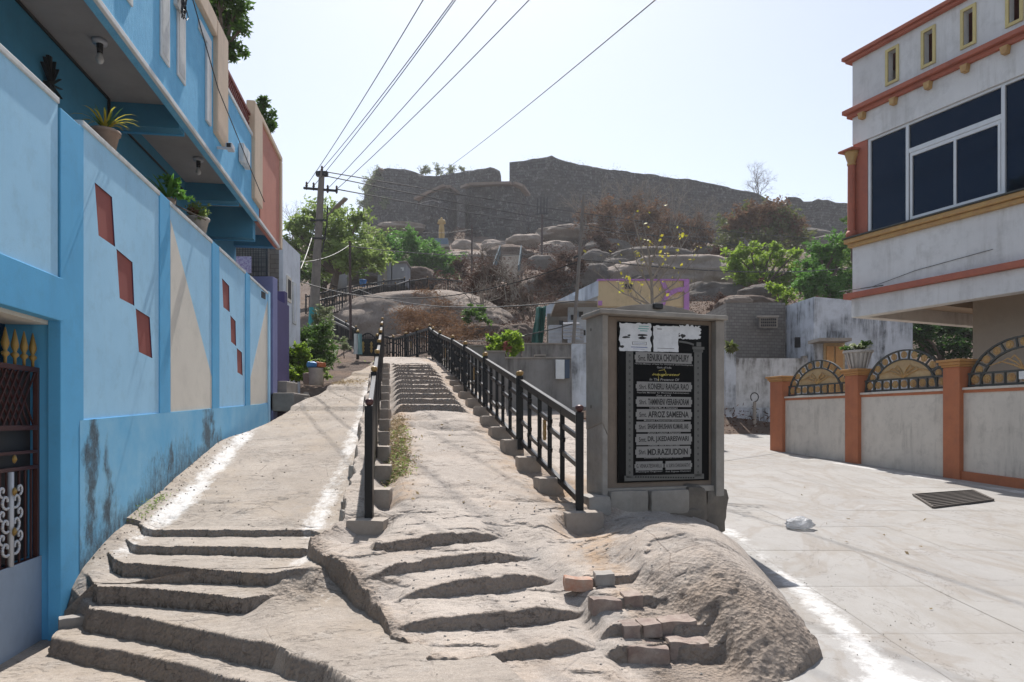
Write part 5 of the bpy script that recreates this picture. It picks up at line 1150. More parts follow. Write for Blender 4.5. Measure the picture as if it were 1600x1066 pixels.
def fwall(name, top, yb, th=3.5, batter=.06):
    """top: (px, py, Y); the face is gridded and its stones pushed in and out"""
    T_ = [P(*q) for q in top]; seg = []
    for a, b in zip(T_[:-1], T_[1:]):
        k = max(2, int((b-a).length/.9)); seg += [a.lerp(b, i/k) for i in range(k)]
    seg.append(T_[-1]); nz = 26; X = []; Y = []; Z = []
    for p in seg:
        zb = (HZ-yb)/F*p.y; zs = np.linspace(zb, p.z, nz); X.append([p.x]*nz); Z.append(zs); Y.append(p.y-(p.z-zs)*batter)
    X, Y, Z = map(np.array, (X, Y, Z)); Y = Y+.35*fbm(X*.5, Z*.8, 0, 3, 5)+.25*vnoise(X*1.3, Z*2.2, 0, 6)
    Z[:, -1] += .12*vnoise(X[:, -1]*.5, X[:, -1]*0, 0, 9)+.12*vnoise(X[:, -1]*1.7, X[:, -1]*0, 0, 10)
    Xa = np.concatenate([X, X[:, -1:], X[:, :1]], 1); Ya = np.concatenate([Y, Y[:, -1:]+th, Y[:, -1:]+th], 1); Za = np.concatenate([Z, Z[:, -1:], Z[:, :1]], 1)
    V = np.stack([Xa, Ya, Za], -1); ny, nx = Xa.shape; idx = np.arange(ny*nx).reshape(ny, nx)
    Fq = np.stack([idx[:-1, :-1], idx[1:, :-1], idx[1:, 1:], idx[:-1, 1:]], -1).reshape(-1, 4)
    ends = []
    for r in (0, ny-1):
        for j in range(nz-2): ends.append([idx[r, j], idx[r, j+1], idx[r, nx-2], idx[r, nx-2]])
    o = pymesh(name, V.reshape(-1, 3), Fq, M['fort_stone'], fort, False)
    for r in (0, -1):          # close the ends
        q = [Vector((Xa[r, j], Ya[r, j], Za[r, j])) for j in range(nx)]
        MB().add(q, [tuple(range(nx))]).build(name+'_end', M['fort_stone'], fort)
    return o
fwall('curtain_wall', [(566, 335, 152), (570, 298, 151), (597, 264, 148)], 400)
fwall('curtain_wall', [(597, 264, 148), (616, 264, 148.3), (640, 265, 149), (655, 272, 150), (680, 276, 151), (706, 271, 149), (760, 263, 146), (772, 262, 145.5), (781, 268, 146), (783, 276, 147)], 400)
fwall('curtain_wall', [(796, 255, 138), (862, 243, 136), (875, 250, 137), (905, 257, 138), (1000, 270, 141), (1100, 285, 145), (1185, 302, 149), (1216, 320, 151)], 400)
fwall('ruined_wall', [(1216, 324, 152), (1222, 317, 152), (1232, 308, 151), (1242, 309, 151), (1256, 315, 152), (1270, 315, 152), (1279, 310, 151), (1300, 314, 152), (1345, 322, 153)], 400)
FS = M['fort_stone']; M['fort_sunlit_cap'] = paint('fort_sunlit_cap', (.26, .20, .16), (.2, .155, .13), .5, .9, .5)  # lighter brown: sunlight on the wall tops put into the colour
def sunlit_cap_line(pts): 
    for a, b in zip(pts[:-1], pts[1:]): MB().bar(P(*a), P(*b), 1.6, .45).build('sunlit_cap', M['fort_sunlit_cap'], fort)
fwall('bastion', [(653, 312, 126), (670, 302, 123), (697, 292, 121), (704, 296, 122), (711, 303, 126)], 392, 4); sunlit_cap_line([(652, 312, 125.6), (697, 291.5, 120.6), (712, 303, 125.6)])
fwall('bastion', [(655, 318, 118), (675, 312, 116), (700, 316, 119)], 392, 3)
fwall('outer_wall', [(727, 294, 128), (735, 290, 124), (800, 288, 121), (812, 292, 122), (822, 305, 126)], 395, 6); sunlit_cap_line([(726, 293, 127.5), (736, 289.5, 123.6), (800, 287.5, 120.6), (812, 291.5, 121.6), (822, 305, 125.6)])
sunlit_cap_line([(570, 298, 150.5), (597, 264, 147.5)])
m = MB(); a = P(618, 268, 147.0); m.box(a.x-.35, a.x+.35, a.y-.5, a.y+4.5, a.z-.5, a.z+.7); 

# statue on its pedestal
stt = thing('statue', P(690, 380, 98), "golden standing statue with folded hands on a blue pedestal", 'statue')
def skin(name, verts, edges, radii, mat, parent, sub=2):
    me = bpy.data.meshes.new(name); me.from_pydata([tuple(v) for v in verts], edges, []); o = bpy.data.objects.new(name, me); link(o, parent)
    sk = o.modifiers.new('skin', 'SKIN'); 
    for i, r in enumerate(radii): me.skin_vertices[0].data[i].radius = (r, r) if not isinstance(r, tuple) else r
    me.skin_vertices[0].data[0].use_root = True
    ss = o.modifiers.new('sub', 'SUBSURF'); ss.levels = ss.render_levels = sub
    bpy.context.view_layer.update(); m2 = bpy.data.meshes.new_from_object(o.evaluated_get(bpy.context.evaluated_depsgraph_get())); o.modifiers.clear(); o.data = m2; m2.materials.append(mat); m2.shade_smooth(); return o
b = P(690, 374, 98); sc_ = .00; H_ = (376-340)/F*98/1.75
v = [(0, 0, .95), (0, 0, 1.2), (0, 0, 1.42), (0, 0, 1.52), (0, 0, 1.68), (.2, 0, 1.4), (.27, -.02, 1.15), (.06, -.2, 1.22), (-.2, 0, 1.4), (-.27, -.02, 1.15), (-.06, -.2, 1.22), (.1, 0, .85), (.11, 0, .45), (.11, 0, .04), (-.1, 0, .85), (-.11, 0, .45), (-.11, 0, .04), (.11, -.12, .02), (-.11, -.12, .02)]
v = [b+Vector(q)*H_ for q in v]
M['statue_gold'] = flat('statue_gold', (.50, .33, .12), .5, .1)
skin('figure', v, [(0, 1), (1, 2), (2, 3), (3, 4), (2, 5), (5, 6), (6, 7), (2, 8), (8, 9), (9, 10), (0, 11), (11, 12), (12, 13), (0, 14), (14, 15), (15, 16), (13, 17), (16, 18)], [r*H_ for r in (.17, .16, .17, .07, .11, .09, .06, .05, .09, .06, .05, .13, .13, .12, .13, .13, .12, .05, .05)], M['statue_gold'], stt)
m = MB(); m.box(b.x-.9, b.x+.9, b.y-.6, b.y+.9, b.z-.9, b.z-.001); m.build('pedestal', flat('pedestal_blue', (.10, .17, .25)), stt, bevel=.05)
MB().box(b.x-1.1, b.x+1.1, b.y-.8, b.y+1.1, b.z-1.2, b.z-.901).build('plinth', M['conc'], stt)
# grey cabins, tank and blue tub on the terrace
M['cabin'] = paint('cabin', (.30, .305, .33), (.25, .255, .28), 1, .85, .3, .3)
for px0, px1, pt, pb, lab in ((590, 611, 405, 443, "taller grey concrete cabin left of its twin under the green tree"), (613, 635, 410, 441, "shorter grey concrete cabin with a pale notice, right of its twin")):
    t = thing('cabin', P((px0+px1)/2, pb, 56), lab, 'cabin'); face_wall('cabin_wall', px0, px1, pt, pb+6, 56, 56, 2.2, 'cabin', t); face_wall('cabin_roof', px0-1, px1+1, pt-2, pt, 55.8, 55.8, 2.6, 'conc', t); face_wall('door', (px0+px1)/2-4, (px0+px1)/2+4, pt+10, pb+5, 55.9, 55.9, .05, 'conc' if px0 < 600 else 'cabin', t)
o = face_wall('notice', 626, 631, 418, 423, 55.95, 55.95, .03, 'frame_white', None); tag(o, "small pale notice stuck on the shorter grey cabin", 'notice')
t = thing('water_tank', P(527, 455, 54), "grey cylindrical concrete water tank below the light green tree", 'tank'); a = P(530, 462, 54); MB().lathe((a.x, a.y, a.z), [(.62, 0), (.62, 1.6), (.5, 1.75), (.1, 1.8)], 20).build('tank_body', M['cabin'], t, True); MB().bar(a+Vector((.7, 0, 0)), a+Vector((.7, 0, 1.7)), .05).build('pipe', M['conc'], t)
t = thing('plastic_tub', P(567, 448, 52), "bright blue plastic tub by the upper fence", 'tub'); a = P(567, 448, 52); m = MB(); m.lathe((a.x, a.y, a.z), [(.2, 0), (.27, .45)], 12); m.build('tub', flat('tub_blue', (.03, .18, .55)), t, True); MB().lathe((a.x, a.y, a.z+.45), [(.27, 0), (.30, .02), (.27, .05)], 12).build('rim', M['tub_blue'] if 'tub_blue' in M else flat('tub_rim', (.03, .2, .6)), t, True)
# far terraces: upper fences
def fence_thing(pts, lab, h=1.05, detail=False, grp='black iron railings', name='railing'):
    t = thing(name, pts[0], lab, 'railing', grp); railing(t, pts, h, False, detail, .12, False); return t
dens = lambda L, st: [tuple(Vector(a).lerp(Vector(b), i/max(1, round((Vector(b)-Vector(a)).length/st)))) for a, b in zip(L[:-1], L[1:]) for i in range(max(1, round((Vector(b)-Vector(a)).length/st)))]+[tuple(L[-1])]
UF = [P(*q) for q in ((493, 500, 36), (535, 489, 38), (564, 480, 40), (599, 471, 43), (618, 469, 45), (640, 462, 47), (668, 457, 50), (700, 458, 52), (722, 460, 53))]
fence_thing(dens(UF, 2.2), "front railing of the upper path climbing across the hill behind the dark thin pole")
UB = [P(*q) for q in ((478, 490, 40), (520, 480, 42), (546, 474, 43), (600, 463, 46), (632, 458, 49))]
fence_thing(dens(UB, 2.2), "rear railing of the upper path, running just behind the front one")
fence_thing(dens([P(*q) for q in ((519, 526, 34), (541, 540, 31.5), (556, 551, 29.5))], 2.2), "short railing descending beside the bushes towards the arched gate")
fence_thing(dens([P(*q) for q in ((486, 505, 37), (500, 520, 35), (520, 535, 33), (548, 550, 30.5))], 2.2), "low left hand railing half hidden behind the path bushes")
fence_thing(dens([P(*q) for q in ((595, 563, 28.2), (614, 567, 28.2))], 2.2), "single railing panel linking the arched gate to the ridge railing", detail=True)
for o_ in [o for o in bpy.data.objects if o.name.startswith('footing')]: pass
# footings of the upper fence
for i, q in enumerate(dens(UF, 2.2)[2:13]):
    o = MB().box(q[0]-.2, q[0]+.25, q[1]-.3, q[1]+.15, q[2]-.5, q[2]+.12).build('footing_block', M['block_conc'], None, bevel=.03); tag(o, "footing block under the upper railing, %s from its left end" % (['first']+ords)[i], 'block', 'footing blocks under the upper railing')
# arched gate with cloths
ag = thing('arched_gate', P(575, 558, 27), "small arched black gate with gold ornaments at the path's end", 'gate')
a, b_ = P(562, 560, 27), P(588, 561, 27); dx = (b_-a); up = Vector((0, 0, 1))
for k in range(9): f = k/8; MB().bar(a+dx*f+up*.1, a+dx*f+up*(.75+.22*math.sin(math.pi*f)), .03).build('gate_bar', M['black_iron'], ag)
m = MB()
for k in range(8): m.bar(a+dx*(k/8)+up*(.75+.22*math.sin(math.pi*k/8)), a+dx*((k+1)/8)+up*(.75+.22*math.sin(math.pi*(k+1)/8)), .05)
m.build('arch_bar', M['black_iron'], ag); MB().bar(a+up*.12, b_+up*.12, .05).build('gate_rail', M['black_iron'], ag); MB().bar(a+up*.6, b_+up*.6, .05).build('gate_rail', M['black_iron'], ag); MB().box(a.x, b_.x, 26.99, 27.02, a.z+.12, a.z+.75).build('gate_sheet', M['black_iron'], ag)
for f in (.22, .72):
    c = a+dx*f+up*.42; m = MB(); m.lathe(c-up*.22+Vector((0, -.05, 0)), [(.005, 0), (.06, .1), (.03, .18), (.07, .24), (.03, .30), (.06, .38), (.005, .46)], 8); m.build('medallion', M['gold'], ag, True)
for px, hh in ((559, 1.05), (594, 1.1), (589.5, .9)):
    p = P(px, 562, 27.1); MB().bar(p, p+up*hh, .10).build('gate_post', M['black_iron'], ag); MB().lathe(p+up*hh, [(.06, 0), (.07, .06), (.02, .1)], 8).build('knob', M['gold'], ag, True)
for px, cc, lab in ((556.5, 'frame_white', "white cloth hung on the railing left of the arched gate"), (563, 'cloth_teal', "pale teal cloth hung on the arched gate's left post")):
    if cc == 'cloth_teal': M[cc] = flat(cc, (.25, .42, .44), .8)
    p = P(px, 522, 26.8); gx, gz_ = np.meshgrid(np.linspace(-.07, .08, 10), np.linspace(-.78, 0, 20)); o = gridmesh('cloth', p.x+gx*(1-.2*gz_), p.y-.08+.04*np.sin(gx*60+gz_*3), p.z+gz_, M[cc]); tag(o, lab, 'cloth')
# grey masonry walls and meter box behind the railing
smudge('grey_render', (.27, .26, .25), (.10, .095, .09))
t = thing('masonry_wall', P(860, 600, 17), "stepped grey cement wall behind the railing with meter box", 'wall')
def capped(px0, px1, pt, Y, th=.25, zb=-.8, par=t, m_='grey_render'):
    face_wall('wall_panel', px0, px1, pt, 640, Y, Y, th, m_, par, zb); face_wall('coping', px0-1, px1+1, pt-2.2, pt, Y-.05, Y-.05, th+.1, 'conc', par)
capped(790, 905, 560, 16.2, zb=-.3); capped(836, 852, 556, 16.19, .24, 0); capped(757, 789, 550, 17.4, .3, 0); capped(700, 756, 541, 19.5, .3, .5); capped(757, 800, 545, 19.6, .3, .5)
t2 = thing('masonry_wall', P(860, 540, 21), "plain long grey cement wall below the metal sheets", 'wall'); capped(816, 918, 538, 21, .3, .3, t2); capped(700, 815, 548, 21.2, .3, .3, t2)
t = thing('meter_box', P(879, 575, 16.1), "white and dark blue meter box hung on the stepped wall", 'box')
face_wall('box_body', 868.5, 882, 562, 592, 16.0, 16.0, .14, 'frame_white', t); M['navy'] = flat('navy', (.05, .08, .13)); face_wall('box_side', 882.2, 890, 562, 591, 16.02, 16.15, .1, 'navy', t)
o = MB().bar(P(905, 636, 15.4), P(904, 538, 15.4), .30, .2).build('concrete_post', M['blackened_white'], None); tag(o, "streaked white concrete post left of the plaque stand", 'post')
# house with white fascia and cream parapet
h = thing('cream_house', P(1000, 500, 23), "cream house with violet arch outline and white blue fascia", 'house')
M['cream_y'] = paint('cream_y', (.56, .44, .27), (.5, .39, .24), 1.5, .85, .5, .45, dark=(.3, .2, .12)); M['violet'] = paint('violet', (.42, .20, .47), (.36, .18, .40), 3, .8, .3); smudge('fascia', (.52, .58, .66), (.25, .28, .33)); M['green_tarp'] = paint('green_tarp', (.02, .12, .09), (.015, .09, .07), 4, .6, .3)
face_wall('parapet', 935, 1076, 438, 479, 22, 22, .25, 'cream_y', h)
face_wall('violet_cap', 934, 1077, 436, 438.5, 21.95, 21.95, .35, 'violet', h); face_wall('violet_edge', 1069, 1077, 438.6, 484, 21.93, 21.93, .1, 'violet', h); face_wall('violet_edge', 935, 941, 470, 477, 21.93, 21.93, .1, 'violet', h)
m = MB(); q_a = [P(1069-34*math.cos(t), 481-29*math.sin(t), 21.9) for t in np.linspace(0, math.pi/2, 10)]
for a_, b__ in zip(q_a[:-1], q_a[1:]): m.bar(a_, b__, .14, .05, up=(0, 1, 0))
m.bar(P(1034, 439, 21.9), P(1044, 458, 21.9), .12, .05, up=(0, 1, 0)); m.build('violet_arch', M['violet'], h)
a0, a1, b0, b1 = P(935, 438, 22), P(852, 479, 27.5), P(935, 462, 22), P(853, 495, 27.5); dk_ = Vector((.25, .05, 0))
MB().hexa([b0, b1, b1+dk_, b0+dk_], [a0, a1, a1+dk_, a0+dk_]).build('fascia', M['fascia'], h)
for px, y0, y1, yy in ((982, 443, 449, 21.9),): face_wall('name_board', px-5, px+6, 443.5, 451, yy, yy, .05, 'dark', h)
face_wall('house_wall', 888, 1076, 462, 600, 24, 24, .3, 'fascia', h); face_wall('shade_wall', 855, 888, 490, 600, 26.5, 26.5, .3, 'conc', h)
face_wall('roof_slab', 868, 1076, 470, 474, 23.2, 23.2, 3, 'conc', h)
for px, py in ((895, 496), (908, 491), (912, 520), (877, 505)): face_wall('window', px-3, px+3, py-4, py+4, 23.9, 23.9, .05, 'dark', h)
gx, gz_ = np.meshgrid(np.linspace(0, 1, 14), np.linspace(0, 1, 24)); c0, c1, c2, c3 = P(831, 536, 26), P(848, 536, 25.6), P(838, 482, 26.3), P(853, 478, 25.9)
QX = (1-gz_)*((1-gx)*c0.x+gx*c1.x)+gz_*((1-gx)*c2.x+gx*c3.x); QZ = (1-gz_)*((1-gx)*c0.z+gx*c1.z)+gz_*((1-gx)*c2.z+gx*c3.z); QY = 26+.12*np.sin(gx*9+gz_*2)+.08*fbm(gx*4, gz_*6)
o = gridmesh('tarpaulin', QX, QY, QZ, M['green_tarp']); tag(o, "dark green tarpaulin hanging at the awning's end", 'tarpaulin'); sm = o.modifiers.new('thick', 'SOLIDIFY'); sm.thickness = .02
M['zinc'] = paint('zinc', (.42, .44, .47), (.34, .35, .38), 4, .5, .3, .3)
for i, (px0, px1, pt, pb, Y, tilt, lab) in enumerate(((880, 906, 503, 530, 22.6, .12, "corrugated metal sheets leaning in front of the house wall"), (858, 878, 508, 537, 23, 0, "grey metal bin beside the corrugated sheets"), (893, 912, 510, 538, 22.9, .05, "second leaning sheet right of the grey metal bin"))):
    a, b_ = P(px0, pb, Y), P(px1, pt, Y); n_ = 40; gx, gz_ = np.meshgrid(np.linspace(a.x, b_.x, n_), np.linspace(a.z, b_.z, 40)); amp_ = .03 if i != 1 else .004
    o = gridmesh('metal_sheet' if i != 1 else 'metal_bin', gx, Y+amp_*np.sin(gz_*50)+tilt*(gz_-a.z), gz_, M['zinc']); sm = o.modifiers.new('thick', 'SOLIDIFY'); sm.thickness = .01 if i != 1 else .4; tag(o, lab, 'metal sheet' if i != 1 else 'bin')
o = face_wall('water_trough', 1000, 1035, 418, 434, 58, 58, 1.5, 'blackened_white', None); tag(o, "small whitewashed structure among boulders above the cream house", 'structure')
# hill staircase with side rails
hsn = thing('hill_stair', P(795, 425, 75), "pale stone staircase climbing between boulders on the hillside", 'stairs')
M['stair_rail'] = flat('stair_rail', (.10, .13, .15), .95, 0, .05); M['stair_pale'] = paint('stair_pale', (.42, .38, .34), (.36, .32, .28), 1, .9, .4)
for k in range(13):
    f = k/12; q = P(790+8*f, 432-34*f, 66+14*f); MB().box(q.x-1.0, q.x+1.0, q.y, q.y+.9, q.z-.6, q.z).build('tread', M['stair_pale'], hsn)
for sgn, lab in ((-1, "left blue grey rail"), (1, "right blue grey rail")):
    m = MB(); a, b_ = P(790, 432, 66), P(798, 398, 80); off = Vector((sgn*1.2, 0, 0)); m.bar(a+off+up*1, b_+off+up*1, .12).bar(a+off+up*.3, b_+off+up*.3, .12)
    for k in range(7): q = a.lerp(b_, k/6)+off; m.bar(q-up*.3, q+up*1, .12)
    m.build('stair_rail', M['stair_rail'], hsn)
# poles
M['pole_conc'] = paint('pole_conc', (.24, .215, .19), (.17, .15, .135), 4, .85, .5, .5, 40, .3, dark=(.08, .07, .06)); M['pole_teal'] = paint('pole_teal', (.03, .33, .36), (.03, .27, .30), 4, .7, .4); M['pole_rust'] = paint('pole_rust', (.07, .04, .035), (.05, .03, .028), 6, .7, .3)
pt = thing('utility_pole', P(487, 565, 26), "concrete utility pole with teal painted foot and crossarm of wires", 'pole')
b0 = P(486, 570, 26); tp = P(503, 268, 26); lerp = lambda f: b0.lerp(tp, f)
fy = lambda py: (570-py)/302.
MB().cyl(lerp(fy(481)), tp, .185, .105, 12).build('shaft', M['pole_conc'], pt, False); MB().cyl(b0-up*.4, lerp(fy(481.3)), .215, .187, 12).build('painted_foot', M['pole_teal'], pt)
c = lerp(fy(296)); ca, cb_ = P(474.5, 294, 26), P(527.5, 298.5, 26)
MB().bar(ca, cb_, .09, .07).build('crossarm', M['dark'], pt)
ins = [P(479, 290, 26), P(490, 291, 26), P(512, 295, 26), P(526, 296, 26), P(503, 265, 26)]
for q in ins: MB().lathe(q-up*.16, [(.02, 0), (.05, .06), (.03, .1), (.055, .15), (.03, .2), (.045, .25), (.02, .3)], 8).build('insulator', M['pole_rust'], pt, True)
MB().bar(lerp(fy(272))+Vector((-.2, 0, 0)), lerp(fy(272))+Vector((.22, 0, 0)), .2, .16).build('top_bracket', M['dark'], pt)
for py in (346, 374): q = lerp(fy(py)); MB().bar(q+Vector((-.28, -.12, 0)), q+Vector((.32, -.12, 0)), .06).build('clamp', M['dark'], pt)
MB().tube([lerp(fy(346))+Vector((.3, 0, .2)), P(523, 325, 26), P(541, 310, 25.6)], .035, 6).build('lamp_arm', M['pole_conc'], pt); MB().bar(P(524, 325, 25.9), P(541, 310, 25.5), .16, .08).build('street_lamp_head', M['conc'], pt, bevel=.02)
MB().tube([P(512, 322, 26), P(511, 350, 26), P(503, 395, 26)], .03, 5).build('conduit', M['dark'], pt)
def pole(px0, py0, px1, py1, Y, r, lab, mat='pole_rust', extra=None):
    t = thing('utility_pole', P(px0, py0, Y), lab, 'pole'); MB().cyl(P(px0, py0, Y), P(px1, py1, Y), r, r*.8, 8).build('shaft', M[mat], t)
    if extra:
        for a_, b_ in extra: MB().bar(P(*a_, Y), P(*b_, Y), r*1.0).build('crossarm', M['dark'], t)
pole(548, 530, 546.5, 377, 30, .062, "thin dark rusty pole standing against the pink dome")
pole(737, 465, 737.5, 352, 70, .10, "thin pole standing right of the statue on the slope", extra=[((730, 358), (745, 357))])
pole(890, 620, 912, 305, 16.6, .045, "thin leaning pole rising behind the stepped grey wall", 'pole_conc', extra=[((903, 400), (896, 403))])
pole(846, 432, 847, 335, 88, .16, "double pole with transformer rack on the brown slope", extra=[((836, 335), (856, 334)), ((840, 310), (839.5, 336)), ((845, 308), (845, 336)), ((850, 309), (850, 336)), ((855, 308), (854, 336))])
M['wire'] = flat('wire', (.018, .018, .02), .6)
wn = [0]
def wire(a, b, sag, r, lab, n=16):
    a, b = Vector(a), Vector(b); pts = [a.lerp(b, k/n)-up*(sag*4*(k/n)*(1-k/n)) for k in range(n+1)]
    o = MB().tube(pts, r, 5).build('overhead_wire', M['wire']); tag(o, lab, 'wire', 'overhead wires'); return o
for i, (q, top, lab) in enumerate(((ins[0], (639, 0), "leftmost wire rising from the utility pole to the picture's top"), (ins[4], (681, 0), "wire from the utility pole's tip, left of a close parallel pair"), (ins[1], (685, 0), "right wire of the close pair rising from the utility pole"), (ins[2], (744, 0), "fourth wire rising from the utility pole's crossarm"), (ins[3], (791, 0), "wire from the crossarm's right end"))):
    e = P(top[0], top[1], 15.5); d = (e-q); end = q+d*2.6; wire(q, end, .55, .011, lab, 24)
q = P(680, 276, 60); e = P(1005, 0, 16); wire(q, q+(e-q)*1.35, .3, .014, "single long wire crossing the sky from the fort to the upper right", 24)
FW = [((505, 268, 26), (1330, 375, 60), .5, "wire from pole tip sagging right across the fort, upper"), ((508, 275, 26), (1330, 390, 60), .8, "wire from pole tip sagging right across the fort, lower"), ((527, 296, 26), (1120, 370, 70), .6, "wire from crossarm end crossing the hill to the right"),
 ((905, 405, 16.6), (1335, 418, 30), .25, "dark wire running right from the leaning pole towards the grey building"), ((905, 408, 16.6), (470, 440, 22), .7, "slack wire running left from the leaning pole"), ((903, 470, 16.6), (560, 452, 40), .5, "low wire from the leaning pole to the upper terrace"),
 ((546, 385, 30), (905, 385, 60), .6, "thin wire between the dark rusty pole and the hill"), ((546, 383, 30), (455, 410, 20), .2, "thin wire from the dark rusty pole down to the white house"), ((493, 350, 26), (470, 420, 19.5), .1, "service wire from utility pole to the white house"),
 ((899, 505, 16.6), (640, 520, 30), .4, "lowest slack wire passing behind the bright bush"), ((737, 358, 70), (846, 334, 88), .5, "wire linking the slope poles below the fort"), ((737, 358, 70), (547, 340, 60), .8, "wire from the slope pole to the trees on the left")]
for a_, b_, sg_, lab in FW: wire(P(*a_), P(*b_), sg_, .010+.00018*max(a_[2], b_[2]), lab)
o = MB(BW).tube([(s_at(BW, 285), .08, 5.6), (s_at(BW, 330), .1, 4.9), (s_at(BW, 376), .1, 4.55), (s_at(BW, 403), .12, 4.25)], .008, 5).build('cable', M['wire']); tag(o, "thin black cable drooping along the blue balcony front", 'cable')


B2 = [(880, 425, 66, 40, 22, "light grey rock patch showing within the maroon creeper", 'rock_grey'), (965, 415, 70, 46, 26, "dark angular boulder right of the egg shaped boulder", 'rock_grey'), (1010, 440, 58, 60, 26, "shadowed boulder just above the cream house roof", 'rock_grey'),
 (930, 400, 78, 44, 22, "small dark boulder above the egg shaped boulder", 'rock_grey'), (845, 410, 82, 50, 24, "dull brown boulder below the transformer pole", 'rock_grey'), (770, 385, 100, 44, 18, "pale rock lump left of the staircase top", 'rock_pink'), (820, 375, 108, 60, 18, "pale rock shelf right of the staircase top", 'rock_pink'),
 (1110, 395, 92, 60, 22, "grey boulder below the dry wood's right end", 'rock_grey'), (725, 385, 104, 46, 18, "pale rock lump just right of the golden statue", 'rock_pink'), (700, 425, 78, 60, 20, "brown boulder right of the vivid green shrub", 'rock_brown'), (1190, 455, 42, 70, 26, "dark boulder under the bright vine", 'rock_grey')]
for i, (px, py, Y, wp, hp, lab, mm) in enumerate(B2): boulder(px, py, Y, wp, hp, lab, mm, 53+i, sub=4, amp=.2)
# ---------------------------------------------------------------- vegetation
def leaves(pts, size, rng, flat_=.0, asp=.42):
    """one folded diamond per point -> V, F, var"""
    n = len(pts); sz_ = size*rng.uniform(.6, 1.35, n)
    d = rng.normal(size=(n, 3)); d[:, 2] = d[:, 2]*.6-.15; d /= np.linalg.norm(d, axis=1)[:, None]
    u_ = rng.normal(size=(n, 3)); s = np.cross(d, u_); s /= np.linalg.norm(s, axis=1)[:, None]+1e-9; nn = np.cross(d, s)
    b = pts; t = pts+d*sz_[:, None]; m = pts+d*(sz_*.5)[:, None]+nn*(sz_*.10)[:, None]; l = m+s*(sz_*asp*.5)[:, None]; r = m-s*(sz_*asp*.5)[:, None]
    V = np.stack([b, l, t, r], 1).reshape(-1, 3); Fq = np.arange(n*4).reshape(n, 4); var = np.repeat(rng.uniform(0, 1, n), 4)
    return V, Fq, var
def clump_pts(c, r, n, rng, shell=.5, sq=(1, 1, .85)):
    # small twigs inside the clump: leaves gather along them so the outline stays ragged
    k = max(6, n//28); a = rng.normal(size=(k, 3)); a /= np.linalg.norm(a, axis=1)[:, None]; rad = r*(rng.uniform(0, 1, k)**shell)
    tips = a*rad[:, None]*(1+.35*rng.normal(size=(k, 1))*.6); j = rng.integers(0, k, n); f = rng.uniform(.55, 1.12, n)
    return np.array(c)+(tips[j]*f[:, None]+rng.normal(size=(n, 3))*r*.075)*np.array(sq)
def crown(name, clumps, size, mat, parent, seed, asp=.42, shell=.45):
    rng = np.random.default_rng(seed); allp = np.concatenate([clump_pts(c, r, n, rng, shell) for c, r, n in clumps]); V, Fq, var = leaves(allp, size, rng, asp=asp)
    o = pymesh(name, V, Fq, M[mat], parent, False, dict(var=var)); o['kind'] = 'stuff' if parent is None else 'stuff'; return o
def limbs(parent, base, clumps, r0, mat='bark', seed=0, name='trunk', fork=.45):
    rr = random.Random(seed); c = sum((Vector(k[0]) for k in clumps), Vector())/len(clumps); base = Vector(base); fk = base.lerp(Vector((c.x, c.y, min(k[0][2] for k in clumps))), .9) if (c.z-base.z) > 0 else base
    fk = base+(fk-base)*1.0; fk.z = base.z+(c.z-base.z)*fork
    m = MB(); mid = base.lerp(fk, .5)+Vector((rr.uniform(-1, 1), rr.uniform(-1, 1), 0))*r0; m.tube([base, mid, fk], [r0, r0*.85, r0*.7], 8)
    for k in clumps:
        e = Vector(k[0]); q = fk.lerp(e, .5)+Vector((rr.uniform(-1, 1), rr.uniform(-1, 1), rr.uniform(0, 1)))*k[1]*.3; m.tube([fk, q, e], [r0*.45, r0*.28, r0*.08], 5)
        for j in range(4): m.tube([q.lerp(e, rr.random()), e+Vector((rr.uniform(-1, 1), rr.uniform(-1, 1), rr.uniform(-.6, 1)))*k[1]*.8], [r0*.12, r0*.03], 4)
    return m.build(name, M[mat], parent, fix=False)
M['bark'] = paint('bark', (.14, .105, .08), (.09, .07, .055), 5, .95, .4, 0, 30, .6); M['bark_pale'] = paint('bark_pale', (.30, .26, .22), (.2, .17, .14), 5, .95, .4, 0, 30, .5)
leafmat('leaf_light', (.14, .22, .045), (.24, .32, .09), .45); leafmat('leaf_mid', (.045, .105, .022), (.10, .18, .035)); leafmat('leaf_bright', (.12, .24, .02), (.24, .34, .04), .45); leafmat('leaf_fresh', (.055, .17, .03), (.11, .24, .04), .4)
leafmat('leaf_olive', (.13, .10, .035), (.11, .15, .04)); leafmat('leaf_brown', (.13, .065, .04), (.23, .14, .08), .2, rg=.9, spc=.08); leafmat('leaf_dark', (.015, .05, .012), (.05, .11, .02), .3); leafmat('leaf_dead', (.065, .032, .026), (.135, .08, .058), .12, rg=.9, spc=.08); leafmat('leaf_yellow', (.42, .30, .03), (.35, .36, .05), .4)
leafmat('leaf_pale', (.15, .20, .10), (.24, .27, .15)); leafmat('leaf_straw', (.30, .22, .12), (.42, .33, .2), .2); leafmat('leaf_pink', (.5, .12, .14), (.55, .25, .2), .3)
GROW = 1.12
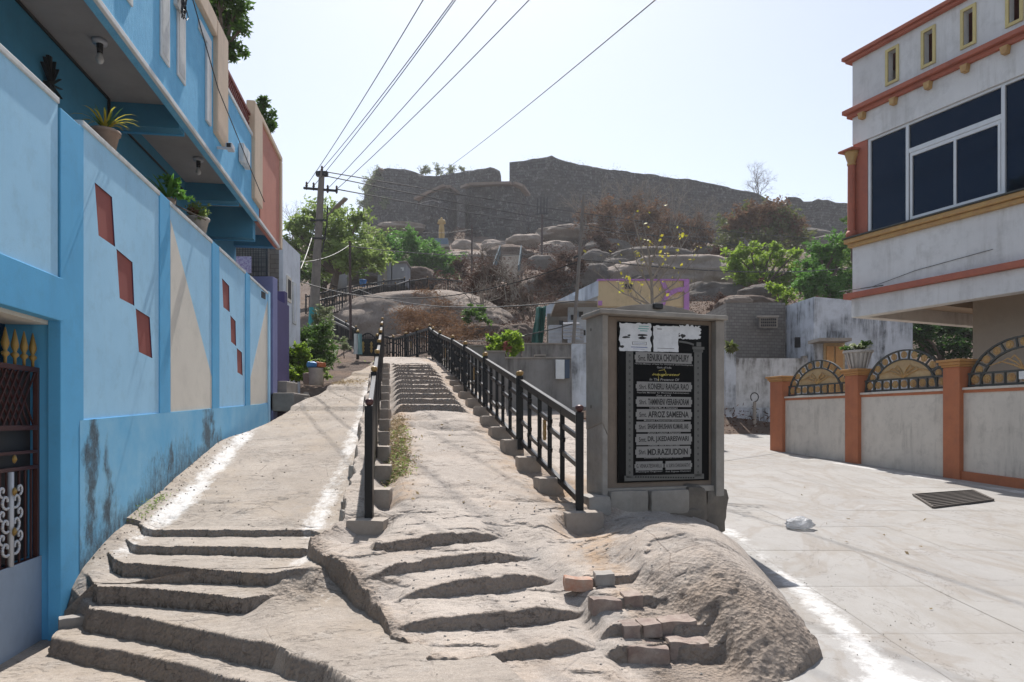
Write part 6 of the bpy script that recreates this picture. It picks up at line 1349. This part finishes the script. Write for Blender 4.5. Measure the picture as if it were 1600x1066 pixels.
def tree(lab, base, cl, Y, size, mat, r0, seed, dens=1., name='tree', cat='tree', bark='bark', fork=.45, depth=1., asp=.42, extra=None, shell=.45):
    rr = random.Random(seed); b = P(*base, Y) if len(base) == 2 else P(*base)
    t = thing(name, b, lab, cat); C = []
    for q in cl:
        px, py, rp = q[:3]; r = rp*GROW/F*Y; c = P(px, py, Y+rr.uniform(-1, 1)*r*1.4*depth); C.append((tuple(c), r, int(dens*(q[3] if len(q) > 3 else 1)*min(16000, max(160, 80*(r/size)**2)))))
    crown('crown', C, size, mat, t, seed, asp, shell)
    if r0: limbs(t, b, C, r0, bark, seed, 'trunk' if cat == 'tree' else 'stem', fork)
    if extra:
        for nm, mt_, cc, sz_ in extra: crown(nm, [(tuple(P(px, py, Y-.02*Y)), rp/F*Y, n) for px, py, rp, n in cc], sz_, mt_, t, seed+1)
    return t
def twigs(name, base, h, n, depth, mat, parent=None, seed=0, spread=.6, r=.02, lean=(0, 0), tipout=None):
    rr = random.Random(seed); m = MB(); tips = []
    def grow(p, d, L, r_, k):
        q = p+d*L*.5+Vector((rr.gauss(0, 1), rr.gauss(0, 1), rr.gauss(0, 1)))*L*.05; e = q+(d+Vector((rr.gauss(0, 1), rr.gauss(0, 1), rr.gauss(0, .6)))*.18).normalized()*L*.5
        m.cyl(p, q, r_, r_*.85, 4, False); m.cyl(q, e, r_*.85, r_*.65, 4, False); tips.append((e, k))
        if k > 0:
            for j in range(rr.choice((2, 3, 3))):
                f = rr.uniform(.35, 1); nd = (d+Vector((rr.gauss(0, 1), rr.gauss(0, 1), rr.gauss(0.15, .5)))*spread).normalized(); grow(p.lerp(e, f), nd, L*rr.uniform(.55, .8), r_*.6, k-1)
    for j in range(n):
        a = rr.random()*6.28; d = Vector((math.cos(a)*spread*rr.random()+lean[0], math.sin(a)*spread*rr.random()+lean[1], 1)).normalized(); grow(Vector(base)+Vector((rr.gauss(0, .03), rr.gauss(0, .03), 0))*n, d, h*rr.uniform(.35, .55), r, depth)
    if tipout is not None: tipout += tips
    return m.build(name, M[mat], parent, fix=False)
def gz0(x, y): return float(Hter(np.array([[x]]), np.array([[y]]))[0, 0])
# left group
tree("light green feathery tree behind the utility pole", (517, 470), [(490, 340, 30), (520, 352, 34), (552, 362, 35), (577, 386, 32), (470, 362, 26), (500, 388, 38), (456, 350, 16), (540, 402, 38), (592, 402, 22), (522, 330, 18), (560, 340, 20), (585, 415, 22), (565, 400, 26), (530, 385, 28), (455, 385, 24), (505, 420, 26)], 48, .30, 'leaf_light', .32, 101, .5)
tree("dark shady tree low between white house and concrete cabins", (512, 470), [(470, 420, 26), (562, 412, 20), (495, 425, 22), (540, 425, 16), (460, 400, 20)], 55, .32, 'leaf_mid', .35, 102, .6)
tree("feathery vivid green shrub left of the golden statue", (650, 450), [(620, 388, 28), (652, 398, 30), (690, 408, 24), (665, 418, 24), (612, 412, 22), (640, 372, 18), (703, 425, 16), (598, 380, 16), (630, 425, 20), (675, 385, 16), (710, 410, 12), (585, 400, 16)], 66, .28, 'leaf_fresh', .25, 103, .75)
tree("pale leafed weedy bush at the utility pole's foot", (505, 540), [(497, 500, 16), (508, 486, 12), (505, 522, 18), (517, 500, 10)], 25, .12, 'leaf_pale', .03, 104, .7, 'bush', 'bush', 'bark_pale')
tree("mid green bush beside the path under the teal pole foot", (490, 590), [(480, 530, 24), (500, 540, 24), (468, 552, 22), (510, 560, 18), (490, 565, 24), (462, 522, 16), (505, 515, 16)], 21, .10, 'leaf_mid', .04, 105, .8, 'bush', 'bush')
tree("bright yellow green bush in front of the white house", (462, 600), [(458, 560, 17), (472, 572, 17), (455, 582, 15), (477, 555, 12), (466, 545, 11), (470, 588, 12)], 18.2, .085, 'leaf_bright', .03, 106, 1.0, 'bush', 'bush', asp=.6)
tree("small green shrub growing against railing near the arched gate", (538, 560), [(538, 540, 9), (536, 530, 6)], 26, .08, 'leaf_pale', .02, 107, .8, 'bush', 'bush')
tree("weeds spilling round the broken bucket on the path edge", (505, 605), [(505, 578, 9), (512, 588, 7), (500, 565, 7)], 17.6, .07, 'leaf_light', .01, 108, .5, 'bush', 'bush')
# creeper and scrub mid-hill
for i, (cl, Y, lab, mt_, n_) in enumerate((([(760, 430, 26), (800, 458, 26), (742, 452, 22), (822, 466, 18), (745, 435, 16), (772, 470, 26), (745, 478, 18), (815, 490, 20)], 44, "large heap of dead brown creeper left of the white awning", 'leaf_dead', .55),
    ([(868, 432, 26), (902, 415, 18), (850, 470, 20), (842, 440, 14), (880, 405, 14), (865, 480, 18)], 57, "dead maroon creeper hanging over the dark boulder", 'leaf_dead', .6), ([(935, 372, 13), (945, 385, 14), (912, 398, 12), (960, 395, 10)], 80, "dark dead creeper tuft high under the fort", 'leaf_dead', .6),
    ([(718, 415, 12), (725, 430, 9)], 62, "small brown creeper ball right of the vivid green shrub", 'leaf_dead', .6), ([(1130, 470, 14), (1150, 475, 12), (1170, 455, 12), (1190, 448, 12), (1120, 480, 12)], 44, "brown creeper crossing the boulder above block house", 'leaf_dead', .6),
    ([(1100, 405, 14), (1120, 395, 12), (1085, 412, 10)], 66, "brown creeper on the flat topped boulder's right end", 'leaf_dead', .6))):
    tree(lab, (cl[0][0], cl[0][1]+40), cl, Y, .0032*Y+.02, mt_, .08, 120+i, n_*1.3, 'dead_creeper', 'creeper', shell=.6)
for i, (px, py, Y, h, lab) in enumerate(((760, 460, 42, 3.2, "tangle of dry stems rising from brown creeper heap, left"), (800, 470, 42, 3.0, "tangle of dry stems rising from brown creeper heap, right"), (830, 500, 38, 2.6, "dry stems near the green tarpaulin"), (745, 500, 38, 2.4, "dry stems above the green bush"))):
    o = twigs('dry_shrub', P(px, py, Y), h, 9, 3, 'bark_pale' if i % 2 else 'bark', None, 200+i, .8, .035); tag(o, lab, 'shrub')
# dry brown wood under the fort
cl = [(915, 340, 24), (950, 328, 26), (985, 325, 24), (1015, 335, 30), (1050, 345, 30), (1085, 355, 24), (940, 360, 28), (985, 360, 30), (1030, 370, 32), (1070, 385, 28), (1000, 390, 26), (960, 385, 22), (1100, 375, 18)]
rngb = random.Random(4)
for i, (lab, sub) in enumerate((("leafless brown tree at the left of the dry wood below the fort", cl[:2]+cl[6:7]), ("leafless brown tree at the middle of the dry wood below the fort", cl[2:5]+cl[7:8]+cl[10:12]), ("leafless brown tree at the right of the dry wood below the fort", cl[5:6]+cl[8:10]+cl[12:]))):
    t = tree(lab, (sub[0][0]+15, 410), sub, 92, .40, 'leaf_brown', .22, 140+i, .40, 'dry_tree', 'tree', 'bark_pale', .3, shell=.7)
    for j, (px, py, rp) in enumerate(sub): twigs('branches', P(px, py+rp, 92), rp/F*92*3.0, 4, 4, 'bark_pale', t, 300+i*9+j, .55, .07)
tree("olive and rust coloured tree below the fort's right end", (1195, 440), [(1150, 355, 28), (1185, 345, 32), (1222, 348, 28), (1138, 378, 22), (1250, 368, 20), (1200, 378, 28), (1165, 330, 12), (1240, 390, 18)], 85, .42, 'leaf_olive', .4, 150, .7, extra=[('rusty_foliage', 'leaf_brown', [(1165, 338, 26, 1500), (1205, 335, 30, 2000), (1240, 352, 22, 1200), (1145, 350, 16, 600)], .4)])
tree("bright lime green leafy tree behind the grey block house", (1185, 480), [(1150, 400, 20), (1182, 412, 26), (1218, 405, 22), (1160, 430, 24), (1240, 398, 12), (1210, 385, 12), (1200, 438, 22), (1145, 418, 14), (1172, 388, 16), (1235, 425, 20), (1180, 445, 22), (1225, 450, 18)], 50, .26, 'leaf_bright', .25, 151, .65)
tree("dark green drooping tree beside the grey building's corner", (1295, 480), [(1290, 410, 30), (1312, 385, 24), (1275, 440, 28), (1322, 440, 28), (1262, 420, 20), (1300, 455, 22), (1305, 405, 26), (1280, 390, 18), (1255, 445, 18), (1265, 460, 16)], 46, .24, 'leaf_fresh', .3, 152, .8)
tree("tall green tree peeping past the grey building's corner column", (1345, 500), [(1328, 338, 12), (1338, 355, 16), (1330, 375, 14), (1345, 400, 26), (1350, 330, 14)], 38, .22, 'leaf_mid', .25, 153, .8)
tree("bright vine sprawling on boulder above the whitewashed building", (1220, 485), [(1215, 452, 11), (1232, 462, 10), (1203, 446, 8), (1225, 468, 9)], 36, .17, 'leaf_bright', .05, 154, .9, 'vine', 'vine')
tree("dark trees seen through the open porch of the grey building", (1470, 620), [(1400, 510, 24), (1435, 515, 28), (1475, 512, 28), (1515, 520, 26), (1455, 540, 22), (1500, 545, 22), (1550, 515, 25)], 34, .22, 'leaf_dark', .25, 155, .9)
tree("green bush growing on rocks below the pink dome", (742, 520), [(735, 490, 13), (750, 488, 14), (758, 500, 10), (728, 500, 9)], 32, .17, 'leaf_mid', .04, 156, .6, 'bush', 'bush', 'bark_pale')
tree("vivid lime bush with pink flowers behind the railing", (790, 560), [(775, 532, 14), (792, 525, 14), (805, 535, 14), (785, 542, 14), (804, 548, 12), (768, 545, 10)], 19.0, .10, 'leaf_bright', .03, 157, .9, 'bush', 'bush', asp=.6, extra=[('flowers', 'leaf_pink', [(790, 538, 12, 120), (800, 545, 8, 50)], .08)])
# dry grass and scrub on the dome and hillside
def scatter(name, rng, cells, size, mat, n, kind='stuff'):
    P_ = []
    for px, py, rx, ry, Y in cells:
        k = n; c = P(px, py, Y); P_.append(np.stack([c.x+rng.normal(size=k)*rx/F*Y, c.y+rng.normal(size=k)*rx/F*Y, c.z+rng.normal(size=k)*ry/F*Y], -1))
    pts = np.concatenate(P_); V, Fq, var = leaves(pts, size, rng, asp=.12); o = pymesh(name, V, Fq, M[mat], None, False, dict(var=var)); tag(o, kind=kind); return o
rg_ = np.random.default_rng(3)
scatter('dry_grass', rg_, [(640, 492, 14, 7, 35), (662, 500, 16, 7, 34.5), (690, 478, 12, 7, 37), (700, 500, 16, 8, 34), (665, 462, 10, 4, 38), (722, 520, 16, 6, 31), (690, 530, 20, 5, 30), (650, 515, 12, 5, 33)], .30, 'leaf_brown', 700)
# hillside scrub that follows the slope
n_ = 110000; yy = 55+85*rg_.uniform(0, 1, n_)**.8; xx = (rg_.uniform(-.32, .52, n_))*yy; d_ = fbm(xx*.12, yy*.12, 0, 4, 31); kk = d_ > .02; xx, yy = xx[kk], yy[kk]; zz = Hter(xx[None], yy[None])[0]+rg_.uniform(0, 1.3, len(xx))
V, Fq, var = leaves(np.stack([xx, yy, zz], -1), .36, rg_, asp=.35); tag(pymesh('hillside_scrub', V, Fq, M['leaf_dead'], None, False, dict(var=var)), kind='stuff')
n_ = 22000; yy = 24+32*rg_.uniform(0, 1, n_); xx = rg_.uniform(-.05, .5, n_)*yy; zz = Hter(xx[None], yy[None])[0]+rg_.uniform(0, .5, n_)
V, Fq, var = leaves(np.stack([xx, yy, zz], -1), .16, rg_, asp=.3); tag(pymesh('ground_scrub', V, Fq, M['leaf_dead'], None, False, dict(var=var)), kind='stuff')
# fort-top plants
for i, (px, py, Y, h, k, lab) in enumerate(((1185, 316, 150, 8.0, 5, "bare leafless tree standing on top of the fort wall"), (585, 300, 153, 6.0, 4, "thin bare tree leaning on the fort's left edge"), (575, 330, 150, 5.0, 4, "second bare tree lower on the fort's left edge"), (455, 400, 80, 7, 4, "bare grey tree behind the terracotta balcony end"), (660, 276, 154, 2.2, 3, "small bare shrub on the fort crest, left"))):
    o = twigs('bare_tree', P(px, py, Y), h, 6 if i == 0 else 4, k, 'bark', None, 400+i, .75 if i == 0 else .55, .07 if Y > 100 else .05); tag(o, lab, 'tree')
tree("sparse pale shrub on the fort crest above its left wall", (690, 280), [(665, 266, 9), (685, 265, 9), (705, 266, 9), (722, 265, 6)], 155, .42, 'leaf_pale', .1, 160, .6, 'bush', 'bush')
tree("sparse green shrub clinging to fort's left edge", (580, 330), [(582, 280, 12), (575, 300, 12), (568, 320, 12), (590, 268, 8), (600, 315, 10)], 146, .42, 'leaf_pale', .1, 161, .45, 'bush', 'bush')
scatter('fort_grass', rg_, [(px, py, 9, .6, Y) for px, py, Y in ((830, 248, 137), (900, 255, 139), (960, 264, 141), (1040, 275, 144), (1120, 288, 147), (1240, 308, 152), (1285, 311, 152), (620, 263, 150), (740, 265, 149))], .45, 'leaf_olive', 60)
# near yellow-leaved sapling behind the plaque stand
t = thing('sapling', P(1018, 560, 13), "sparse sapling with yellow leaves rising behind the plaque stand", 'tree'); tips = []
m = MB(); b = P(1018, 600, 13); top = P(1016, 400, 13); m.tube([b, P(1020, 500, 13), P(1018, 440, 13), P(1014, 395, 13), P(1004, 345, 13)], [.04, .035, .028, .018, .006], 6)
for a_, e_ in (((1020, 480), (950, 400)), ((1018, 470), (1090, 400)), ((1018, 455), (975, 355)), ((1018, 440), (1062, 345)), ((1016, 430), (990, 340)), ((1020, 478), (925, 420)), ((1018, 450), (1080, 360)), ((1016, 415), (1035, 350)), ((1020, 475), (1100, 440)), ((1010, 480), (972, 440))):
    p, q = P(*a_, 13), P(*e_, 13+random.uniform(-.8, .8)); md = p.lerp(q, .5)+Vector((0, 0, -.10)); m.tube([p, md, q], [.018, .012, .004], 5)
    for k in range(9):
        s_ = md.lerp(q, random.random()) if k % 2 else p.lerp(md, random.uniform(.4, 1)); e2 = s_+Vector((random.gauss(0, .14), random.gauss(0, .14), random.uniform(.05, .42))); m.tube([s_, e2], [.006, .0025], 4); tips.append(e2)
m.build('trunk', M['bark_pale'], t, fix=False)
rng = np.random.default_rng(8); lp = [np.array(random.choice(tips))+rng.normal(size=3)*.04 for _ in range(100)]; V, Fq, var = leaves(np.array(lp), .075, rng, asp=.7); pymesh('leaf_sprays', V, Fq, M['leaf_yellow'], t, False, dict(var=var))['kind'] = 'stuff'
# trees above the blue house
tree("large leafy tree showing above the blue house roof", (330, 120), [(335, 15, 28), (362, 30, 22), (350, 62, 20), (372, 72, 14), (340, -20, 34), (318, 45, 18), (370, 8, 18), (362, 92, 8), (378, 45, 14), (350, 35, 26), (340, 75, 18)], 14.5, .13, 'leaf_mid', .12, 170, .7, extra=None)
tree("young bushy plant growing on the blue house roof corner", (418, 215), [(412, 165, 9), (420, 178, 9), (407, 178, 8), (418, 195, 9), (410, 155, 5), (425, 190, 6), (400, 170, 4)], 16.4, .11, 'leaf_mid', .04, 171, .9, 'bush', 'bush')
# pots
M['pot'] = paint('pot', (.32, .24, .19), (.24, .18, .145), 6, .9, .5); M['pot_white'] = paint('pot_white', (.46, .43, .40), (.36, .33, .30), 6, .9, .5)
def blades(base, n, L, mat, parent, seed, w_=.02, droop=.6, up_=1.):
    rr = random.Random(seed); V = []; Fq = []; var = []
    for i in range(n):
        a = rr.random()*6.28; l = L*rr.uniform(.5, 1.2); o_ = Vector((math.cos(a), math.sin(a), 0)); s = Vector((-math.sin(a), math.cos(a), 0))*w_*rr.uniform(.7, 1.3); k0 = len(V); vv = rr.random()
        for j in range(6):
            f = j/5; c = Vector(base)+o_*l*f*.75+Vector((0, 0, l*(up_*f-droop*f*f))); ww = s*(1-f)**.6*(1 if j else .6); V += [tuple(c-ww), tuple(c+ww)]; var += [vv, vv]
            if j: Fq.append((k0+2*j-2, k0+2*j-1, k0+2*j+1, k0+2*j))
    return pymesh('leaves', V, Fq, M[mat], parent, True, dict(var=var))
def potplant(px, py, d, lab, prof_, potm, fn, T=BW, zt_=CT):
    s = s_at(T, px, d); c = T @ Vector((s, d, zt_+.002)); t = thing('potted_plant', c, lab, 'potted plant'); MB().lathe(c, prof_, 16).build('pot', M[potm], t, True); fn(c+Vector((0, 0, prof_[-1][1])), t); return t
potplant(164, 0, -.14, "potted plant with long yellowing leaves on the blue wall top", [(.09, 0), (.13, .19), (.145, .19), (.145, .22)], 'pot', lambda c, t: (blades(c, 22, .42, 'leaf_yellow', t, 1, .012, .7), blades(c, 26, .26, 'leaf_mid', t, 2, .012, .3)))
potplant(262, 0, -.14, "small fern like plant reaching over the blue wall top", [(.07, 0), (.1, .12)], 'pot', lambda c, t: (blades(c, 16, .35, 'leaf_fresh', t, 3, .02, .4), crown('foliage', [(tuple(c+Vector((.05, 0, .25))), .16, 90), (tuple(c+Vector((.15, 0, .05))), .12, 60)], .07, 'leaf_fresh', t, 5, .7)))
potplant(309, 0, -.14, "white pot of browning flowers on the blue wall top", [(.10, 0), (.15, .22), (.165, .22), (.165, .25)], 'pot_white', lambda c, t: (crown('foliage', [(tuple(c+Vector((0, 0, .1))), .2, 420), (tuple(c+Vector((.1, -.1, .05))), .13, 160)], .045, 'leaf_light', t, 6, .5), crown('dry_flowers', [(tuple(c+Vector((0, -.05, .06))), .22, 260)], .05, 'leaf_brown', t, 7, .5)))
s = (ps[1][0]+ps[1][1])/2; c = CWL @ Vector((s, -.09, 1.168)); t = thing('potted_plant', c, "fluted concrete pot with succulent on the orange pillar cap", 'potted plant')
m = MB(); nfl = 18
for k in range(nfl*2):
    a0_, a1_ = math.pi*k/nfl, math.pi*(k+1)/nfl; r_ = 1.0 if k % 2 else .9; m.add([c+Vector((math.cos(a)*rr_*r_, math.sin(a)*rr_*r_, z)) for a, rr_, z in ((a0_, .19, 0), (a1_, .19, 0), (a1_, .30, .36), (a0_, .30, .36))], [(0, 1, 2, 3)])
m.lathe(c+Vector((0, 0, .36)), [(.28, 0), (.32, .01), (.32, .06), (.1, .06)], 24); m.lathe(c, [(.18, 0), (.16, .02), (.25, .36)], 18); m.build('pot', M['pot_white'], t, fix=True)
blades(c+Vector((0, 0, .40)), 44, .48, 'leaf_pale', t, 9, .04, .8); crown('foliage', [(tuple(c+Vector((.15, 0, .58))), .16, 260), (tuple(c+Vector((-.2, 0, .48))), .13, 160)], .07, 'leaf_mid', t, 10, .6)
tree("small potted shrub beside the second fern on the wall", (322, 344), [(268, 288, 5), (272, 300, 5)], 9.2, .06, 'leaf_fresh', .01, 172, .7, 'shoot', 'plant')
# broken bucket with rubbish at the path edge
c = P(494, 602, 17.4); t = thing('flower_bucket', c, "cracked grey bucket full of rubbish at the path's left edge", 'bucket'); MB().lathe(c, [(.17, 0), (.18, .4), (.2, .42)], 16).build('bucket', M['pot_white'], t, True)
o = rough_block('rubbish', (c.x-.08, c.y-.05, c.z+.50), (.25, .2, .12), flat('blue_plastic', (.04, .22, .5)), t, .3, .05, 7); o = rough_block('rubbish', (c.x+.1, c.y, c.z+.5), (.22, .2, .14), flat('orange_bag', (.5, .14, .05)), t, .9, .05, 8)
o = rough_block('clay_pot', tuple(P(481, 592, 17.8)), (.22, .22, .3), M['pot'], None, .2, .03, 9); tag(o, "brown clay pot half hidden beside the cracked bucket", 'pot')
# weeds: along the left railing's foot and small tufts
def tufts(cells, size, mat, name, seed):
    rng = np.random.default_rng(seed); A = []
    for x, y, rx, ry, n, hf in cells:
        X_ = x+rng.normal(size=n)*rx; Y_ = y+rng.normal(size=n)*ry; Z_ = hf(X_[None], Y_[None])[0]; A.append(np.stack([X_, Y_, Z_+rng.uniform(-.01, .05, n)], -1))
    V, Fq, var = leaves(np.concatenate(A), size, rng, asp=.25); return tag(pymesh(name, V, Fq, M[mat], None, False, dict(var=var)), kind='stuff')
hr = lambda X, Y: Hrock(X, Y)
tufts([(railL(y)+.32, y, .09, .18, 420, hr) for y in (8.8, 9.2, 9.7, 10.2, 10.8, 11.4, 12.0)], .055, 'leaf_straw', 'weeds', 1); tufts([(railL(y)+.32, y, .08, .16, 260, hr) for y in (8.7, 9.1, 9.6, 10.1, 10.9)], .05, 'leaf_light', 'weeds', 2)
tufts([(wallX(y)+.10, y, .03, .12, 60, lambda X, Y: Hpath(X, Y)) for y in (7.5, 7.7, 8.0)], .04, 'leaf_light', 'weeds', 3)
tufts([(-4.3+.0*k, 17.8+k*.2, .3, .3, 300, lambda X, Y: Hpath(X, Y)) for k in range(3)], .06, 'leaf_straw', 'weeds', 4)
tufts([(x, 25+0*x, .5, .3, 260, lambda X, Y: Hrock(X, Y)*0+2.0) for x in (-3.9, -3.4, -2.9)], .16, 'leaf_bright', 'weeds', 5)
tree("grass clump on top of the low white wall's end pillar", (1141, 546), [(1141, 540, 7)], 25.2, .22, 'leaf_olive', .0, 180, .8, 'grass_clump', 'grass')
# small stones and grit lying about
rng = np.random.default_rng(77); m = MB()
for _ in range(260):
    x, y = rng.uniform(-1.2, 1.3), rng.uniform(4.2, 8); z = float(Hrock(np.array([[x]]), np.array([[y]]))[0, 0]); r_ = rng.uniform(.003, .012); b_ = len(m.v)
    m.lathe((x, y, z-r_*.3), [(r_*.6, 0), (r_, r_*.5), (r_*.4, r_*1.1)], 5)
tag(m.build('grit', M['stone_block'], None, fix=False), kind='stuff')
m = MB()
for _ in range(150):
    k = rng.random()
    if k < .5: x, y = rng.normal(2.55, .25), rng.uniform(4.3, 8.2)
    elif k < .75: y = rng.uniform(9, 17); x = 8.4-.28*(y-15)-abs(rng.normal(.35, .3))
    else: x, y = rng.uniform(2.4, 7), rng.uniform(4.3, 12)
    z = float(roadz(0, y)); r_ = rng.uniform(.002, .006); m.lathe((x, y, z), [(r_*.7, 0), (r_, r_*.4), (r_*.4, r_)], 5)
for _ in range(260):
    y = rng.uniform(6.3, 14); x = (wallX(y)+abs(rng.normal(.1, .12))) if rng.random() < .6 else rng.uniform(wallX(y), railL(y)-.1)
    z = float(Hpath(np.array([[x]]), np.array([[y]]))[0, 0]); r_ = rng.uniform(.004, .012); m.lathe((x, y, z), [(r_*.7, 0), (r_, r_*.4), (r_*.4, r_)], 5)
tag(m.build('pebbles', M['stone_dark'], None, fix=False), kind='stuff')
P_ = []
for _ in range(150):
    k = rng.random()
    if k < .4: y = rng.uniform(14, 19); x = rng.uniform(-5.0, -3.6); z = float(Hpath(np.array([[x]]), np.array([[y]]))[0, 0])
    elif k < .7: x, y = rng.uniform(2.4, 7), rng.uniform(4.5, 13); z = float(roadz(0, y))
    else: y = rng.uniform(7, 12); x = rng.uniform(railL(y)+.2, railR(y)-.2); z = float(Hrock(np.array([[x]]), np.array([[y]]))[0, 0])
    P_.append((x, y, z+.012))
V, Fq, var = leaves(np.array(P_), .05, rng, asp=.5); tag(pymesh('fallen_leaves', V, Fq, M['leaf_straw'], None, False, dict(var=var)), kind='stuff')
# ---------------------------------------------------------------- air between here and the hill
hz = MB().box(-420, 420, -12, 420, -12, 66).build('haze', bpy.data.materials.new('haze')); hz['kind'] = 'stuff'; hm = hz.data.materials[0]; hm.use_nodes = True; hm.node_tree.nodes.clear()
ho = hm.node_tree.nodes.new("ShaderNodeOutputMaterial"); hv = hm.node_tree.nodes.new("ShaderNodeVolumePrincipled"); hv.inputs['Color'].default_value = (.93, .95, 1, 1); hv.inputs['Density'].default_value = .00045; hv.inputs['Anisotropy'].default_value = .3
hm.node_tree.links.new(hv.outputs[0], ho.inputs[1])
